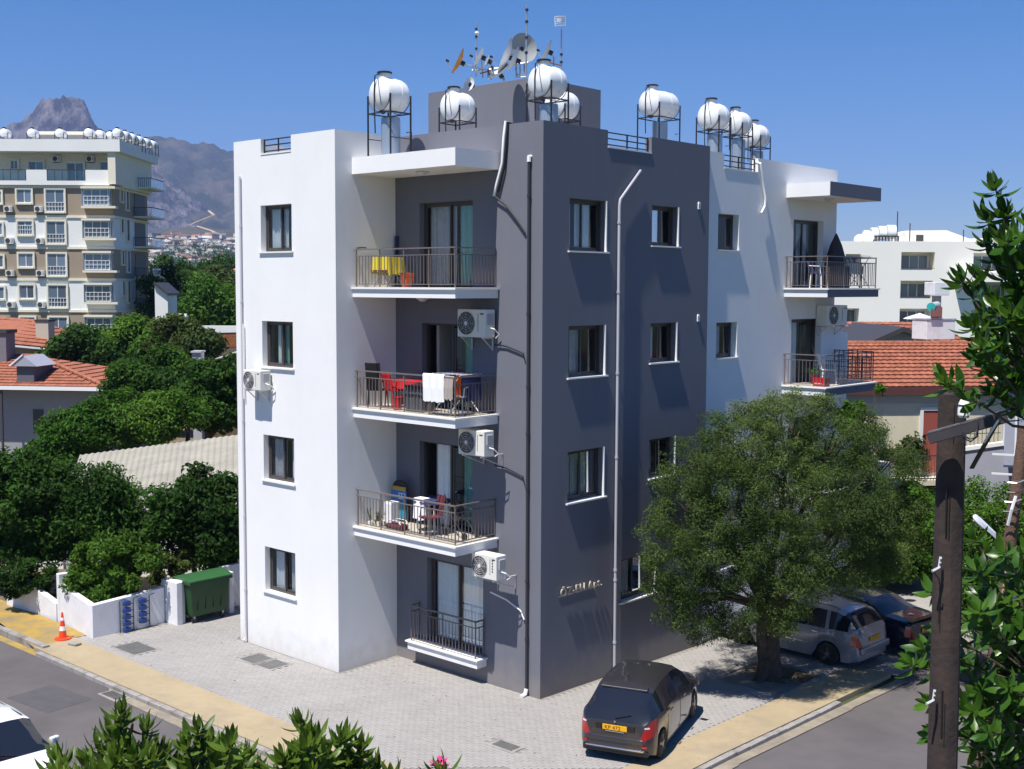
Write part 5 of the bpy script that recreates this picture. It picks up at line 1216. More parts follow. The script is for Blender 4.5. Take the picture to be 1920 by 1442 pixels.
def tank_far(f, u, v, w, label, r=.42):
    t = thing('water_tank', label, 'water tank', tuple(f.p(u, v, w-1.0)), 0, 'white water tanks on the beige block roof')
    MB().lathe([(-.02, 0), (0, r*.6), (.1, r*.95), (.25, r), (1.0, r), (1.15, r*.95), (1.22, r*.6), (1.25, 0)], f.p(u, v, w), f.v, 14).build('tank', m_tank, t, smooth=True)
    MB().cyl(f.p(u, v+.35, w+r*.8), f.p(u, v+.35, w+r+.12), .17, n=10).build('lid', m_blackp, t)
    b = MB()
    for (a, c) in ((-r, .1), (r, .1), (-r, 1.1), (r, 1.1)): b.bar(f.p(u+a, v+c, w-1.2), f.p(u+a, v+c, w), .05)
    b.bar(f.p(u-r, v+.1, w-.4), f.p(u+r, v+.1, w-.4), .05); b.build('stand', m_black, t)
for i, px in enumerate((8, 60, 112)): tank_far(f, U_(px), .8, Z_(257), f"{['leftmost', 'second', 'third'][i]} of the three widely spaced water tanks on the beige block roof edge")
for i in range(5): tank_far(f, U_(166)+i*.62, .8+i*1.2, Z_(256), ['front', 'second', 'third', 'fourth', 'rearmost'][i]+' water tank of the middle row on the beige block roof')
for i in range(6): tank_far(f, U_(219)+i*.1, .8+i*1.9, Z_(256), ['front', 'second', 'third', 'fourth', 'fifth', 'rearmost'][i]+' water tank of the right hand row on the beige block roof')
# --- right hand white building, 130 m away
f = LF(fr(1590, 540, 130), -.05); g_ = 130/FOC
U_ = lambda px: (px-1590)*g_*.985
Z_ = lambda py: 9.24+(541.0-py)*g_
wbld = thing('apartment_building', 'long white building with sunken balconies at the right behind the red roofs', 'building', tuple(f.p(12, 0, -1)))
m_warmw = mat('warm_white_render', (0.82, 0.80, 0.74), 0.9, var=0.04, vscale=.3)
log = [(1688, 1750, 475, 508), (1688, 1748, 528, 561), (1688, 1748, 580, 612), (1584, 1612, 479, 510), (1584, 1612, 580, 612), (1822, 1890, 476, 508), (1822, 1890, 530, 561), (1822, 1890, 582, 612), (1584, 1612, 632, 660)]
us = sorted({U_(1560), U_(1900), *[U_(l[0]) for l in log], *[U_(l[1]) for l in log]}); zs = sorted({Z_(740), Z_(457), *[Z_(l[2]) for l in log], *[Z_(l[3]) for l in log]})
b = MB()
for i in range(len(us)-1):
    for j in range(len(zs)-1):
        uc, zc = (us[i]+us[i+1])/2, (zs[j]+zs[j+1])/2
        if any(U_(l[0]) < uc < U_(l[1]) and Z_(l[3]) < zc < Z_(l[2]) for l in log): continue
        b.quad(f.p(us[i], 0, zs[j]), f.p(us[i+1], 0, zs[j]), f.p(us[i+1], 0, zs[j+1]), f.p(us[i], 0, zs[j+1]))
b.build('front_wall', m_warmw, wbld)
b = MB(); f.box(b, U_(1560), U_(1900), 2.0, 12, Z_(740), Z_(457)); b.build('wall', m_warmw, wbld)
b = MB(); f.box(b, U_(1560), U_(1900), 0, 2.0, Z_(457), Z_(455)); b.build('roof_edge', m_warmw, wbld)
for (a, c, t_, bo) in log:
    b = MB(); A, C_, T, B_ = U_(a), U_(c), Z_(t_), Z_(bo)
    b.quad(f.p(A, 0, B_), f.p(C_, 0, B_), f.p(C_, 2, B_), f.p(A, 2, B_)); b.quad(f.p(A, 0, T), f.p(C_, 0, T), f.p(C_, 2, T), f.p(A, 2, T))
    b.quad(f.p(A, 0, B_), f.p(A, 0, T), f.p(A, 2, T), f.p(A, 2, B_)); b.quad(f.p(C_, 0, B_), f.p(C_, 0, T), f.p(C_, 2, T), f.p(C_, 2, B_))
    b.build('loggia', m_creamw if t_ in (475, 528, 479) else m_warmw, wbld)
    fwin(f, wbld, A+(C_-A)*.12, C_-(C_-A)*.05, B_+.1, T-.25, 1.95, 3 if c-a > 40 else 2, fm=m_pvcframe if c-a > 40 else m_frame)
    r = MB(); f.box(r, A, C_, -.05, 0, B_+.15, B_+.2); r.build('rail', m_rust, wbld)
b = MB(); A, C_ = U_(1702), U_(1860); b.prism([f.p(U_(1708), 3, Z_(457)), f.p(U_(1708), 3, Z_(436)), f.p(U_(1712), 3, Z_(433)), f.p(U_(1786), 3, Z_(432)), f.p(U_(1830), 3, Z_(448)), f.p(U_(1870), 3, Z_(446)), f.p(U_(1870), 3, Z_(457))], f.v*6); b.build('roof_room', m_warmw, wbld)
b = MB(); f.box(b, U_(1729), U_(1743), 2.97, 3.0, Z_(456), Z_(441)); b.build('roof_door', m_acd, wbld)
b = MB(); f.box(b, U_(1786), U_(1900), -1.5, 0, Z_(530), Z_(512)); b.build('balcony', m_warmw, wbld)
t = thing('water_tank', 'long white tank bank with a black railing on the roof of the white building', 'water tank', tuple(f.p(U_(1655), 3, Z_(457))))
for (a, c, z0) in ((1626, 1636, 446), (1640, 1652, 441), (1654, 1668, 438), (1670, 1686, 436)):
    MB().cyl(f.p(U_(a), 2.4, Z_(z0)), f.p(U_(c), 2.4, Z_(z0)), .75, n=12).build('tank', m_tank, t, smooth=True)
b = MB(); f.box(b, U_(1634), U_(1690), 1.6, 1.66, Z_(446), Z_(444))
for k in range(10): f.box(b, U_(1634+6*k), U_(1634+6*k)+.12, 1.6, 1.7, Z_(457), Z_(444))
b.build('railing', m_black, t)
for i, (px, py, s) in enumerate(((1613, 451, .55), (1628, 449, .8))):
    t = thing('satellite_dish', ['small white dish at the left end of the roof of the white building', 'larger white dish beside the tank bank on the white building'][i], 'satellite dish', tuple(f.p(U_(px), 1, Z_(457))), 0, 'dishes on the white building')
    MB().lathe([(0, 0), (.05, s*.5), (.16, s)], f.p(U_(px), 1, Z_(py)), (f.u*-.5-f.v*.7+UP*.35), 16).build('dish', m_tank, t, smooth=True)
    MB().bar(f.p(U_(px), 1.1, Z_(457)), f.p(U_(px), 1.1, Z_(py)), .06).build('mast', m_black, t)
for i, (px, py) in enumerate(((1688, 398), (1712, 420), (1813, 432))):
    MB().tube([f.p(U_(px), 2, Z_(457)), f.p(U_(px), 2, Z_(py))], .06, 5).build('antenna_mast', m_rust)
    tag(bpy.context.scene.objects[-1] if False else bpy.data.objects[[o.name for o in bpy.data.objects if o.name.startswith('antenna_mast')][-1]], ['tallest thin mast on the white building, at the tank bank', 'short thin mast left of the roof room of the white building', 'thin mast right of the roof room of the white building'][i], 'antenna', 'masts on the white building')

# --- tiled roofs: single tiles in rows
tile_me = None
def tiled(parent, a, b_, c, d, nrow, tw, cap=300, lift=.02):
    """roof plane a-b eave (left to right), d-c ridge; real overlapping tiles"""
    a, b_, c, d = map(Vector, (a, b_, c, d)); n = (b_-a).cross(d-a).normalized()
    if n.z < 0: n = -n
    MB().quad(a, b_, c, d).build('roof_deck', m_tilered, parent)
    mats_ = []
    for r in range(nrow):
        t0 = r/nrow; t1 = (r+1)/nrow
        l0 = a.lerp(d, t0); r0 = b_.lerp(c, t0); l1 = a.lerp(d, t1); r1 = b_.lerp(c, t1)
        up = ((l1+r1)/2-(l0+r0)/2); up = (up-(r0-l0).normalized()*up.dot((r0-l0).normalized())); hrow = up.length; up.normalize(); ex = (r0-l0).normalized()
        L = (r0-l0).length; k = max(1, int(L/tw)); off = 0
        for i in range(k):
            p = l0+ex*(L*(i+.5)/k); q = p+up*hrow
            # keep inside the sloping sides
            if (q-l1).dot(ex) < -.05 and (l1-l0).dot(ex) > .02: continue
            if (q-r1).dot(ex) > .05 and (r1-r0).dot(ex) < -.02: continue
            mm = Matrix((ex*(L/k), up*hrow*1.08, n*1.0)).transposed().to_4x4(); mm.translation = p+n*lift
            mats_.append(mm)
    return mats_
def tile_finish(parent, mats_, cap=300):
    global tile_me
    if tile_me is None:
        b = MB(); P_ = [(-.5, .0), (-.3, .014), (0, .022), (.3, .014), (.5, 0)]
        vs = [(x*.99, 0, z+.055) for x, z in P_]+[(x*.99, 1, z*.9) for x, z in P_]+[(-.49, 0, -.01), (.49, 0, -.01)]
        b.add(vs, [(i, i+1, i+6, i+5) for i in range(4)]+[(10, 11, 4, 3, 2, 1, 0)]); tile_me = (b.mesh('roof_tile', m_tilered, False), np.array(vs), b.f)
    me, tv, tf = tile_me
    mats_.sort(key=lambda M_: (M_.translation-CAM).length)
    for M_ in mats_[:cap]: put('roof_tile', me, parent, M_)
    rest_ = mats_[cap:]
    if rest_:
        V = np.concatenate([tv @ np.array(M_)[:3, :3].T+np.array(M_)[:3, 3] for M_ in rest_])-np.array(W[parent].translation)
        F = [tuple(k+i*len(tv) for k in f_) for i in range(len(rest_)) for f_ in tf]
        m2 = bpy.data.meshes.new('roof_tile_field'); m2.from_pydata(V.tolist(), [], F); m2.materials.append(m_tilered2); m2.update(); link('roof_tile_field', m2, parent)['kind'] = 'stuff'
# --- cream house with the long red roof, right
f = LF(fr(1600, 540, 42), .10); g_ = 42/FOC
hs = thing('house', 'cream two storey house with a long red tiled roof at the right', 'house', tuple(f.p(4, 2, -.7)))
Uh = lambda px, v=0: (px-1600)*(42+v)/FOC
Zh = lambda py: 9.24+(541.5-py)*g_
m_creamh = mat('cream_house_render', (0.66, 0.60, 0.44), 0.9, var=.06); m_pinkh = mat('beige_render_and_eave_shade', (.50, .45, .36), .9, var=.06)
b = MB(); f.box(b, -1.5, 7.6, .10, 8.0, 2.7, 5.75); b.build('upper_wall', m_creamh, hs)
b = MB(); f.box(b, -1.5, 7.6, .07, .10, 5.2, 5.75); b.build('eave_shade_band', m_pinkh, hs)  # shade under the eave, put in as a beige strip on the cream wall
b = MB(); f.box(b, -1.5, 7.6, .10, 8.0, -1.2, 2.7); b.build('lower_wall', mat('pale_blue_render', (.55, .58, .60), .9), hs)
ez = Zh(728)-.05; rz = Zh(650)*1.0+.9
mt = tiled(hs, f.p(-1.6, -.1, ez), f.p(8.2, -.1, ez), f.p(7.2, 4.2, 7.08), f.p(-1.6, 4.2, 7.08), 12, .24)
tile_finish(hs, mt)
b = MB(); b.quad(f.p(-1.6, 8.6, ez), f.p(8.2, 8.6, ez), f.p(7.2, 4.2, 7.08), f.p(-1.6, 4.2, 7.08)); b.add([f.p(8.2, -.1, ez), f.p(8.2, 8.6, ez), f.p(7.2, 4.2, 7.08)], [(0, 1, 2)]); b.build('roof_back', m_tilered, hs)
for k in range(24): 
    u = -1.5+k*.37
    if u < 7.2: MB().cyl(f.p(u, 4.2, 7.11), f.p(u+.35, 4.2, 7.11), .10, n=8).build('ridge_tile', m_tilered, hs)
m_brownf = mat('brown_fascia', (.10, .035, .03), .6)
b = MB(); f.box(b, -1.65, 8.25, -.16, -.10, ez-.22, ez+.02); f.box(b, -1.6, 8.2, -.1, .30, ez-.12, ez-.08); b.build('fascia', m_brownf, hs)
b = MB(); d0 = Uh(1741, 1); f.box(b, d0-.1, d0+.02, .03, .10, 2.75, 4.95); f.box(b, d0+.8, d0+.92, .03, .10, 2.75, 4.95); f.box(b, d0-.1, d0+.92, .03, .10, 4.95, 5.06); fo = b.build('door', m_pvcframe, hs)
b = MB(); f.box(b, d0+.02, d0+.8, .06, .09, 2.75, 4.95); b.build('door_leaf', mat('red_brown_door', (.30, .07, .05), .6), fo)
b = MB(); f.box(b, .6, 6.2, -.9, 1.0, 2.45, 2.62); b.build('balcony_slab', m_creamh, hs)
rl = MB(); f.box(rl, .6, 3.6, -.88, -.84, 3.46, 3.5); f.box(rl, .6, 3.6, -.88, -.84, 2.68, 2.71); ro = rl.build('balcony_rail', m_rust, hs)
for k in range(26):
    u = .62+k*.115; p = [f.p(u, -.86-.10*math.sin(t*math.pi*1.0)*(1-t)*1.3-.02, 2.62+.85*t) for t in (0, .15, .3, .45, .6, .8, 1)]
    MB().tube(p, .009, 4).build('baluster', m_rust, ro)
b = MB(); f.box(b, .3, 2.7, -.6, 1.0, 1.75, 1.95); f.box(b, 1.0, 3.2, -.55, -.45, -1, 1.75); b.build('porch', m_offw, hs)
# white stair block and grey-blue wall right of the pole
f2 = LF(fr(1806, 540, 39), -.25)
gh = thing('house', 'grey blue house wall with a white edged sloping parapet behind the pole', 'house', tuple(f2.p(1, 1, -.7)))
m_gb = mat('grey_blue_render', (.34, .35, .42), .9, var=.06)
g2_ = 39/FOC
b = MB(); b.prism([f2.p(-.2, 0, -1.2), f2.p(2.2, 0, -1.2), f2.p(2.2, 0, 4.35), f2.p(-.2, 0, 3.9)], f2.v*.4); b.build('wall', m_gb, gh)
b = MB(); b.prism([f2.p(-.25, -.05, 3.90), f2.p(1.35, -.05, 4.2), f2.p(1.35, -.05, 4.32), f2.p(-.25, -.05, 4.02)], f2.v*.3); b.build('coping', m_offw, gh)
b = MB(); f2.box(b, 1.35, 2.2, -.06, .2, 4.2, 5.1); b.build('parapet_block', m_offw, gh)
b = MB(); f2.box(b, .3, 1.0, -.02, 0, .6, 1.1); b.build('wall_opening', m_acd, gh)
rl = MB()
for k in range(12): rl.bar(f2.p(-.1+k*.12, .1, 4.05+k*.025), f2.p(-.1+k*.12, .1, 4.9), .014)
rl.bar(f2.p(-.1, .1, 4.9), f2.p(1.3, .1, 4.92), .03); rl.bar(f2.p(-.1, .1, 4.5), f2.p(1.3, .1, 4.6), .02); rl.build('railing', m_black, gh)
f3 = LF(fr(1890, 540, 34), -.40)
eh = thing('house', 'grey plastered house corner at the right edge of the photo', 'house', tuple(f3.p(2, 2, -.7)))
b = MB(); f3.box(b, .05, 6, 0, 5, 4.2, 6.55); b.build('upper_wall', m_gb, eh)
b = MB(); f3.box(b, .3, 6, .3, 5, -1.2, 4.2); b.build('lower_wall', mat('brown_grey_render', (.16, .13, .13), .9), eh)
b = MB(); f3.box(b, -.2, 6.2, -.4, 5, 6.55, 6.75); b.build('roof_edge', m_brownf, eh)
MB().bar(f3.p(.35, -.15, 4.0), f3.p(.35, -.15, 5.9), .05).build('rail_post', m_pvcframe, eh)
b = MB(); f3.box(b, -.25, .35, -.2, -.15, 4.55, 4.6); f3.box(b, -.25, .35, -.2, -.15, 4.0, 4.05); b.build('gate_rail', m_pvcframe, eh)
# --- behind: dark gable, second red roof, water boxes
f = LF(fr(1610, 540, 62), .05); g_ = 62/FOC
u_ = lambda px: (px-1610)*g_
z_ = lambda py: 9.24+(541.5-py)*g_
gb = thing('house', 'low house with a dark grey gable behind the long red roof', 'house', tuple(f.p(u_(1690), 3, -.7)))
b = MB(); b.prism([f.p(u_(1612), 0, z_(720)), f.p(u_(1612), 0, z_(650)), f.p(u_(1690), 0, z_(619)), f.p(u_(1770), 0, z_(650)), f.p(u_(1770), 0, z_(720))], f.v*8); b.build('wall', m_gb, gb)
b = MB(); th = .25
for (a, c) in (((1604, 652), (1690, 614)), ((1690, 614), (1742, 632))):
    b.prism([f.p(u_(a[0]), -.6, z_(a[1])), f.p(u_(c[0]), -.6, z_(c[1])), f.p(u_(c[0]), -.6, z_(c[1])-th), f.p(u_(a[0]), -.6, z_(a[1])-th)], f.v*9)
b.build('roof', m_rust, gb)
rd = thing('house', 'house whose red roof shows between the dark gable and the rubber tree', 'house', tuple(f.p(u_(1780), 5, -.7)))
mt = tiled(rd, f.p(u_(1690), 3, z_(668)), f.p(u_(1900), 3, z_(675)), f.p(u_(1880), 7.5, z_(622)+.2), f.p(u_(1665), 7.5, z_(622)+.2), 9, .33); tile_finish(rd, mt, 200)
b = MB(); f.box(b, u_(1700), u_(1900), 3.3, 9, -1, z_(652)); b.build('wall', m_creamh, rd)
f = LF(fr(1740, 540, 50), .30); g_ = 50/FOC
bx1 = thing('water_box', 'white boxed water tank on legs with a solar heater on top, above the red roofs', 'water tank', tuple(f.p(.6, .5, 6)))
b = MB(); f.box(b, 0, 1.38, 0, 1.0, 7.10, 7.92); b.build('box', m_tank, bx1, bevel=.02)
b = MB(); f.box(b, -.03, 1.41, -.03, 1.03, 7.93, 7.98); b.build('lid', m_pvcg, bx1)
for (u, v) in ((.1, .1), (1.28, .1), (.1, .9), (1.28, .9)): MB().bar(f.p(u, v, 5.9), f.p(u, v, 7.1), .07).build('leg', m_pvcg, bx1)
sh = thing('solar_heater', 'solar water heater with a turquoise tank end between the two white boxes', 'solar heater', tuple(f.p(.5, .5, 7.98)))
MB().cyl(f.p(.40, .3, 8.45), f.p(1.05, .8, 8.50), .17, n=16).build('cylinder', m_plinth, sh, smooth=True)
MB().cyl(f.p(.37, .27, 8.447), f.p(.40, .3, 8.45), .175, n=16).build('end_cap', mat('turquoise_paint', (.02, .42, .40), .5), sh)
b = MB(); b.prism([f.p(.1, -.1, 8.0), f.p(.65, -.1, 8.0), f.p(.95, .3, 8.4), f.p(.4, .3, 8.4)], (0, 0, .05)); b.build('collector', m_brownf, sh)
b = MB(); b.bar(f.p(.95, .6, 7.98), f.p(.95, .6, 8.35), .05); b.build('stand', m_black, sh)
bx2 = thing('water_box', 'smaller white boxed water tank on a post, partly behind the rubber tree leaves', 'water tank', tuple(f.p(1.3, 1, 8)))
b = MB(); f.box(b, 1.05, 1.8, 1, 1.7, 8.92, 9.48); b.build('box', m_tank, bx2, bevel=.02)
b = MB(); f.box(b, 1.3, 1.55, 1.2, 1.5, 7.0, 8.9); b.build('post', m_plinth, bx2)
ub = thing('parasol', 'small white parasol on a terrace of the white building', 'parasol', tuple(fr(1722, 612, 100)))
c = fr(1724, 598, 100); MB().lathe([(0, 1.3), (.12, 1.1), (.45, .1), (.5, 0)], c, n=12).build('canopy', m_tank, ub); MB().bar(c, c-UP*1.2, .05).build('pole', m_pvcg, ub)
# --- left houses with red hipped roofs
f = LF(fr(190, 540, 66), -.12); g_ = 66/FOC
u_ = lambda px, v=0: (px-190)*(66+v)/FOC
z_ = lambda py, v=0: 9.24+(537-py)*(66+v)/FOC
lh = thing('house', 'low house with a red hipped roof and a small dark dormer at the left', 'house', tuple(f.p(-5, 3, -.6)))
m_gbw = mat('low_house_grey_render', (.30, .31, .33), .9, var=.08)  # plain grey render of the low house wall
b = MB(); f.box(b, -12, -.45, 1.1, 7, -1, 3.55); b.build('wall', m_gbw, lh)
e = 3.60; A_ = f.p(-12, 0, e); B_ = f.p(.15, 0, e); Ct = f.p(-6.2, 4.4, 5.0); Dt = f.p(-13, 4.4, 5.0)
mt = tiled(lh, A_, B_, Ct, Dt, 11, .30); 
mt2 = tiled(lh, B_, f.p(.15, 8.8, e), Ct, Ct, 11, .30); tile_finish(lh, mt+mt2)
b = MB(); b.quad(f.p(-12, 8.8, e), f.p(.15, 8.8, e), Ct, Dt); b.build('roof_back', m_tilered, lh)
for i in range(16):
    a = B_.lerp(Ct, i/16); c = B_.lerp(Ct, (i+.96)/16); MB().cyl(a+UP*.08, c+UP*.1, .13, .11, n=7).build('hip_tile', m_tilered, lh)
for i in range(18):
    a = Ct.lerp(Dt, i/18); c = Ct.lerp(Dt, (i+.96)/18); MB().cyl(a+UP*.05, c+UP*.05, .12, n=7).build('ridge_tile', m_tilered, lh)
b = MB(); f.box(b, -12.1, .2, -.12, -.04, e-.16, e+.04); b.build('fascia', m_pvcw, lh)
b = MB(); f.box(b, -12, .05, -.02, 1.1, e-.2, e-.1); b.build('soffit', m_rust, lh)
b = MB(); f.box(b, -4.7, -4.1, 1.05, 1.1, .9, 2.25); b.build('window', m_rust, lh)
b = MB(); f.box(b, -6.0, -5.9, -.02, .08, -.6, 3.4); b.build('post', m_rust, lh)
dm = MB(); f.box(dm, -5.25, -4.25, .45, 2.6, 3.6, 4.75); do = dm.build('dormer', mat('dormer_blue_grey', (.10, .105, .13), .8), lh)
dm = MB(); dm.prism([f.p(-5.45, .25, 4.72), f.p(-3.95, .25, 4.72), f.p(-4.75, .25, 5.3)], f.v*2.2); dm.build('dormer_roof', m_gb, do)
dm = MB(); dm.prism([f.p(-5.50, .2, 4.72), f.p(-4.75, .2, 5.32), f.p(-4.75, .2, 5.40), f.p(-5.60, .2, 4.74)], f.v*.1); dm.build('barge_board', m_pvcw, do)
ch = MB(); f.box(ch, -8.6, -7.5, 3.4, 4.4, 4.4, 6.4); co = ch.build('chimney', mat('grey_chimney', (.17, .16, .18), .9), lh)
ch = MB(); f.box(ch, -8.7, -7.4, 3.3, 4.5, 6.4, 6.6); ch.build('chimney_cap', m_rust, co)
f = LF(fr(90, 540, 84), -.12); g_ = 84/FOC
lh2 = thing('house', 'second red roofed house behind, with a square beige chimney', 'house', tuple(f.p(-3, 3, -.6)))
A_ = f.p(-7, -1.5, 5.55); B_ = f.p(.3, .5, 4.75); Ct = f.p(-3.3, 4, 6.7); Dt = f.p(-7, 4, 6.9)
mt = tiled(lh2, A_, B_, Ct, Dt, 8, .34); mt2 = tiled(lh2, B_, f.p(.3, 8, 4.75), Ct, Ct, 8, .34); tile_finish(lh2, mt+mt2, 260)
b = MB(); b.prism([f.p(-7, -1.1, -1), f.p(.1, .8, -1), f.p(.1, .8, 4.7), f.p(-7, -1.1, 5.4)], f.v*7); b.build('wall', mat('pinkish_render', (.36, .25, .19), .9), lh2)
b = MB(); b.prism([A_-UP*.02-f.v*.02, B_-UP*.02-f.v*.02, B_-UP*.15-f.v*.02, A_-UP*.15-f.v*.02], f.v*.05); b.build('fascia', m_pvcw, lh2)
ch = MB(); f.box(ch, -1.8, -.85, 1.5, 2.4, 4.8, 6.6); co = ch.build('chimney', m_pinkh, lh2)
ch = MB(); f.box(ch, -1.85, -.8, 1.45, 2.45, 6.6, 6.75); ch.build('chimney_cap', m_rust, co)
# --- corrugated shed roof
sh = thing('shed', 'long shed with a pale corrugated cement roof behind the garden trees', 'shed', tuple(fr(330, 700, 44)-UP*fr(330, 700, 44).z+UP*-.6))
m_corr = mat('corrugated_cement_sheet', (.36, .34, .28), .9, var=.28, vscale=.8, bump=.3)
P1, P2 = fr(150, 853, 50), fr(470, 812, 50); P3, P4 = fr(120, 935, 40), fr(470, 900, 40)
nx = 14
for k in range(nx):
    a, c = k/nx, (k+1)/nx; b = MB(); m_ = 10
    for j in range(m_):
        s0, s1 = a+(c-a)*j/m_, a+(c-a)*(j+1)/m_; w0 = .02*math.cos(2*math.pi*j/m_*2); w1 = .02*math.cos(2*math.pi*(j+1)/m_*2)
        b.quad(P3.lerp(P4, s0)+UP*w0, P3.lerp(P4, s1)+UP*w1, P1.lerp(P2, s1)+UP*w1, P1.lerp(P2, s0)+UP*w0)
    b.build('roof_sheet', m_corr, sh)
b = MB(); b.quad(P3-UP*.1, P4-UP*.1, Vector((P4.x, P4.y, -.6)), Vector((P3.x, P3.y, -.6))); b.quad(P1-UP*.1, P2-UP*.1, Vector((P2.x, P2.y, -.6)), Vector((P1.x, P1.y, -.6))); b.build('wall', m_offw, sh)
# white low wall seen under the trees, small terrace
t = thing('garden_wall', 'pale bit of a white yard wall glimpsed under the dark trees at the left', 'wall', tuple(fr(80, 1030, 41)))
p = fr(50, 1030, 41); q = fr(118, 1030, 41); b = MB(); b.prism([Vector((p.x, p.y, -.6)), Vector((q.x, q.y, -.6)), Vector((q.x, q.y, .75)), Vector((p.x, p.y, .55))], FH*.3); b.build('wall_panel', m_offw, t)
# white scrolled parapet, brick wall, gable end just left of the block
f = LF(fr(300, 540, 88), -.02); g_ = 88/FOC
u_ = lambda px: (px-300)*g_
z_ = lambda py: 9.24+(537-py)*g_
sp = thing('house', 'flat building with a white scrolled parapet and an orange brick wall', 'house', tuple(f.p(3, 2, -.6)))
b = MB(); b.prism([f.p(u_(345), 0, z_(628)), f.p(u_(345), 0, z_(608)), f.p(u_(349), 0, z_(604)), f.p(u_(358), 0, z_(612)), f.p(u_(372), 0, z_(613.5)), f.p(u_(460), 0, z_(613.5)), f.p(u_(460), 0, z_(625)), ], f.v*.5); b.build('scroll_parapet', m_offw, sp)
b = MB(); f.box(b, u_(331), u_(348), -.1, .6, z_(608), z_(595)); b.build('pillar', m_offw, sp)
for px in (333, 336.5, 346): MB().cyl(f.p(u_(px), .2, z_(595)), f.p(u_(px), .2, z_(591)), .12, n=8).build('finial', m_offw, sp)
b = MB(); f.box(b, u_(290), u_(331), 0, .5, z_(606), z_(597)); b.build('parapet', m_offw, sp)
b = MB(); f.box(b, u_(350), u_(460), .1, 6, -1, z_(625)); b.build('wall', m_gb, sp)
m_brick = mat('orange_brick', (.36, .13, .05), .9, var=.2, objvar=.2)
bm_ = MB().box(-.5, .5, -.02, .03, -.5, .5).mesh('brick', m_brick); bb_ = []
zz0, zz1 = z_(654), z_(628); u0_, u1_ = u_(376), u_(442); n_r = 12; n_c = 22
for r in range(n_r):
    for c in range(n_c):
        w_ = (u1_-u0_)/n_c; h_ = (zz1-zz0)/n_r; uc = u0_+w_*(c+.5+(.5 if r % 2 else 0)); 
        mm = Matrix((f.u*w_*.94, f.v, UP*h_*.86)).transposed().to_4x4(); mm.translation = f.p(uc, .07, zz0+h_*(r+.5)); put('brick', bm_, sp, mm)
b = MB(); f.box(b, u_(366), u_(460), -1.2, -1.0, -1, z_(654)); b.build('low_wall', mat('brown_grey_wall', (.15, .12, .09), .9, var=.2), sp)
f = LF(fr(360, 540, 70), .0); g_ = 70/FOC
u_ = lambda px: (px-360)*g_
z_ = lambda py: 9.24+(537-py)*g_
gv = thing('house', 'brown gable with a white roof edge and a square chimney beside it', 'house', tuple(f.p(2, 2, -.6)))
b = MB(); b.prism([f.p(u_(375), 0, -1), f.p(u_(470), 0, -1), f.p(u_(470), 0, z_(655)), f.p(u_(378), 0, z_(686))], f.v*4); b.build('wall', m_brownf if False else mat('brown_gable', (.14, .10, .055), .9, var=.2), gv)
b = MB(); b.prism([f.p(u_(378), -.15, z_(686)), f.p(u_(470), -.15, z_(654)), f.p(u_(470), -.15, z_(651)), f.p(u_(378), -.15, z_(683))], f.v*4.3); b.build('roof', m_offw, gv)
b = MB(); f.box(b, u_(363), u_(379), -.6, .2, -1, z_(663)); co = b.build('chimney', m_plinth, gv)
b = MB(); f.box(b, u_(361), u_(381), -.7, .3, z_(663), z_(660)); b.build('chimney_cap', m_plinth, co)
# white gabled end right of the beige block, distant red roofs
f = LF(fr(300, 540, 108), 0.0); g_ = 108/FOC
u_ = lambda px: (px-300)*g_
z_ = lambda py: 9.24+(538-py)*g_
wh = thing('house', 'narrow white house end with a dark sloping roof beside the beige block', 'house', tuple(f.p(0, 2, -.6)))
b = MB(); b.prism([f.p(u_(290), 0, -1), f.p(u_(314), 0, -1), f.p(u_(314), 0, z_(558)), f.p(u_(290), 0, z_(538))], f.v*3); b.build('wall', m_offw, wh)
b = MB(); b.prism([f.p(u_(288), -.3, z_(536)), f.p(u_(316), -.3, z_(558)), f.p(u_(316), -.3, z_(554)), f.p(u_(294), -.3, z_(534))], f.v*4); b.build('roof', m_rust, wh)
for i, (a, c, y0, y1, lab) in enumerate(((402, 460, 504, 522, 'upper distant red roof beside the white block'), (410, 460, 526, 534, 'lower distant red roof beside the white block'))):
    f = LF(fr(a, 540, 170+10*(1-i)), -.1); k = (170+10*(1-i))/FOC
    t = thing('house', lab, 'house', tuple(f.p(2, 2, -.6)), 0, 'distant red roofed houses')
    w_ = (c-a)*k; za, zb = 9.24+(538-y0)*k, 9.24+(538-y1)*k
    b = MB(); b.quad(f.p(0, 0, zb), f.p(w_, 0, zb), f.p(w_, 5, za), f.p(2.0, 5, za)); b.quad(f.p(0, 0, zb), f.p(0, 5, zb), f.p(2.0, 5, za), f.p(2, 5, za)); b.build('roof', mat('far_red_roof', (.42, .17, .11), .9), t)
    b = MB(); f.box(b, .3, w_, .3, 5, -1, zb-.05); b.build('wall', m_creamw, t)
# ------------------------------------------------------------------ haze between us and the mountain
c0 = fr(960, 536, 2600); hb_ = MB(); hz = 2600
b = MB(); b.box(-7200, 1500+5200, -1500, 7500, -2.6, 960)
m_h = bpy.data.materials.new('haze_air'); m_h.use_nodes = True; nt = m_h.node_tree; nt.nodes.clear()
o_ = nt.nodes.new('ShaderNodeOutputMaterial'); pv_ = nt.nodes.new('ShaderNodeVolumePrincipled'); pv_.inputs['Color'].default_value = (0.36, 0.50, 1.0, 1); pv_.inputs['Density'].default_value = 0.00010; pv_.inputs['Anisotropy'].default_value = 0.0
nt.links.new(pv_.outputs[0], o_.inputs['Volume'])
HAZE = b
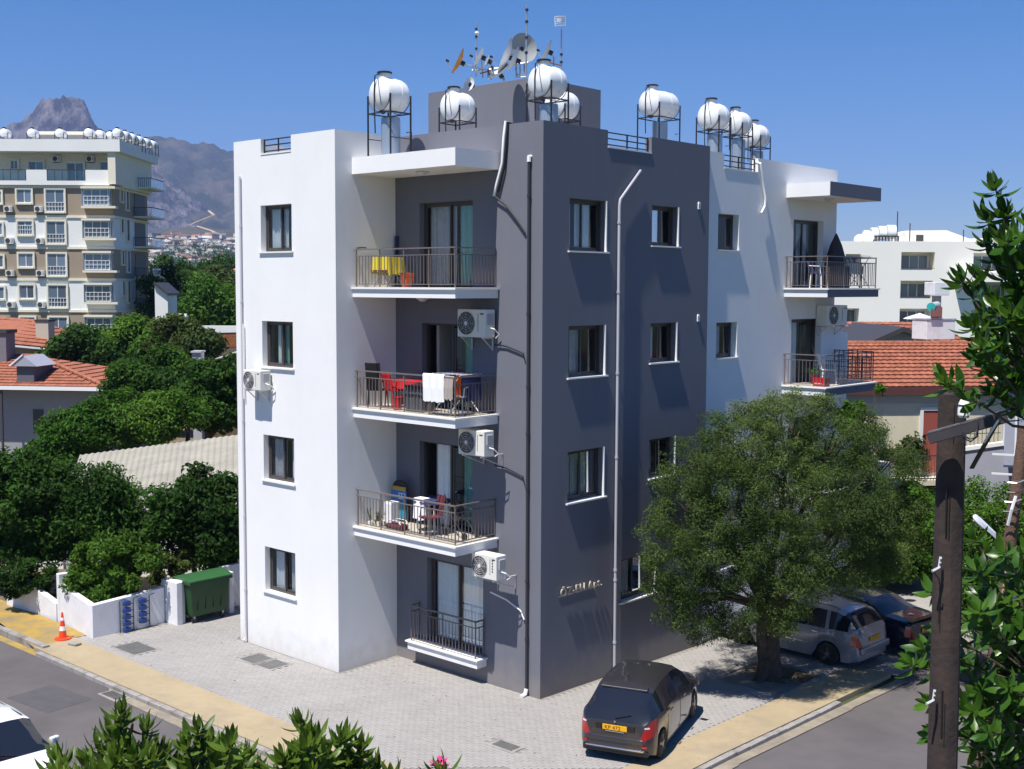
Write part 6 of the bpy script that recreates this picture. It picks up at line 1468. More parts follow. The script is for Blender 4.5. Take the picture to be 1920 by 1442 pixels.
# ------------------------------------------------------------------ roof of the block: water tanks
def water_tank(x, y, z, label, r=.40, L=.62, boiler=True, legz=12.2, rot=0):
    t = thing('water_tank', label, 'water tank', (x, y+L/2, legz), rot, 'white water tanks on the roof of the main block')
    w = dict(parent=t, world=False); y0 = -L/2; zc = z-legz
    prof = [(-.13, 0), (-.12, r*.35), (-.08, r*.70), (-.02, r*.93), (.06, r), (L-.06, r), (L+.02, r*.93), (L+.08, r*.70), (L+.12, r*.35), (L+.13, 0)]
    b = MB().lathe(prof, (0, y0, zc), (0, 1, 0), 28); b.build('tank', m_tank, t, smooth=True, world=False)
    MB().lathe([(0, r+.006), (.02, r+.012), (.04, r+.006)], (0, y0+L*.62, zc), (0, 1, 0), 28).build('seam', m_tank, t, smooth=True, world=False)
    MB().lathe([(0, .15), (.20, .15)], (0, y0+.16, zc+r-.10), (0, 0, 1), 18).build('neck', m_tank, t, smooth=True, world=False)
    MB().lathe([(0, .16), (.0, .185), (.035, .185), (.05, .15), (.055, 0)], (0, y0+.16, zc+r+.10), (0, 0, 1), 18).build('lid', m_blackp, t, smooth=True, world=False)
    q = r*1.02; ya, yb = y0-.02, y0+L+.02; fr_ = MB()
    for sx in (-1, 1):
        for yy in (ya, yb): MB().bar((sx*q, yy, 0), (sx*q, yy, zc-.02), .032).build('leg', m_black, t, world=False)
    zr = zc-r-.05
    for yy in (ya, yb): fr_.bar((-q, yy, zr), (q, yy, zr), .03)
    for sx in (-1, 1): fr_.bar((sx*q, ya, zr), (sx*q, yb, zr), .03); MB().bar((sx*q, ya, zr*.5), (sx*q, yb, zr*.5), .018).build('stand_rail', m_black, t, world=False)
    for yy in (ya, yb): MB().tube([(math.sin(a)*(q), yy, zc-math.cos(a)*(r+.02)*1.0) for a in [(-1.45+2.9*i/12) for i in range(13)]], .011, 5).build('cradle_strap', m_black, t, world=False)
    fr_.build('cradle', m_black, t, world=False)
    MB().tube([(-.02, y0+.05, zc+r+.10), (-.03, y0-.12, zc+r+.02), (-.03, y0-.15, zc), (-.03, y0-.14, zr+.05), (-.03, y0-.12, max(0, zr-.5))], .016, 6).build('feed_pipe', m_blackp, t, world=False)
    MB().tube([(.03, y0+.0, zc+r+.06), (.06, y0-.1, zc+r*.8), (.16, y0-.14, zc-.05), (.2, y0-.13, zc-.3)], .008, 5).build('cable', m_black, t, world=False)
    MB().lathe([(0, .10), (.06, .05), (.08, 0)], (0, y0+.1, zc-r-.0), (0, 0, -1), 10).build('outlet', m_blackp, t, world=False)
    if boiler:
        hb2 = zr-.12
        MB().lathe([(0, .22), (.01, .235), (hb2-.02, .235), (hb2, .22), (hb2, 0)], (.05, y0+L*.5, .02), (0, 0, 1), 20).build('boiler', m_boiler, t, smooth=True, world=False)
        MB().tube([(.35, y0+L+.1, 0), (.35, y0+L+.1, hb2-.3), (.18, y0+L+.1, hb2-.3)], .015, 5).build('pipe', m_black, t, world=False)
    return t
water_tank(-4.17, -1.25, 13.86, 'white water tank with grey boiler below, above the corner of the white block')
water_tank(-6.36, 3.3, 14.29, 'white water tank in front of the left part of the stair tower', boiler=False)
water_tank(-1.98, 2.12, 14.35, 'front white water tank of the pair above the dark front corner')
water_tank(-3.55, 4.55, 14.2, 'rear white water tank of the pair, half hidden before the stair tower', r=.38, boiler=False)
water_tank(-4.03, 9.56, 14.86, 'long white water tank standing above the dark parapet gap', L=1.05)
water_tank(-2.67, 10.76, 14.46, 'first water tank of the three over the white end of the block')
water_tank(-4.6, 15.2, 14.86, 'middle water tank of the three over the white end, partly hidden')
water_tank(-4.9, 16.9, 14.62, 'last and smallest looking water tank over the white end of the block')
# ---- aerials and dishes on the stair tower
m_dish = mat('pale_grey_dish', (.62, .64, .66), .45); m_dishd = mat('grey_mesh_dish', (.28, .30, .30), .6); m_ora = mat('orange_rusty_dish', (.65, .28, .04), .6, var=.3, vscale=8); m_galv = mat('galvanised_pipe', (.42, .42, .45), .4, metal=.6); m_rusty = mat('rusty_iron', (.22, .07, .03), .8)
TD = 35.6
def dish(label, px, py, dia, n, m, d=TD, feed=True, foot=None, name='satellite_dish', aspect=1.1):
    c = fr(px, py, d); n = n.normalized(); t = thing(name, label, 'satellite dish', tuple(c), 0, 'satellite dishes on the stair tower')
    r = dia/2; b = MB().lathe([(0, 0), (.012*dia*3, r*.45), (.10*dia, r*.8), (.16*dia, r), (.165*dia, r*1.02), (.15*dia, r*.98), (.09*dia, r*.78), (.02, r*.4), (.012, 0)], c-n*.05, n, 26)
    b.build('dish', m, t, smooth=True)
    if feed:
        u, v = basis(n); low = c+(UP*-1+n*n.z).normalized()*r*.95
        tip = c+n*dia*.55-UP*dia*.18
        MB().bar(low, tip, .02).build('feed_arm', m_galv, t); MB().cyl(tip, tip-n*.1, .035, .028, 8).build('receiver', m_blackp, t)
    back = c-n*.14; f_ = foot or Vector((c.x, c.y, 15.3)); MB().cyl(back-n*.02, c-n*.03, .07, n=8).build('mount', m_black, t)
    MB().tube([Vector((f_.x, f_.y, 15.3)), Vector((f_.x, f_.y, back.z-.05)), back], .022, 6).build('post', m_galv, t)
    return t
L_ = -RH; T_ = -FH
dish('orange rimmed satellite dish at the far left of the aerials', 862, 116, .80, L_*.88+UP*.42+T_*.10, m_ora, foot=fr(905, 130, TD+.5))
dish('narrow white dish right of the orange one', 901, 106, .62, L_*.88+UP*.42+T_*.02, m_dish, foot=fr(915, 130, TD+.4))
dish('smallest white dish in the middle of the aerials', 913, 113, .36, L_*.86+UP*.45+T_*.04, m_dish, foot=fr(922, 130, TD+.4), feed=False)
dish('long white dish edge below the grey mesh dish', 953, 107, 1.05, L_*.90+UP*.36+T_*.0, m_dish, foot=fr(968, 130, TD+.3))
dish('white dish just in front of the grey mesh dish', 966, 112, .72, L_*.88+UP*.40+T_*-.02, m_dish, d=TD-.6, foot=fr(975, 130, TD-.2), feed=False)
dish('large round grey dish, the biggest on the stair tower', 980, 91, .86, T_*.82+RH*.45+UP*.1, m_dishd, d=TD+.9, foot=fr(983, 130, TD+1.2), feed=False)
dish('white dish behind the lid of the front corner tank', 1027, 96, .66, L_*.87+UP*.45, m_dish, d=TD+.6, foot=fr(1038, 130, TD+1.0))
dish('shallow white dish tipped upwards at the middle of the tower roof edge', 936, 137, .72, UP*.75+L_*.55+T_*.3, m_dish, foot=fr(945, 150, TD+.3))
dish('little white dish at the left end of the tower roof', 880, 158, .40, L_*.6+T_*.7+UP*.2, m_dish, foot=fr(884, 165, TD+.2), feed=False)
def mast(label, px0, py0, px1, py1, d, r=.022, nodes=(), extra=None):
    t = thing('antenna_mast', label, 'antenna', tuple(fr(px0, py0, d)), 0, 'aerial masts on the stair tower')
    a, b_ = fr(px0, py0, d), fr(px1, py1, d); a = Vector((a.x, a.y, 15.3)) if py0 > 125 else a
    MB().tube([a, a.lerp(b_, .5), b_], [r*1.2, r, r*.6], 6).build('pole', m_galv, t)
    for k in nodes: p = a.lerp(b_, k); MB().cyl(p-UP*.03, p+UP*.03, r*1.8, n=8).build('joint', m_black, t)
    return t, a, b_
t, a, c = mast('thin mast with a small ball, left of the big grey dish', 893, 150, 893, 40, TD+.2, .02, (.5, .72, .86)); p = a.lerp(c, .78); MB().lathe([(-.07, 0), (-.05, .05), (0, .07), (.05, .05), (.07, 0)], p+RH*.02, n=10).build('ball', m_dish, t, smooth=True)
t, a, c = mast('tallest mast, in front of the big grey dish', 986, 150, 988, 8, TD-.3, .026, (.3, .52, .75, .92))
mast('short twin rod aerial left of the big grey dish', 958, 118, 958, 68, TD+1.2, .035); mast('hair thin whip aerial beside the short rod', 962, 110, 962, 48, TD+1.3, .008)
t, a, c = mast('right hand mast carrying a white grid aerial', 1052, 160, 1053, 30, TD+.8, .024, (.28, .4))
g2 = MB()
for i in range(5): g2.tube([fr(1040+i*.5, 32+i*4.4, TD+.6), fr(1046, 31+i*4.2, TD+.5), fr(1060, 31+i*4, TD+.7)], .012, 5)
g2.tube([fr(1040, 32, TD+.6), fr(1041, 49, TD+.6)], .014, 5); g2.tube([fr(1060, 31, TD+.7), fr(1060, 47, TD+.7)], .014, 5); g2.build('grid', m_dish, t)
b = MB(); b.obox(fr(1049, 38, TD+.65), RH, FH, UP, .07, .03, .06); b.build('amplifier', m_dish, t)
t = thing('aerial_support', 'horizontal pipes that tie the masts and dishes together', 'pipe frame', tuple(fr(960, 125, TD)))
for pts, mm in (([(885, 132), (912, 131), (940, 127), (965, 121), (990, 117)], m_galv), ([(900, 138), (925, 131)], m_rusty), ([(1030, 117), (1053, 123)], m_rusty), ([(1034, 133), (1052, 138)], m_galv), ([(1030, 137), (1045, 137), (1052, 142)], m_galv), ([(966, 127), (970, 140), (984, 141), (987, 145)], m_galv), ([(967, 145), (986, 144)], m_galv), ([(905, 130), (903, 113)], m_galv), ([(915, 130), (918, 142), (921, 135)], m_black)):
    MB().tube([fr(x, y, TD+.3) for x, y in pts], .02, 6).build('pipe', mm, t)
# ------------------------------------------------------------------ air conditioners of the block
def aircon(label, x0, x1, yf, z0, z1, dep=.34, facing='y', m=None, group='outdoor units of the main block', text=False, bracket=True, wall=None):
    m = m or m_acw
    t = thing('air_conditioner', label, 'air conditioner', ((x0+x1)/2, yf+dep, z0) if facing == 'y' else (yf-dep, (x0+x1)/2, z0), 0, group)
    P = (lambda u, d, z: (u, yf+d, z)) if facing == 'y' else (lambda u, d, z: (yf-d, u, z))
    def bx(u0, u1, d0, d1, a, c):
        p, q = P(u0, d0, a), P(u1, d1, c); return MB().box(min(p[0], q[0]), max(p[0], q[0]), min(p[1], q[1]), max(p[1], q[1]), a, c)
    bx(x0, x1, 0, dep, z0, z1).build('casing', m, t, bevel=.018)
    w, h = x1-x0, z1-z0; cx, cz = x0+w*.33, (z0+z1)/2; R = min(h*.44, w*.30)
    n = (0, -1, 0) if facing == 'y' else (1, 0, 0)
    MB().cyl(P(cx, .004, cz), P(cx, -.012, cz), R, n=26).build('fan_well', m_acd, t)
    g = MB()
    for k in (1.0, .78, .56, .36): g.tube([Vector(P(cx+R*k*math.cos(a), -.018, cz+R*k*math.sin(a))) for a in [i*math.pi/10 for i in range(21)]], .004, 4)
    for i in range(8): a = i*math.pi/4; g.bar(P(cx, -.018, cz), P(cx+R*math.cos(a), -.018, cz+R*math.sin(a)), .005)
    g.build('fan_grille', m_pvcg, t); MB().cyl(P(cx, -.012, cz), P(cx, -.028, cz), R*.2, n=12).build('hub', m_dish, t)
    bx(x0+w*.74, x0+w*.755, -.004, 0, z0+h*.2, z0+h*.85).build('seam', m_acd, t); bx(x0+w*.82, x0+w*.95, -.004, 0, z1-h*.18, z1-h*.13).build('badge', m_acd, t)
    if facing == 'y':
        MB().box(x1, x1+.03, yf+.08, yf+dep-.06, z0+h*.45, z1-h*.15).build('terminal_cover', m_plinth, t, bevel=.008)
        MB().tube([(x1+.02, yf+.15, z0+h*.35), (x1+.12, yf+.2, z0+h*.3), (x1+.14, yf+dep, z0+h*.1), (x1+.03, yf+dep, z0-.02)], .015, 6).build('pipe', m_pvcw, t, smooth=True)
    if bracket:
        wl = wall if wall is not None else dep+.04
        for u in (x0+.12, x1-.12):
            b = MB(); b.bar(P(u, 0.02, z0-.02), P(u, wl, z0-.02), .035); b.bar(P(u, wl-.02, z0-.02), P(u, wl-.02, z0-.32), .03); b.bar(P(u, .06, z0-.03), P(u, wl-.02, z0-.30), .02); b.build('bracket', m_pvcg, t)
    return t
aircon('white air conditioner on the white front, left of the second window from the top', -8.36, -7.62, -2.36, 6.50, 7.02, wall=.38)
aircon('air conditioner under the top balcony, high on the recessed wall', -2.34, -1.42, -.42, 8.02, 8.68, wall=.41)
aircon('air conditioner under the middle balcony, beside the pier', -1.95, -1.10, -.78, 5.25, 5.85, wall=.77)
t = aircon('air conditioner above the ground floor window, nearest the ground', -1.46, -.66, -.82, 2.38, 2.96, wall=.81)
stext('MIDEA', 'brand_letters', m_ink, .085, Matrix.Translation((-.80, -.824, 2.86)) @ Matrix.Rotation(math.radians(90), 4, 'Y') @ Matrix(((1, 0, 0, 0), (0, 0, -1, 0), (0, 1, 0, 0), (0, 0, 0, 1))), t, .001) if False else None
b = MB()
for i in range(5): b.box(-.80, -.765, -.826, -.82, 2.83-i*.065, 2.865-i*.065)
b.build('lettering', m_acd, t)['kind'] = 'stuff'
aircon('large air conditioner hung below the right hand balcony', 13.05, 14.4, .26, 8.05, 8.68, facing='x', wall=.38, dep=.36)
MB().box(.05, .25, 14.42, 14.46, 8.1, 8.6)
# ------------------------------------------------------------------ things on the balconies
m_redp = mat('red_plastic', (.55, .015, .02), .4); m_orp = mat('orange_plastic', (.75, .10, .01), .4); m_whp = mat('white_plastic', (.75, .76, .78), .4); m_grp = mat('dark_grey_plastic', (.10, .10, .11), .5)
m_yelc = mat('yellow_cloth', (.62, .50, .03), .9); m_whc = mat('white_cloth', (.82, .82, .85), .9); m_purc = mat('lilac_cloth', (.42, .36, .55), .9); m_drc = mat('dark_red_cloth', (.12, .02, .03), .9); m_navy = mat('navy_cloth', (.02, .03, .10), .9)
def chair(label, x, y, z, rot, mm, legm=None, h=.85, s=.42, name='chair', group=None):
    t = thing(name, label, 'chair', (x, y, z), rot, group); legm = legm or mm
    MB().box(-s/2, s/2, -s/2, s/2, .42, .455).build('seat', mm, t, world=False, bevel=.012)
    b = MB(); n = 6
    for i in range(n): b.quad((-s/2+s*i/n, s/2+.03*math.sin(math.pi*i/n), .46), (-s/2+s*(i+1)/n, s/2+.03*math.sin(math.pi*(i+1)/n), .46), (-s/2+s*(i+1)/n, s/2+.09+.03*math.sin(math.pi*(i+1)/n), h), (-s/2+s*i/n, s/2+.09+.03*math.sin(math.pi*i/n), h))
    o = b.build('backrest', mm, t, world=False); md = o.modifiers.new('thick', 'SOLIDIFY'); md.thickness = .025
    for sx in (-1, 1):
        for sy in (-1, 1): MB().bar((sx*s*.45, sy*s*.45, 0), (sx*s*.40, sy*s*.40, .42), .03).build('leg', legm, t, world=False)
        MB().tube([(sx*s*.5, -s*.4, .42), (sx*s*.52, -s*.35, .64), (sx*s*.5, s*.5, .66)], .015, 5).build('armrest', legm, t, world=False)
    return t
def bucket(label, x, y, z, mm, r=.14, h=.26, name='bucket', group=None):
    t = thing(name, label, 'bucket', (x, y, z), 0, group)
    MB().lathe([(0, r*.75), (h, r), (h, r*1.07), (h+.02, r*1.07), (h+.02, r*.95), (.03, r*.7), (.03, 0)], (x, y, z), n=18).build('body', mm, t, smooth=True)
    MB().tube([(x-r, y, z+h), (x-r*.7, y-.05, z+h*.6), (x, y-r, z+h*.45), (x+r*.7, y-.05, z+h*.6), (x+r, y, z+h)], .005, 4).build('handle', m_black, t)
# top balcony: small folding table under a yellow cloth, stacked orange buckets
t = thing('table', 'small folding table under a yellow cloth on the top balcony', 'table', (-4.3, -.75, 9.2)); x, y, z = -4.41, -.77, 9.2
MB().box(x-.28, x+.28, y-.25, y+.25, z+.70, z+.73).build('tabletop', m_whp, t)
for s in (-1, 1): MB().tube([(x-.3*s, y-.22, z), (x, y-.2, z+.38), (x+.3*s, y-.22, z+.70)], .014, 5).build('leg', m_galv, t); MB().tube([(x-.3*s, y+.22, z), (x, y+.2, z+.38), (x+.3*s, y+.22, z+.70)], .014, 5).build('leg', m_galv, t)
def drape(x0, x1, y0, y1, zt, drop, m, name, label, cat, seed, n=40, amp=.02, topz=None):
    """cloth lying on a top and hanging with folds all round"""
    r_ = random.Random(seed); b = MB(); per = []
    for i in range(n):
        t_ = i/n*4; k = int(t_); f_ = t_-k
        p = [(x0+(x1-x0)*f_, y0), (x1, y0+(y1-y0)*f_), (x1-(x1-x0)*f_, y1), (x0, y1-(y1-y0)*f_)][k]; nn = [(0, -1), (1, 0), (0, 1), (-1, 0)][k]; per.append((p, nn))
    top = [(p[0], p[1], zt) for p, nn in per]; low = []; mid = []
    for i, (p, nn) in enumerate(per):
        a = amp*(1+math.sin(i*1.9)); dd = drop*(1+r_.uniform(-.12, .12)); mid.append((p[0]+nn[0]*a*.6, p[1]+nn[1]*a*.6, zt-drop*.5)); low.append((p[0]+nn[0]*a*1.6, p[1]+nn[1]*a*1.6, zt-dd))
    b.add(top+mid+low, [tuple(range(n))]+[(i, (i+1) % n, n+(i+1) % n, n+i) for i in range(n)]+[(n+i, n+(i+1) % n, 2*n+(i+1) % n, 2*n+i) for i in range(n)])
    o = b.build(name, m, smooth=True, angle=60); o.data.materials[0] = m
    return tag(o, label, cat)
drape(-4.70, -4.12, -1.04, -.50, 9.945, .42, m_yelc, 'tablecloth', 'yellow cloth with a dark hem over the small table on the top balcony', 'tablecloth', 3)
b = MB(); b.box(-4.72, -4.10, -1.085, -1.07, 9.56, 9.62); tag(b.build('cloth_border', m_drc), 'dark patterned border band of the yellow cloth on the top balcony', 'cloth border')
bucket('lower orange bucket on the top balcony, right of the yellow cloth', -3.55, -.95, 9.21, m_orp, .15, .20)
bucket('orange bucket stacked into the lower one on the top balcony', -3.56, -.95, 9.36, m_orp, .17, .17)
tag(MB().tube([(-4.9, -1.38, 10.16), (-4.7, -1.38, 10.17), (-4.55, -1.38, 10.16)], .018, 6).build('cloth_pegs', m_blackp), 'row of dark pegs on the handrail of the top balcony', 'clothes pegs')
tag(MB().cyl((-4.88, -.12, 9.2), (-4.9, -.05, 10.5), .02, .05, 8).build('folded_parasol', m_navy), 'dark folded parasol leaning in the inner corner of the top balcony', 'parasol')
# middle balcony
chair('tall black chair at the left end of the middle balcony', -4.62, -.95, 6.2, math.radians(200), m_blackp, h=1.12)
chair('red plastic chair at the left of the middle balcony', -4.2, -.75, 6.2, math.radians(170), m_redp)
t = thing('table', 'low table with a red cloth on the middle balcony', 'table', (-3.75, -.6, 6.2)); MB().box(-4.15, -3.35, -.85, -.35, 6.86, 6.89).build('tabletop', m_grp, t)
for x in (-4.1, -3.4):
    for y in (-.8, -.4): MB().bar((x, y, 6.2), (x, y, 6.86), .03).build('leg', m_grp, t)
drape(-4.17, -3.33, -.87, -.33, 6.91, .22, m_redp, 'tablecloth', 'red cloth on the low table of the middle balcony', 'tablecloth', 4)
bucket('red bucket standing beside the grey box on the middle balcony', -3.72, -1.12, 6.2, m_redp, .13, .30)
t = thing('storage_box', 'dark grey ribbed storage box behind the railing of the middle balcony', 'storage box', (-3.05, -.95, 6.2))
MB().box(-3.35, -2.75, -1.2, -.75, 6.2, 6.78).build('body', m_grp, t, bevel=.02); MB().box(-3.38, -2.72, -1.23, -.72, 6.78, 6.84).build('lid', m_blackp, t, bevel=.01)
for i in range(8): MB().box(-3.30+i*.07, -3.275+i*.07, -1.21, -1.2, 6.24, 6.72).build('rib', m_grp, t)
def hung(label, x0, x1, y, ztop, zf, zb, m, name='towel', n=14, seed=1, cat='laundry', group=None):
    """cloth over a rail: front and back falls"""
    r_ = random.Random(seed); b = MB(); ys = [(-.035, zf), (-.04, (zf+ztop)/2), (-.03, ztop-.03), (0, ztop+.012), (.03, ztop-.03), (.05, (zb+ztop)/2), (.055, zb)]; P_ = []
    for i in range(n+1):
        x = x0+(x1-x0)*i/n; w = math.sin(i*1.3+seed)*.018+r_.uniform(-.006, .006)
        P_.append([(x, y+dy+(w if j in (0, 1) else (w*.6 if j > 4 else 0)), z+(r_.uniform(-.02, .02) if j in (0, 6) else 0)) for j, (dy, z) in enumerate(ys)])
    for i in range(n):
        for j in range(len(ys)-1): b.quad(P_[i][j], P_[i+1][j], P_[i+1][j+1], P_[i][j+1])
    o = b.build(name, m, smooth=True, angle=60); return tag(o, label, cat, group)
hung('big white towel hanging over the handrail of the middle balcony', -2.52, -1.80, -1.375, 7.17, 6.52, 6.7, m_whc, seed=2)
hung('grey and beige shirts hanging beside the white towel', -1.80, -1.50, -1.36, 7.14, 6.60, 6.75, mat('taupe_cloth', (.38, .33, .30), .9), name='shirt', seed=5)
t = thing('drying_rack', 'folding clothes rack at the right end of the middle balcony', 'drying rack', (-2.0, -.7, 6.2))
for y in (-1.0, -.35): MB().tube([(-2.6, y, 6.2), (-1.65, y, 7.15)], .012, 5).build('leg', m_whp, t); MB().tube([(-1.65, y, 6.2), (-2.6, y, 7.15)], .012, 5).build('leg', m_whp, t)
for i in range(7): MB().tube([(-2.6+i*.16, -1.0, 7.15), (-2.6+i*.16, -.3, 7.15)], .006, 4).build('wire', m_whp, t)
def hung_x(label, x, y0, y1, ztop, zf, m, seed, name='laundry', group='laundry on the folding rack'):
    b = MB(); n = 10; r_ = random.Random(seed)
    for s in (-1, 1):
        for i in range(n):
            f = lambda k: (y0+(y1-y0)*k/n)
            b.quad((x+s*.005, f(i), ztop), (x+s*.005, f(i+1), ztop), (x+s*(.03+.012*math.sin(i+1+seed)), f(i+1), zf), (x+s*(.03+.012*math.sin(i+seed)), f(i), zf))
    o = b.build(name, m); return tag(o, label, 'laundry', group)
for i, (m_, lab) in enumerate(((m_purc, 'lilac sheet on the left side of the folding rack'), (m_purc, 'second lilac sheet on the folding rack'), (m_whc, 'white sheet in the middle of the folding rack'), (m_grp, 'dark grey cloth on the folding rack'), (m_orp, 'narrow orange cloth on the folding rack'), (m_navy, 'dark blue cloth near the right end of the folding rack'))):
    hung_x(lab, -2.6+i*.19, -.98, -.33, 7.155, 6.62-(.1 if i % 2 else 0), m_, i)
b = MB(); b.box(-2.30, -1.55, -1.30, -1.26, 6.62, 7.08); o = b.build('folded_screen', m_grp); tag(o, 'dark grey flat screen behind the corner post of the middle balcony', 'screen')
chair('small pale metal stool at the right corner of the middle balcony', -1.75, -.95, 6.2, 0.4, m_galv, h=.62, s=.34, name='stool')
# lower balcony
t = thing('play_board', 'round topped blue board with a yellow band leaning in the inner corner', 'board', (-4.6, -.2, 3.2)); 
def arch_board(x0, x1, y, z0, z1, mm, nm, th=.03, lo_=0, hi_=1):
    pts = []; cx = (x0+x1)/2; r = (x1-x0)/2; n = 12
    pts = [(x0, y, z0), (x1, y, z0)]+[(cx+r*math.cos(a), y, z1-r+r*math.sin(a)) for a in [i*math.pi/n for i in range(n+1)]]
    return MB().prism(pts, (0, th, 0)).build(nm, mm, t)
arch_board(-4.85, -4.25, -.30, 3.2, 4.28, mat('dark_board', (.015, .015, .02), .5), 'back_board')
MB().box(-4.84, -4.26, -.33, -.302, 3.74, 4.0).build('blue_panel', mat('bright_blue_print', (.03, .16, .50), .4), t); MB().box(-4.80, -4.30, -.33, -.302, 4.0, 4.11).build('yellow_band', mat('ochre_print', (.45, .30, .06), .5), t); MB().box(-4.82, -4.28, -.33, -.302, 3.3, 3.735).build('teal_panel', mat('teal_print', (.03, .22, .35), .4), t)
for (a, c, e, g) in ((-4.55, -4.30, 3.93, 3.95), (-4.55, -4.30, 3.80, 3.82), (-4.55, -4.53, 3.82, 3.93), (-4.44, -4.42, 3.82, 3.93), (-4.32, -4.30, 3.82, 3.93)): MB().box(a, c, -.336, -.331, e, g).build('white_mark', m_whp, t)
t = thing('cabinet', 'narrow white cabinet beside the blue board on the lower balcony', 'cabinet', (-4.2, -.75, 3.2)); MB().box(-4.40, -4.12, -.95, -.7, 3.2, 3.82).build('body', m_whp, t, bevel=.01); MB().box(-4.39, -4.13, -.965, -.952, 3.25, 3.78).build('door', m_whp, t)
t = thing('table', 'small white table with a navy cloth on the lower balcony', 'table', (-3.1, -.5, 3.2)); MB().box(-3.45, -2.75, -.8, -.3, 3.96, 3.99).build('tabletop', m_whp, t)
for x in (-3.4, -2.8):
    for y in (-.75, -.35): MB().bar((x, y, 3.2), (x, y, 3.96), .035).build('leg', m_whp, t)
drape(-3.47, -2.73, -.82, -.28, 4.01, .10, m_navy, 'tablecloth', 'navy cloth on the white table of the lower balcony', 'tablecloth', 9)
drape(-3.44, -3.10, -.84, -.6, 4.02, .5, m_whc, 'cloth', 'white cloth hanging from the left corner of the navy covered table', 'cloth', 10, n=24)
chair('dark red chair at the navy covered table on the lower balcony', -2.75, -.95, 3.2, math.radians(-20), m_drc, legm=m_black, h=.95)
t = thing('pushchair', 'folded black pushchair frame at the right end of the lower balcony', 'pushchair', (-1.9, -.6, 3.2))
MB().tube([(-2.5, -.7, 4.2), (-2.2, -.75, 3.7), (-1.7, -.8, 3.25)], .018, 6).build('frame', m_black, t); MB().tube([(-2.5, -.35, 4.2), (-2.2, -.35, 3.7), (-1.7, -.4, 3.25)], .018, 6).build('frame', m_black, t); MB().tube([(-2.45, -.7, 3.25), (-2.0, -.5, 3.75)], .018, 6).build('frame', m_black, t)
for x, y in ((-1.7, -.82), (-1.7, -.38), (-2.45, -.72)): MB().cyl((x, y-.02, 3.29), (x, y+.02, 3.29), .085, n=14).build('wheel', m_blackp, t)
t = thing('toy_car', 'flat dark red ride-on toy with white rails on the floor of the lower balcony', 'toy', (-3.9, -1.0, 3.2)); MB().box(-4.1, -3.55, -1.18, -.9, 3.23, 3.34).build('body', m_drc, t, bevel=.03)
for y in (-1.16, -.92): MB().tube([(-4.05, y, 3.36), (-3.95, y, 3.44), (-3.65, y, 3.44), (-3.58, y, 3.36)], .014, 5).build('rail', m_whp, t)
for x in (-4.0, -3.65):
    for y in (-1.19, -.89): MB().cyl((x, y-.015, 3.25), (x, y+.015, 3.25), .045, n=10).build('wheel', m_blackp, t)
t = thing('plant_stand', 'little heap of flower pots and dry plants at the left end of the lower balcony', 'plant pots', (-4.7, -1.1, 3.2)); rp = random.Random(2)
for i in range(5):
    x, y = -4.8+rp.uniform(0, .45), -1.25+rp.uniform(0, .35); MB().lathe([(0, .05), (.12, .07), (.12, 0)], (x, y, 3.2), n=10).build('pot', [m_beigew, m_whp, m_creamw][i % 3], t)
    pb = MB()
    for k in range(14): a = rp.uniform(0, 6.28); h_ = rp.uniform(.1, .4); pb.add([(x, y, 3.3), (x+.06*math.cos(a), y+.06*math.sin(a), 3.3+h_*.6), (x+.12*math.cos(a), y+.12*math.sin(a), 3.3+h_), (x+.05*math.cos(a+.5), y+.05*math.sin(a+.5), 3.3+h_*.5)], [(0, 1, 2, 3)])
    pb.build('foliage', m_lf4, t)['kind'] = 'stuff'
# right hand balconies
chair('white framed chair behind the railing of the upper right balcony', .55, 11.95, 9.22, math.radians(90), m_navy, legm=m_whp, h=.8)
tag(MB().box(.5, .56, 12.45, 12.60, 9.22, 9.85).build('wooden_plank', mat('bare_wood', (.55, .33, .14), .7)), 'short upright plank of bare wood on the upper right balcony', 'plank')
t = thing('parasol', 'closed dark parasol rising above the upper right balcony', 'parasol', (.3, 13.6, 9.22)); MB().lathe([(0, .30), (.3, .34), (.7, .30), (1.1, .18), (1.45, .02)], (.25, 13.55, 9.45), n=10).build('canopy', mat('dark_brown_cloth', (.05, .04, .045), .8), t, smooth=True); MB().bar((.25, 13.55, 9.22), (.25, 13.55, 9.5), .04).build('pole', m_galv, t)
t = thing('cabinet', 'dark grey cabinet in the middle of the upper right balcony', 'cabinet', (.6, 13.0, 9.22)); MB().box(.2, .8, 12.75, 13.4, 9.22, 9.88).build('body', m_grp, t, bevel=.01); MB().box(.8, .815, 12.8, 13.35, 9.27, 9.83).build('door', m_acd, t)
t = thing('drying_rack', 'clothes rack at the far end of the upper right balcony', 'drying rack', (.9, 13.9, 9.22))
for y in (13.5, 14.15): MB().tube([(.4, y, 9.22), (1.1, y, 10.2)], .012, 5).build('leg', m_whp, t); MB().tube([(1.1, y, 9.22), (.4, y, 10.2)], .012, 5).build('leg', m_whp, t)
for i in range(4): MB().tube([(.4+i*.22, 13.5, 10.2), (.4+i*.22, 14.15, 10.2)], .007, 4).build('wire', m_whp, t)
chair('dark folding chair at the far end of the upper right balcony', .8, 13.75, 9.22, math.radians(200), m_whp, legm=m_black, h=.75)
t = thing('crate', 'red plastic crate at the left corner of the lower right balcony', 'crate', (1.0, 11.45, 6.33))
for (a, c, e, g) in ((.82, 1.18, 11.25, 11.27), (.82, 1.18, 11.57, 11.59), (.82, .84, 11.27, 11.57), (1.16, 1.18, 11.27, 11.57)): MB().box(a, c, e, g, 6.35, 6.58).build('side', m_redp, t)
MB().box(.82, 1.18, 11.25, 11.59, 6.335, 6.35).build('bottom', m_redp, t)
b = MB()
for i in range(7): b.box(.88+i*.035, .90+i*.035, 11.244, 11.25, 6.40, 6.43)
b.build('lettering', m_whp, t)['kind'] = 'stuff'
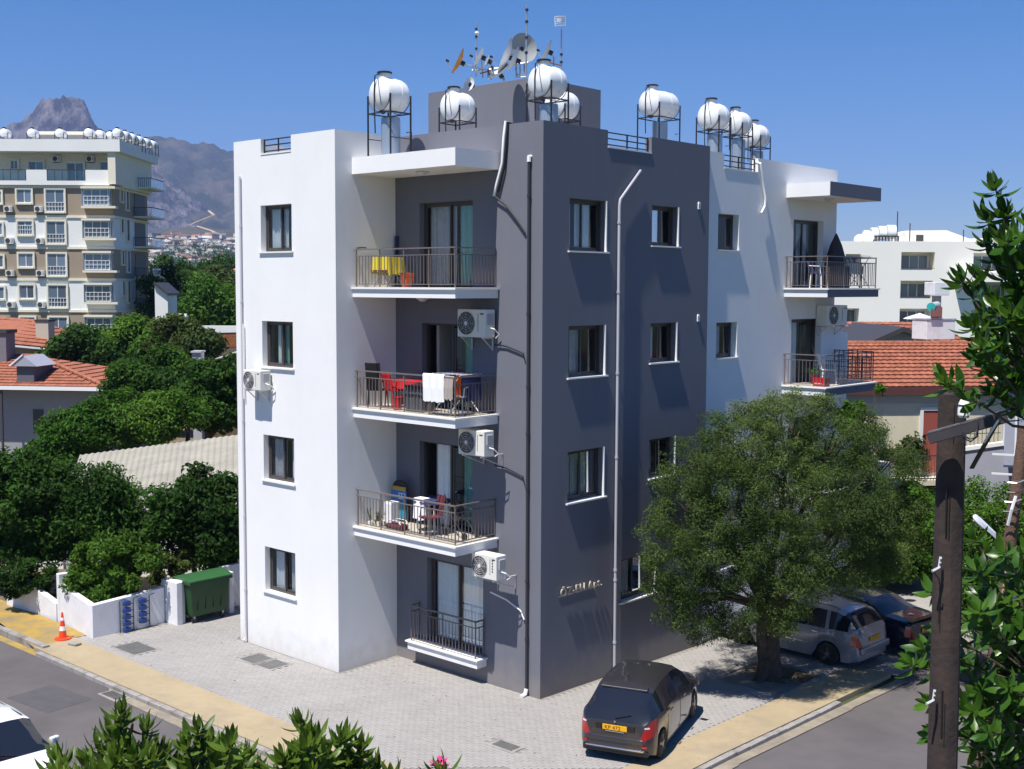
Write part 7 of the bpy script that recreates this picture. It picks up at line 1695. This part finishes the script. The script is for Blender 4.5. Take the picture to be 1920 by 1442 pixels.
chair('pale plastic chair in the middle of the lower right balcony', .75, 12.35, 6.33, math.radians(120), m_whp, h=.9, s=.46)
t = thing('potted_plant', 'green plant in a dark red pot beside the door of the lower right balcony', 'plant', (.4, 12.0, 6.33)); MB().lathe([(0, .09), (.3, .13), (.3, 0)], (.45, 12.0, 6.33), n=14).build('pot', m_drc, t, smooth=True)
pb = MB(); rp = random.Random(6)
for k in range(90): d = Vector((rp.gauss(0, 1), rp.gauss(0, 1), rp.uniform(.2, 1.4))).normalized(); c = Vector((.45, 12, 6.62))+d*rp.uniform(.05, .22); u, v = basis(d); pb.add([c, c+d*.05+u*.02, c+d*.10, c+d*.05-u*.02], [(0, 1, 2, 3)])
pb.build('foliage', m_lf3, t)['kind'] = 'stuff'
t = thing('lattice_screen', 'dark lattice screen at the far end of the lower right balcony', 'screen', (1.15, 14.1, 6.33))
for i in range(9): MB().bar((-.05+i*.155, 14.22, 6.36), (-.05+i*.155, 14.22, 7.28), .02).build('slat', m_black, t)
for i in range(6): MB().bar((-.05, 14.215, 6.45+i*.15), (1.2, 14.215, 6.45+i*.15), .02).build('slat', m_black, t)
t = thing('potted_plant', 'tall bare twig with buds at the left corner of the lower right balcony', 'plant', (1.1, 11.3, 6.33))
MB().tube([(1.0, 11.35, 6.35), (.98, 11.3, 6.8), (.85, 11.2, 7.35), (.8, 11.15, 7.6)], [.014, .012, .008, .005], 5).build('stem', m_bark, t); MB().tube([(.95, 11.28, 6.95), (.8, 11.05, 7.25)], .007, 5).build('stem', m_bark, t)
# ------------------------------------------------------------------ wooden pole, cross arm, second pole, street lamp
m_pole = mat('weathered_pole_wood', (.055, .036, .03), .9, col2=(.025, .018, .016), vscale=4, bump=.35, bscale=18)
PT = fr(1786, 738, 10.0); PB_ = fr(1766.5, 1442, 10.0); dv = (PB_-PT).normalized(); gb_ = PT+dv*((-0.585-PT.z)/dv.z)
up_ = thing('utility_pole', 'dark wooden utility pole standing at the right in the foreground', 'utility pole', tuple(gb_))
sh_ = MB(); n = 22; rp = random.Random(9); prof = []
for k in range(36):
    t_ = k/35; prof.append((gb_.lerp(PT, t_), .145-.030*t_))
vs = []; u, v = basis((PT-gb_))
jit = [rp.uniform(.965, 1.02) for _ in range(n)]
for c, r in prof:
    for k in range(n): a = 2*math.pi*k/n; q = jit[k]*(1+.008*math.sin(c.z*3+k*2)); vs.append(c+u*(r*q*math.cos(a))+v*(r*q*math.sin(a)))
fs = [(i*n+k, i*n+(k+1) % n, (i+1)*n+(k+1) % n, (i+1)*n+k) for i in range(35) for k in range(n)]+[tuple(range(35*n, 36*n))]
sh_.add(vs, fs); sh_.build('shaft', m_pole, up_, smooth=True, angle=25)
# long checks in the wood
for (px, y0, y1, w) in ((1775, 915, 1000, .012), (1781, 930, 1010, .008), (1767, 1295, 1380, .012), (1772, 1320, 1400, .008), (1790, 760, 830, .006), (1762, 1100, 1170, .006)):
    MB().bar(fr(px, y0, 9.885), fr(px-2, y1, 9.885), w, .012).build('crack', m_blackp, up_)
arm0 = fr(1742, 822, 9.80); arm1 = fr(1888, 781, 9.55)
mwood = mat('grey_weathered_arm', (.11, .11, .125), .8, var=.3, vscale=6, bump=.4)
ax = (arm1-arm0).normalized(); sv = ax.cross(UP).normalized(); uu = sv.cross(ax)
MB().obox((arm0+arm1)/2, ax, sv, uu, (arm1-arm0).length/2, .05, .045).build('cross_arm', mat('dark_cross_arm', (.05, .045, .055), .8, var=.3, vscale=6), up_, bevel=.006)
MB().obox((arm0+arm1)/2+uu*.047, ax, sv, uu, (arm1-arm0).length/2-.01, .052, .006).build('arm_cap', mwood, up_)
MB().bar(fr(1873, 786, 9.5), fr(1822, 878, 9.9), .035, .012).build('arm_brace', m_black, up_)
MB().bar(fr(1872, 788, 9.48), fr(1845, 830, 9.6), .012).build('wire', m_pvcw, up_)
MB().tube([fr(1806, 810, 9.6), fr(1808, 818, 9.55), fr(1818, 823, 9.5), fr(1828, 820, 9.5), fr(1832, 808, 9.55)], .008, 6).build('wire_loop', m_blackp, up_, smooth=True)
MB().tube([fr(1804, 795, 9.7), fr(1806, 822, 9.6), fr(1820, 828, 9.55), fr(1833, 818, 9.55), fr(1834, 790, 9.6)], .007, 6).build('wire_loop', m_blackp, up_, smooth=True)
ins = fr(1807, 783, 9.70)
io = MB().lathe([(0, .035), (.02, .05), (.10, .048), (.115, .043), (.145, .03), (.155, 0)], ins, n=16).build('insulator', mat('white_porcelain', (.8, .8, .8), .2), up_, smooth=True)
MB().lathe([(.098, .050), (.098, .053), (.106, .053), (.106, .049)], ins, n=16).build('band', m_blackp, io)
for s in (-1, 1): MB().tube([ins+RH*.03*s+UP*.1-FH*.04, ins-RH*.01*s+UP*.05-FH*.055, ins-RH*.02*s-FH*.04], .004, 5).build('wire', m_blackp, io)
for (px, py) in ((1762, 1044), (1751, 1293)):
    br = MB(); a = fr(px+2, py, 9.86); c = fr(px-1, py+20, 9.84); e = fr(px-14, py+27, 9.80)
    br.tube([a, c, e], .012, 5); bo = br.build('step_bracket', mat('galvanised_bright', (.7, .7, .68), .35, metal=.3) if px == 1762 else bpy.data.materials['galvanised_bright'], up_)
    for k in (.3, .7): p = a.lerp(c, k)-FH*.012; MB().obox(p, RH, UP, FH, .006, .010, .003).build('hole', m_acd, bo)
MB().tube([fr(1750, 1072, 9.8), fr(1760, 1084, 9.8), fr(1764, 1105, 9.85)], .006, 5).build('wire', m_blackp, up_)
# second, leaning pole
p0 = fr(1921, 800, 15.5); p1 = fr(1886, 1075, 15.5); dv = (p1-p0).normalized(); p2 = p0+dv*((-0.6-p0.z)/dv.z)
m_pole2 = mat('reddish_pole_wood', (.16, .09, .06), .9, var=.4, vscale=8, bump=.6)
sp_ = thing('utility_pole', 'thinner reddish wooden pole leaning at the right edge behind the leaves', 'utility pole', tuple(p2)); MB().cyl(p2, p0, .11, .075, 12).build('shaft', m_pole2, sp_, smooth=True)
for k in range(4): c = fr(1903-k*3, 905+k*18, 15.35); MB().tube([c-RH*.09, c-FH*.05, c+RH*.12+UP*.03], .012, 5).build('clamp', m_rust if k % 2 else m_galv, sp_)
MB().tube([fr(1905, 930, 15.2), fr(1897, 955, 15.2), fr(1890, 985, 15.25)], .02, 5).build('pipe_clamp', m_pvcw, sp_)
tag(MB().tube([fr(1888, 1060, 15), fr(1880, 1110, 15), fr(1876, 1150, 15)], .012, 5).build('cane', mat('pale_cane', (.45, .30, .16), .7)), 'thin pale cane hanging below the leaning pole', 'cane')
# street lamp head on its arm
sl = thing('street_lamp', 'pale grey street lamp head sticking out of the green hedge, right of the big pole', 'street lamp', tuple(Vector((fr(1900, 1100, 19).x, fr(1900, 1100, 19).y, -.6))))
a = fr(1824, 968, 19); c = fr(1868, 1008, 19); ax = (c-a).normalized(); sv = (FH*.9+RH*.3+UP*.3).normalized(); sv = (sv-ax*sv.dot(ax)).normalized(); uu = ax.cross(sv); uu = uu if uu.z > 0 else -uu
pts = [(0, .02), (.06, .07), (.2, .085), (.4, .06), (.55, .04), (.56, .0)]
L2 = (c-a).length; b = MB(); vs = []
for t_, w_ in [(0, .025), (.04, .06), (.15, .085), (.4, .085), (.6, .065), (.85, .05), (1, .045)]:
    q = a+ax*(t_*L2); h_ = .05 if .03 < t_ < .95 else .03
    vs += [q-sv*w_, q-sv*w_*.6+uu*h_, q+sv*w_*.6+uu*h_, q+sv*w_]
fs = [(i*4+k, i*4+k+1, i*4+k+5, i*4+k+4) for i in range(6) for k in range(3)]+[(i*4+3, i*4, i*4+4, i*4+7) for i in range(6)]+[(3, 2, 1, 0), (24, 25, 26, 27)]
b.add(vs, fs); b.build('head', mat('pale_lamp_paint', (.60, .62, .68), .4), sl, smooth=True, angle=40)
b = MB(); b.obox(a+ax*L2*.27-uu*.015, ax, sv, uu, L2*.2, .065, .02); b.build('glass_cover', m_plinth, sl, bevel=.01)
e = fr(1905, 1075, 19.4); MB().tube([c-ax*.02, c+ax*.3, e, Vector((e.x, e.y, -.6))], .03, 8).build('arm', m_galv, sl, smooth=True)
# ------------------------------------------------------------------ the haze itself, last: one closed box of even air around everything
hz_o = HAZE.build('haze', m_h); hz_o['kind'] = 'stuff'
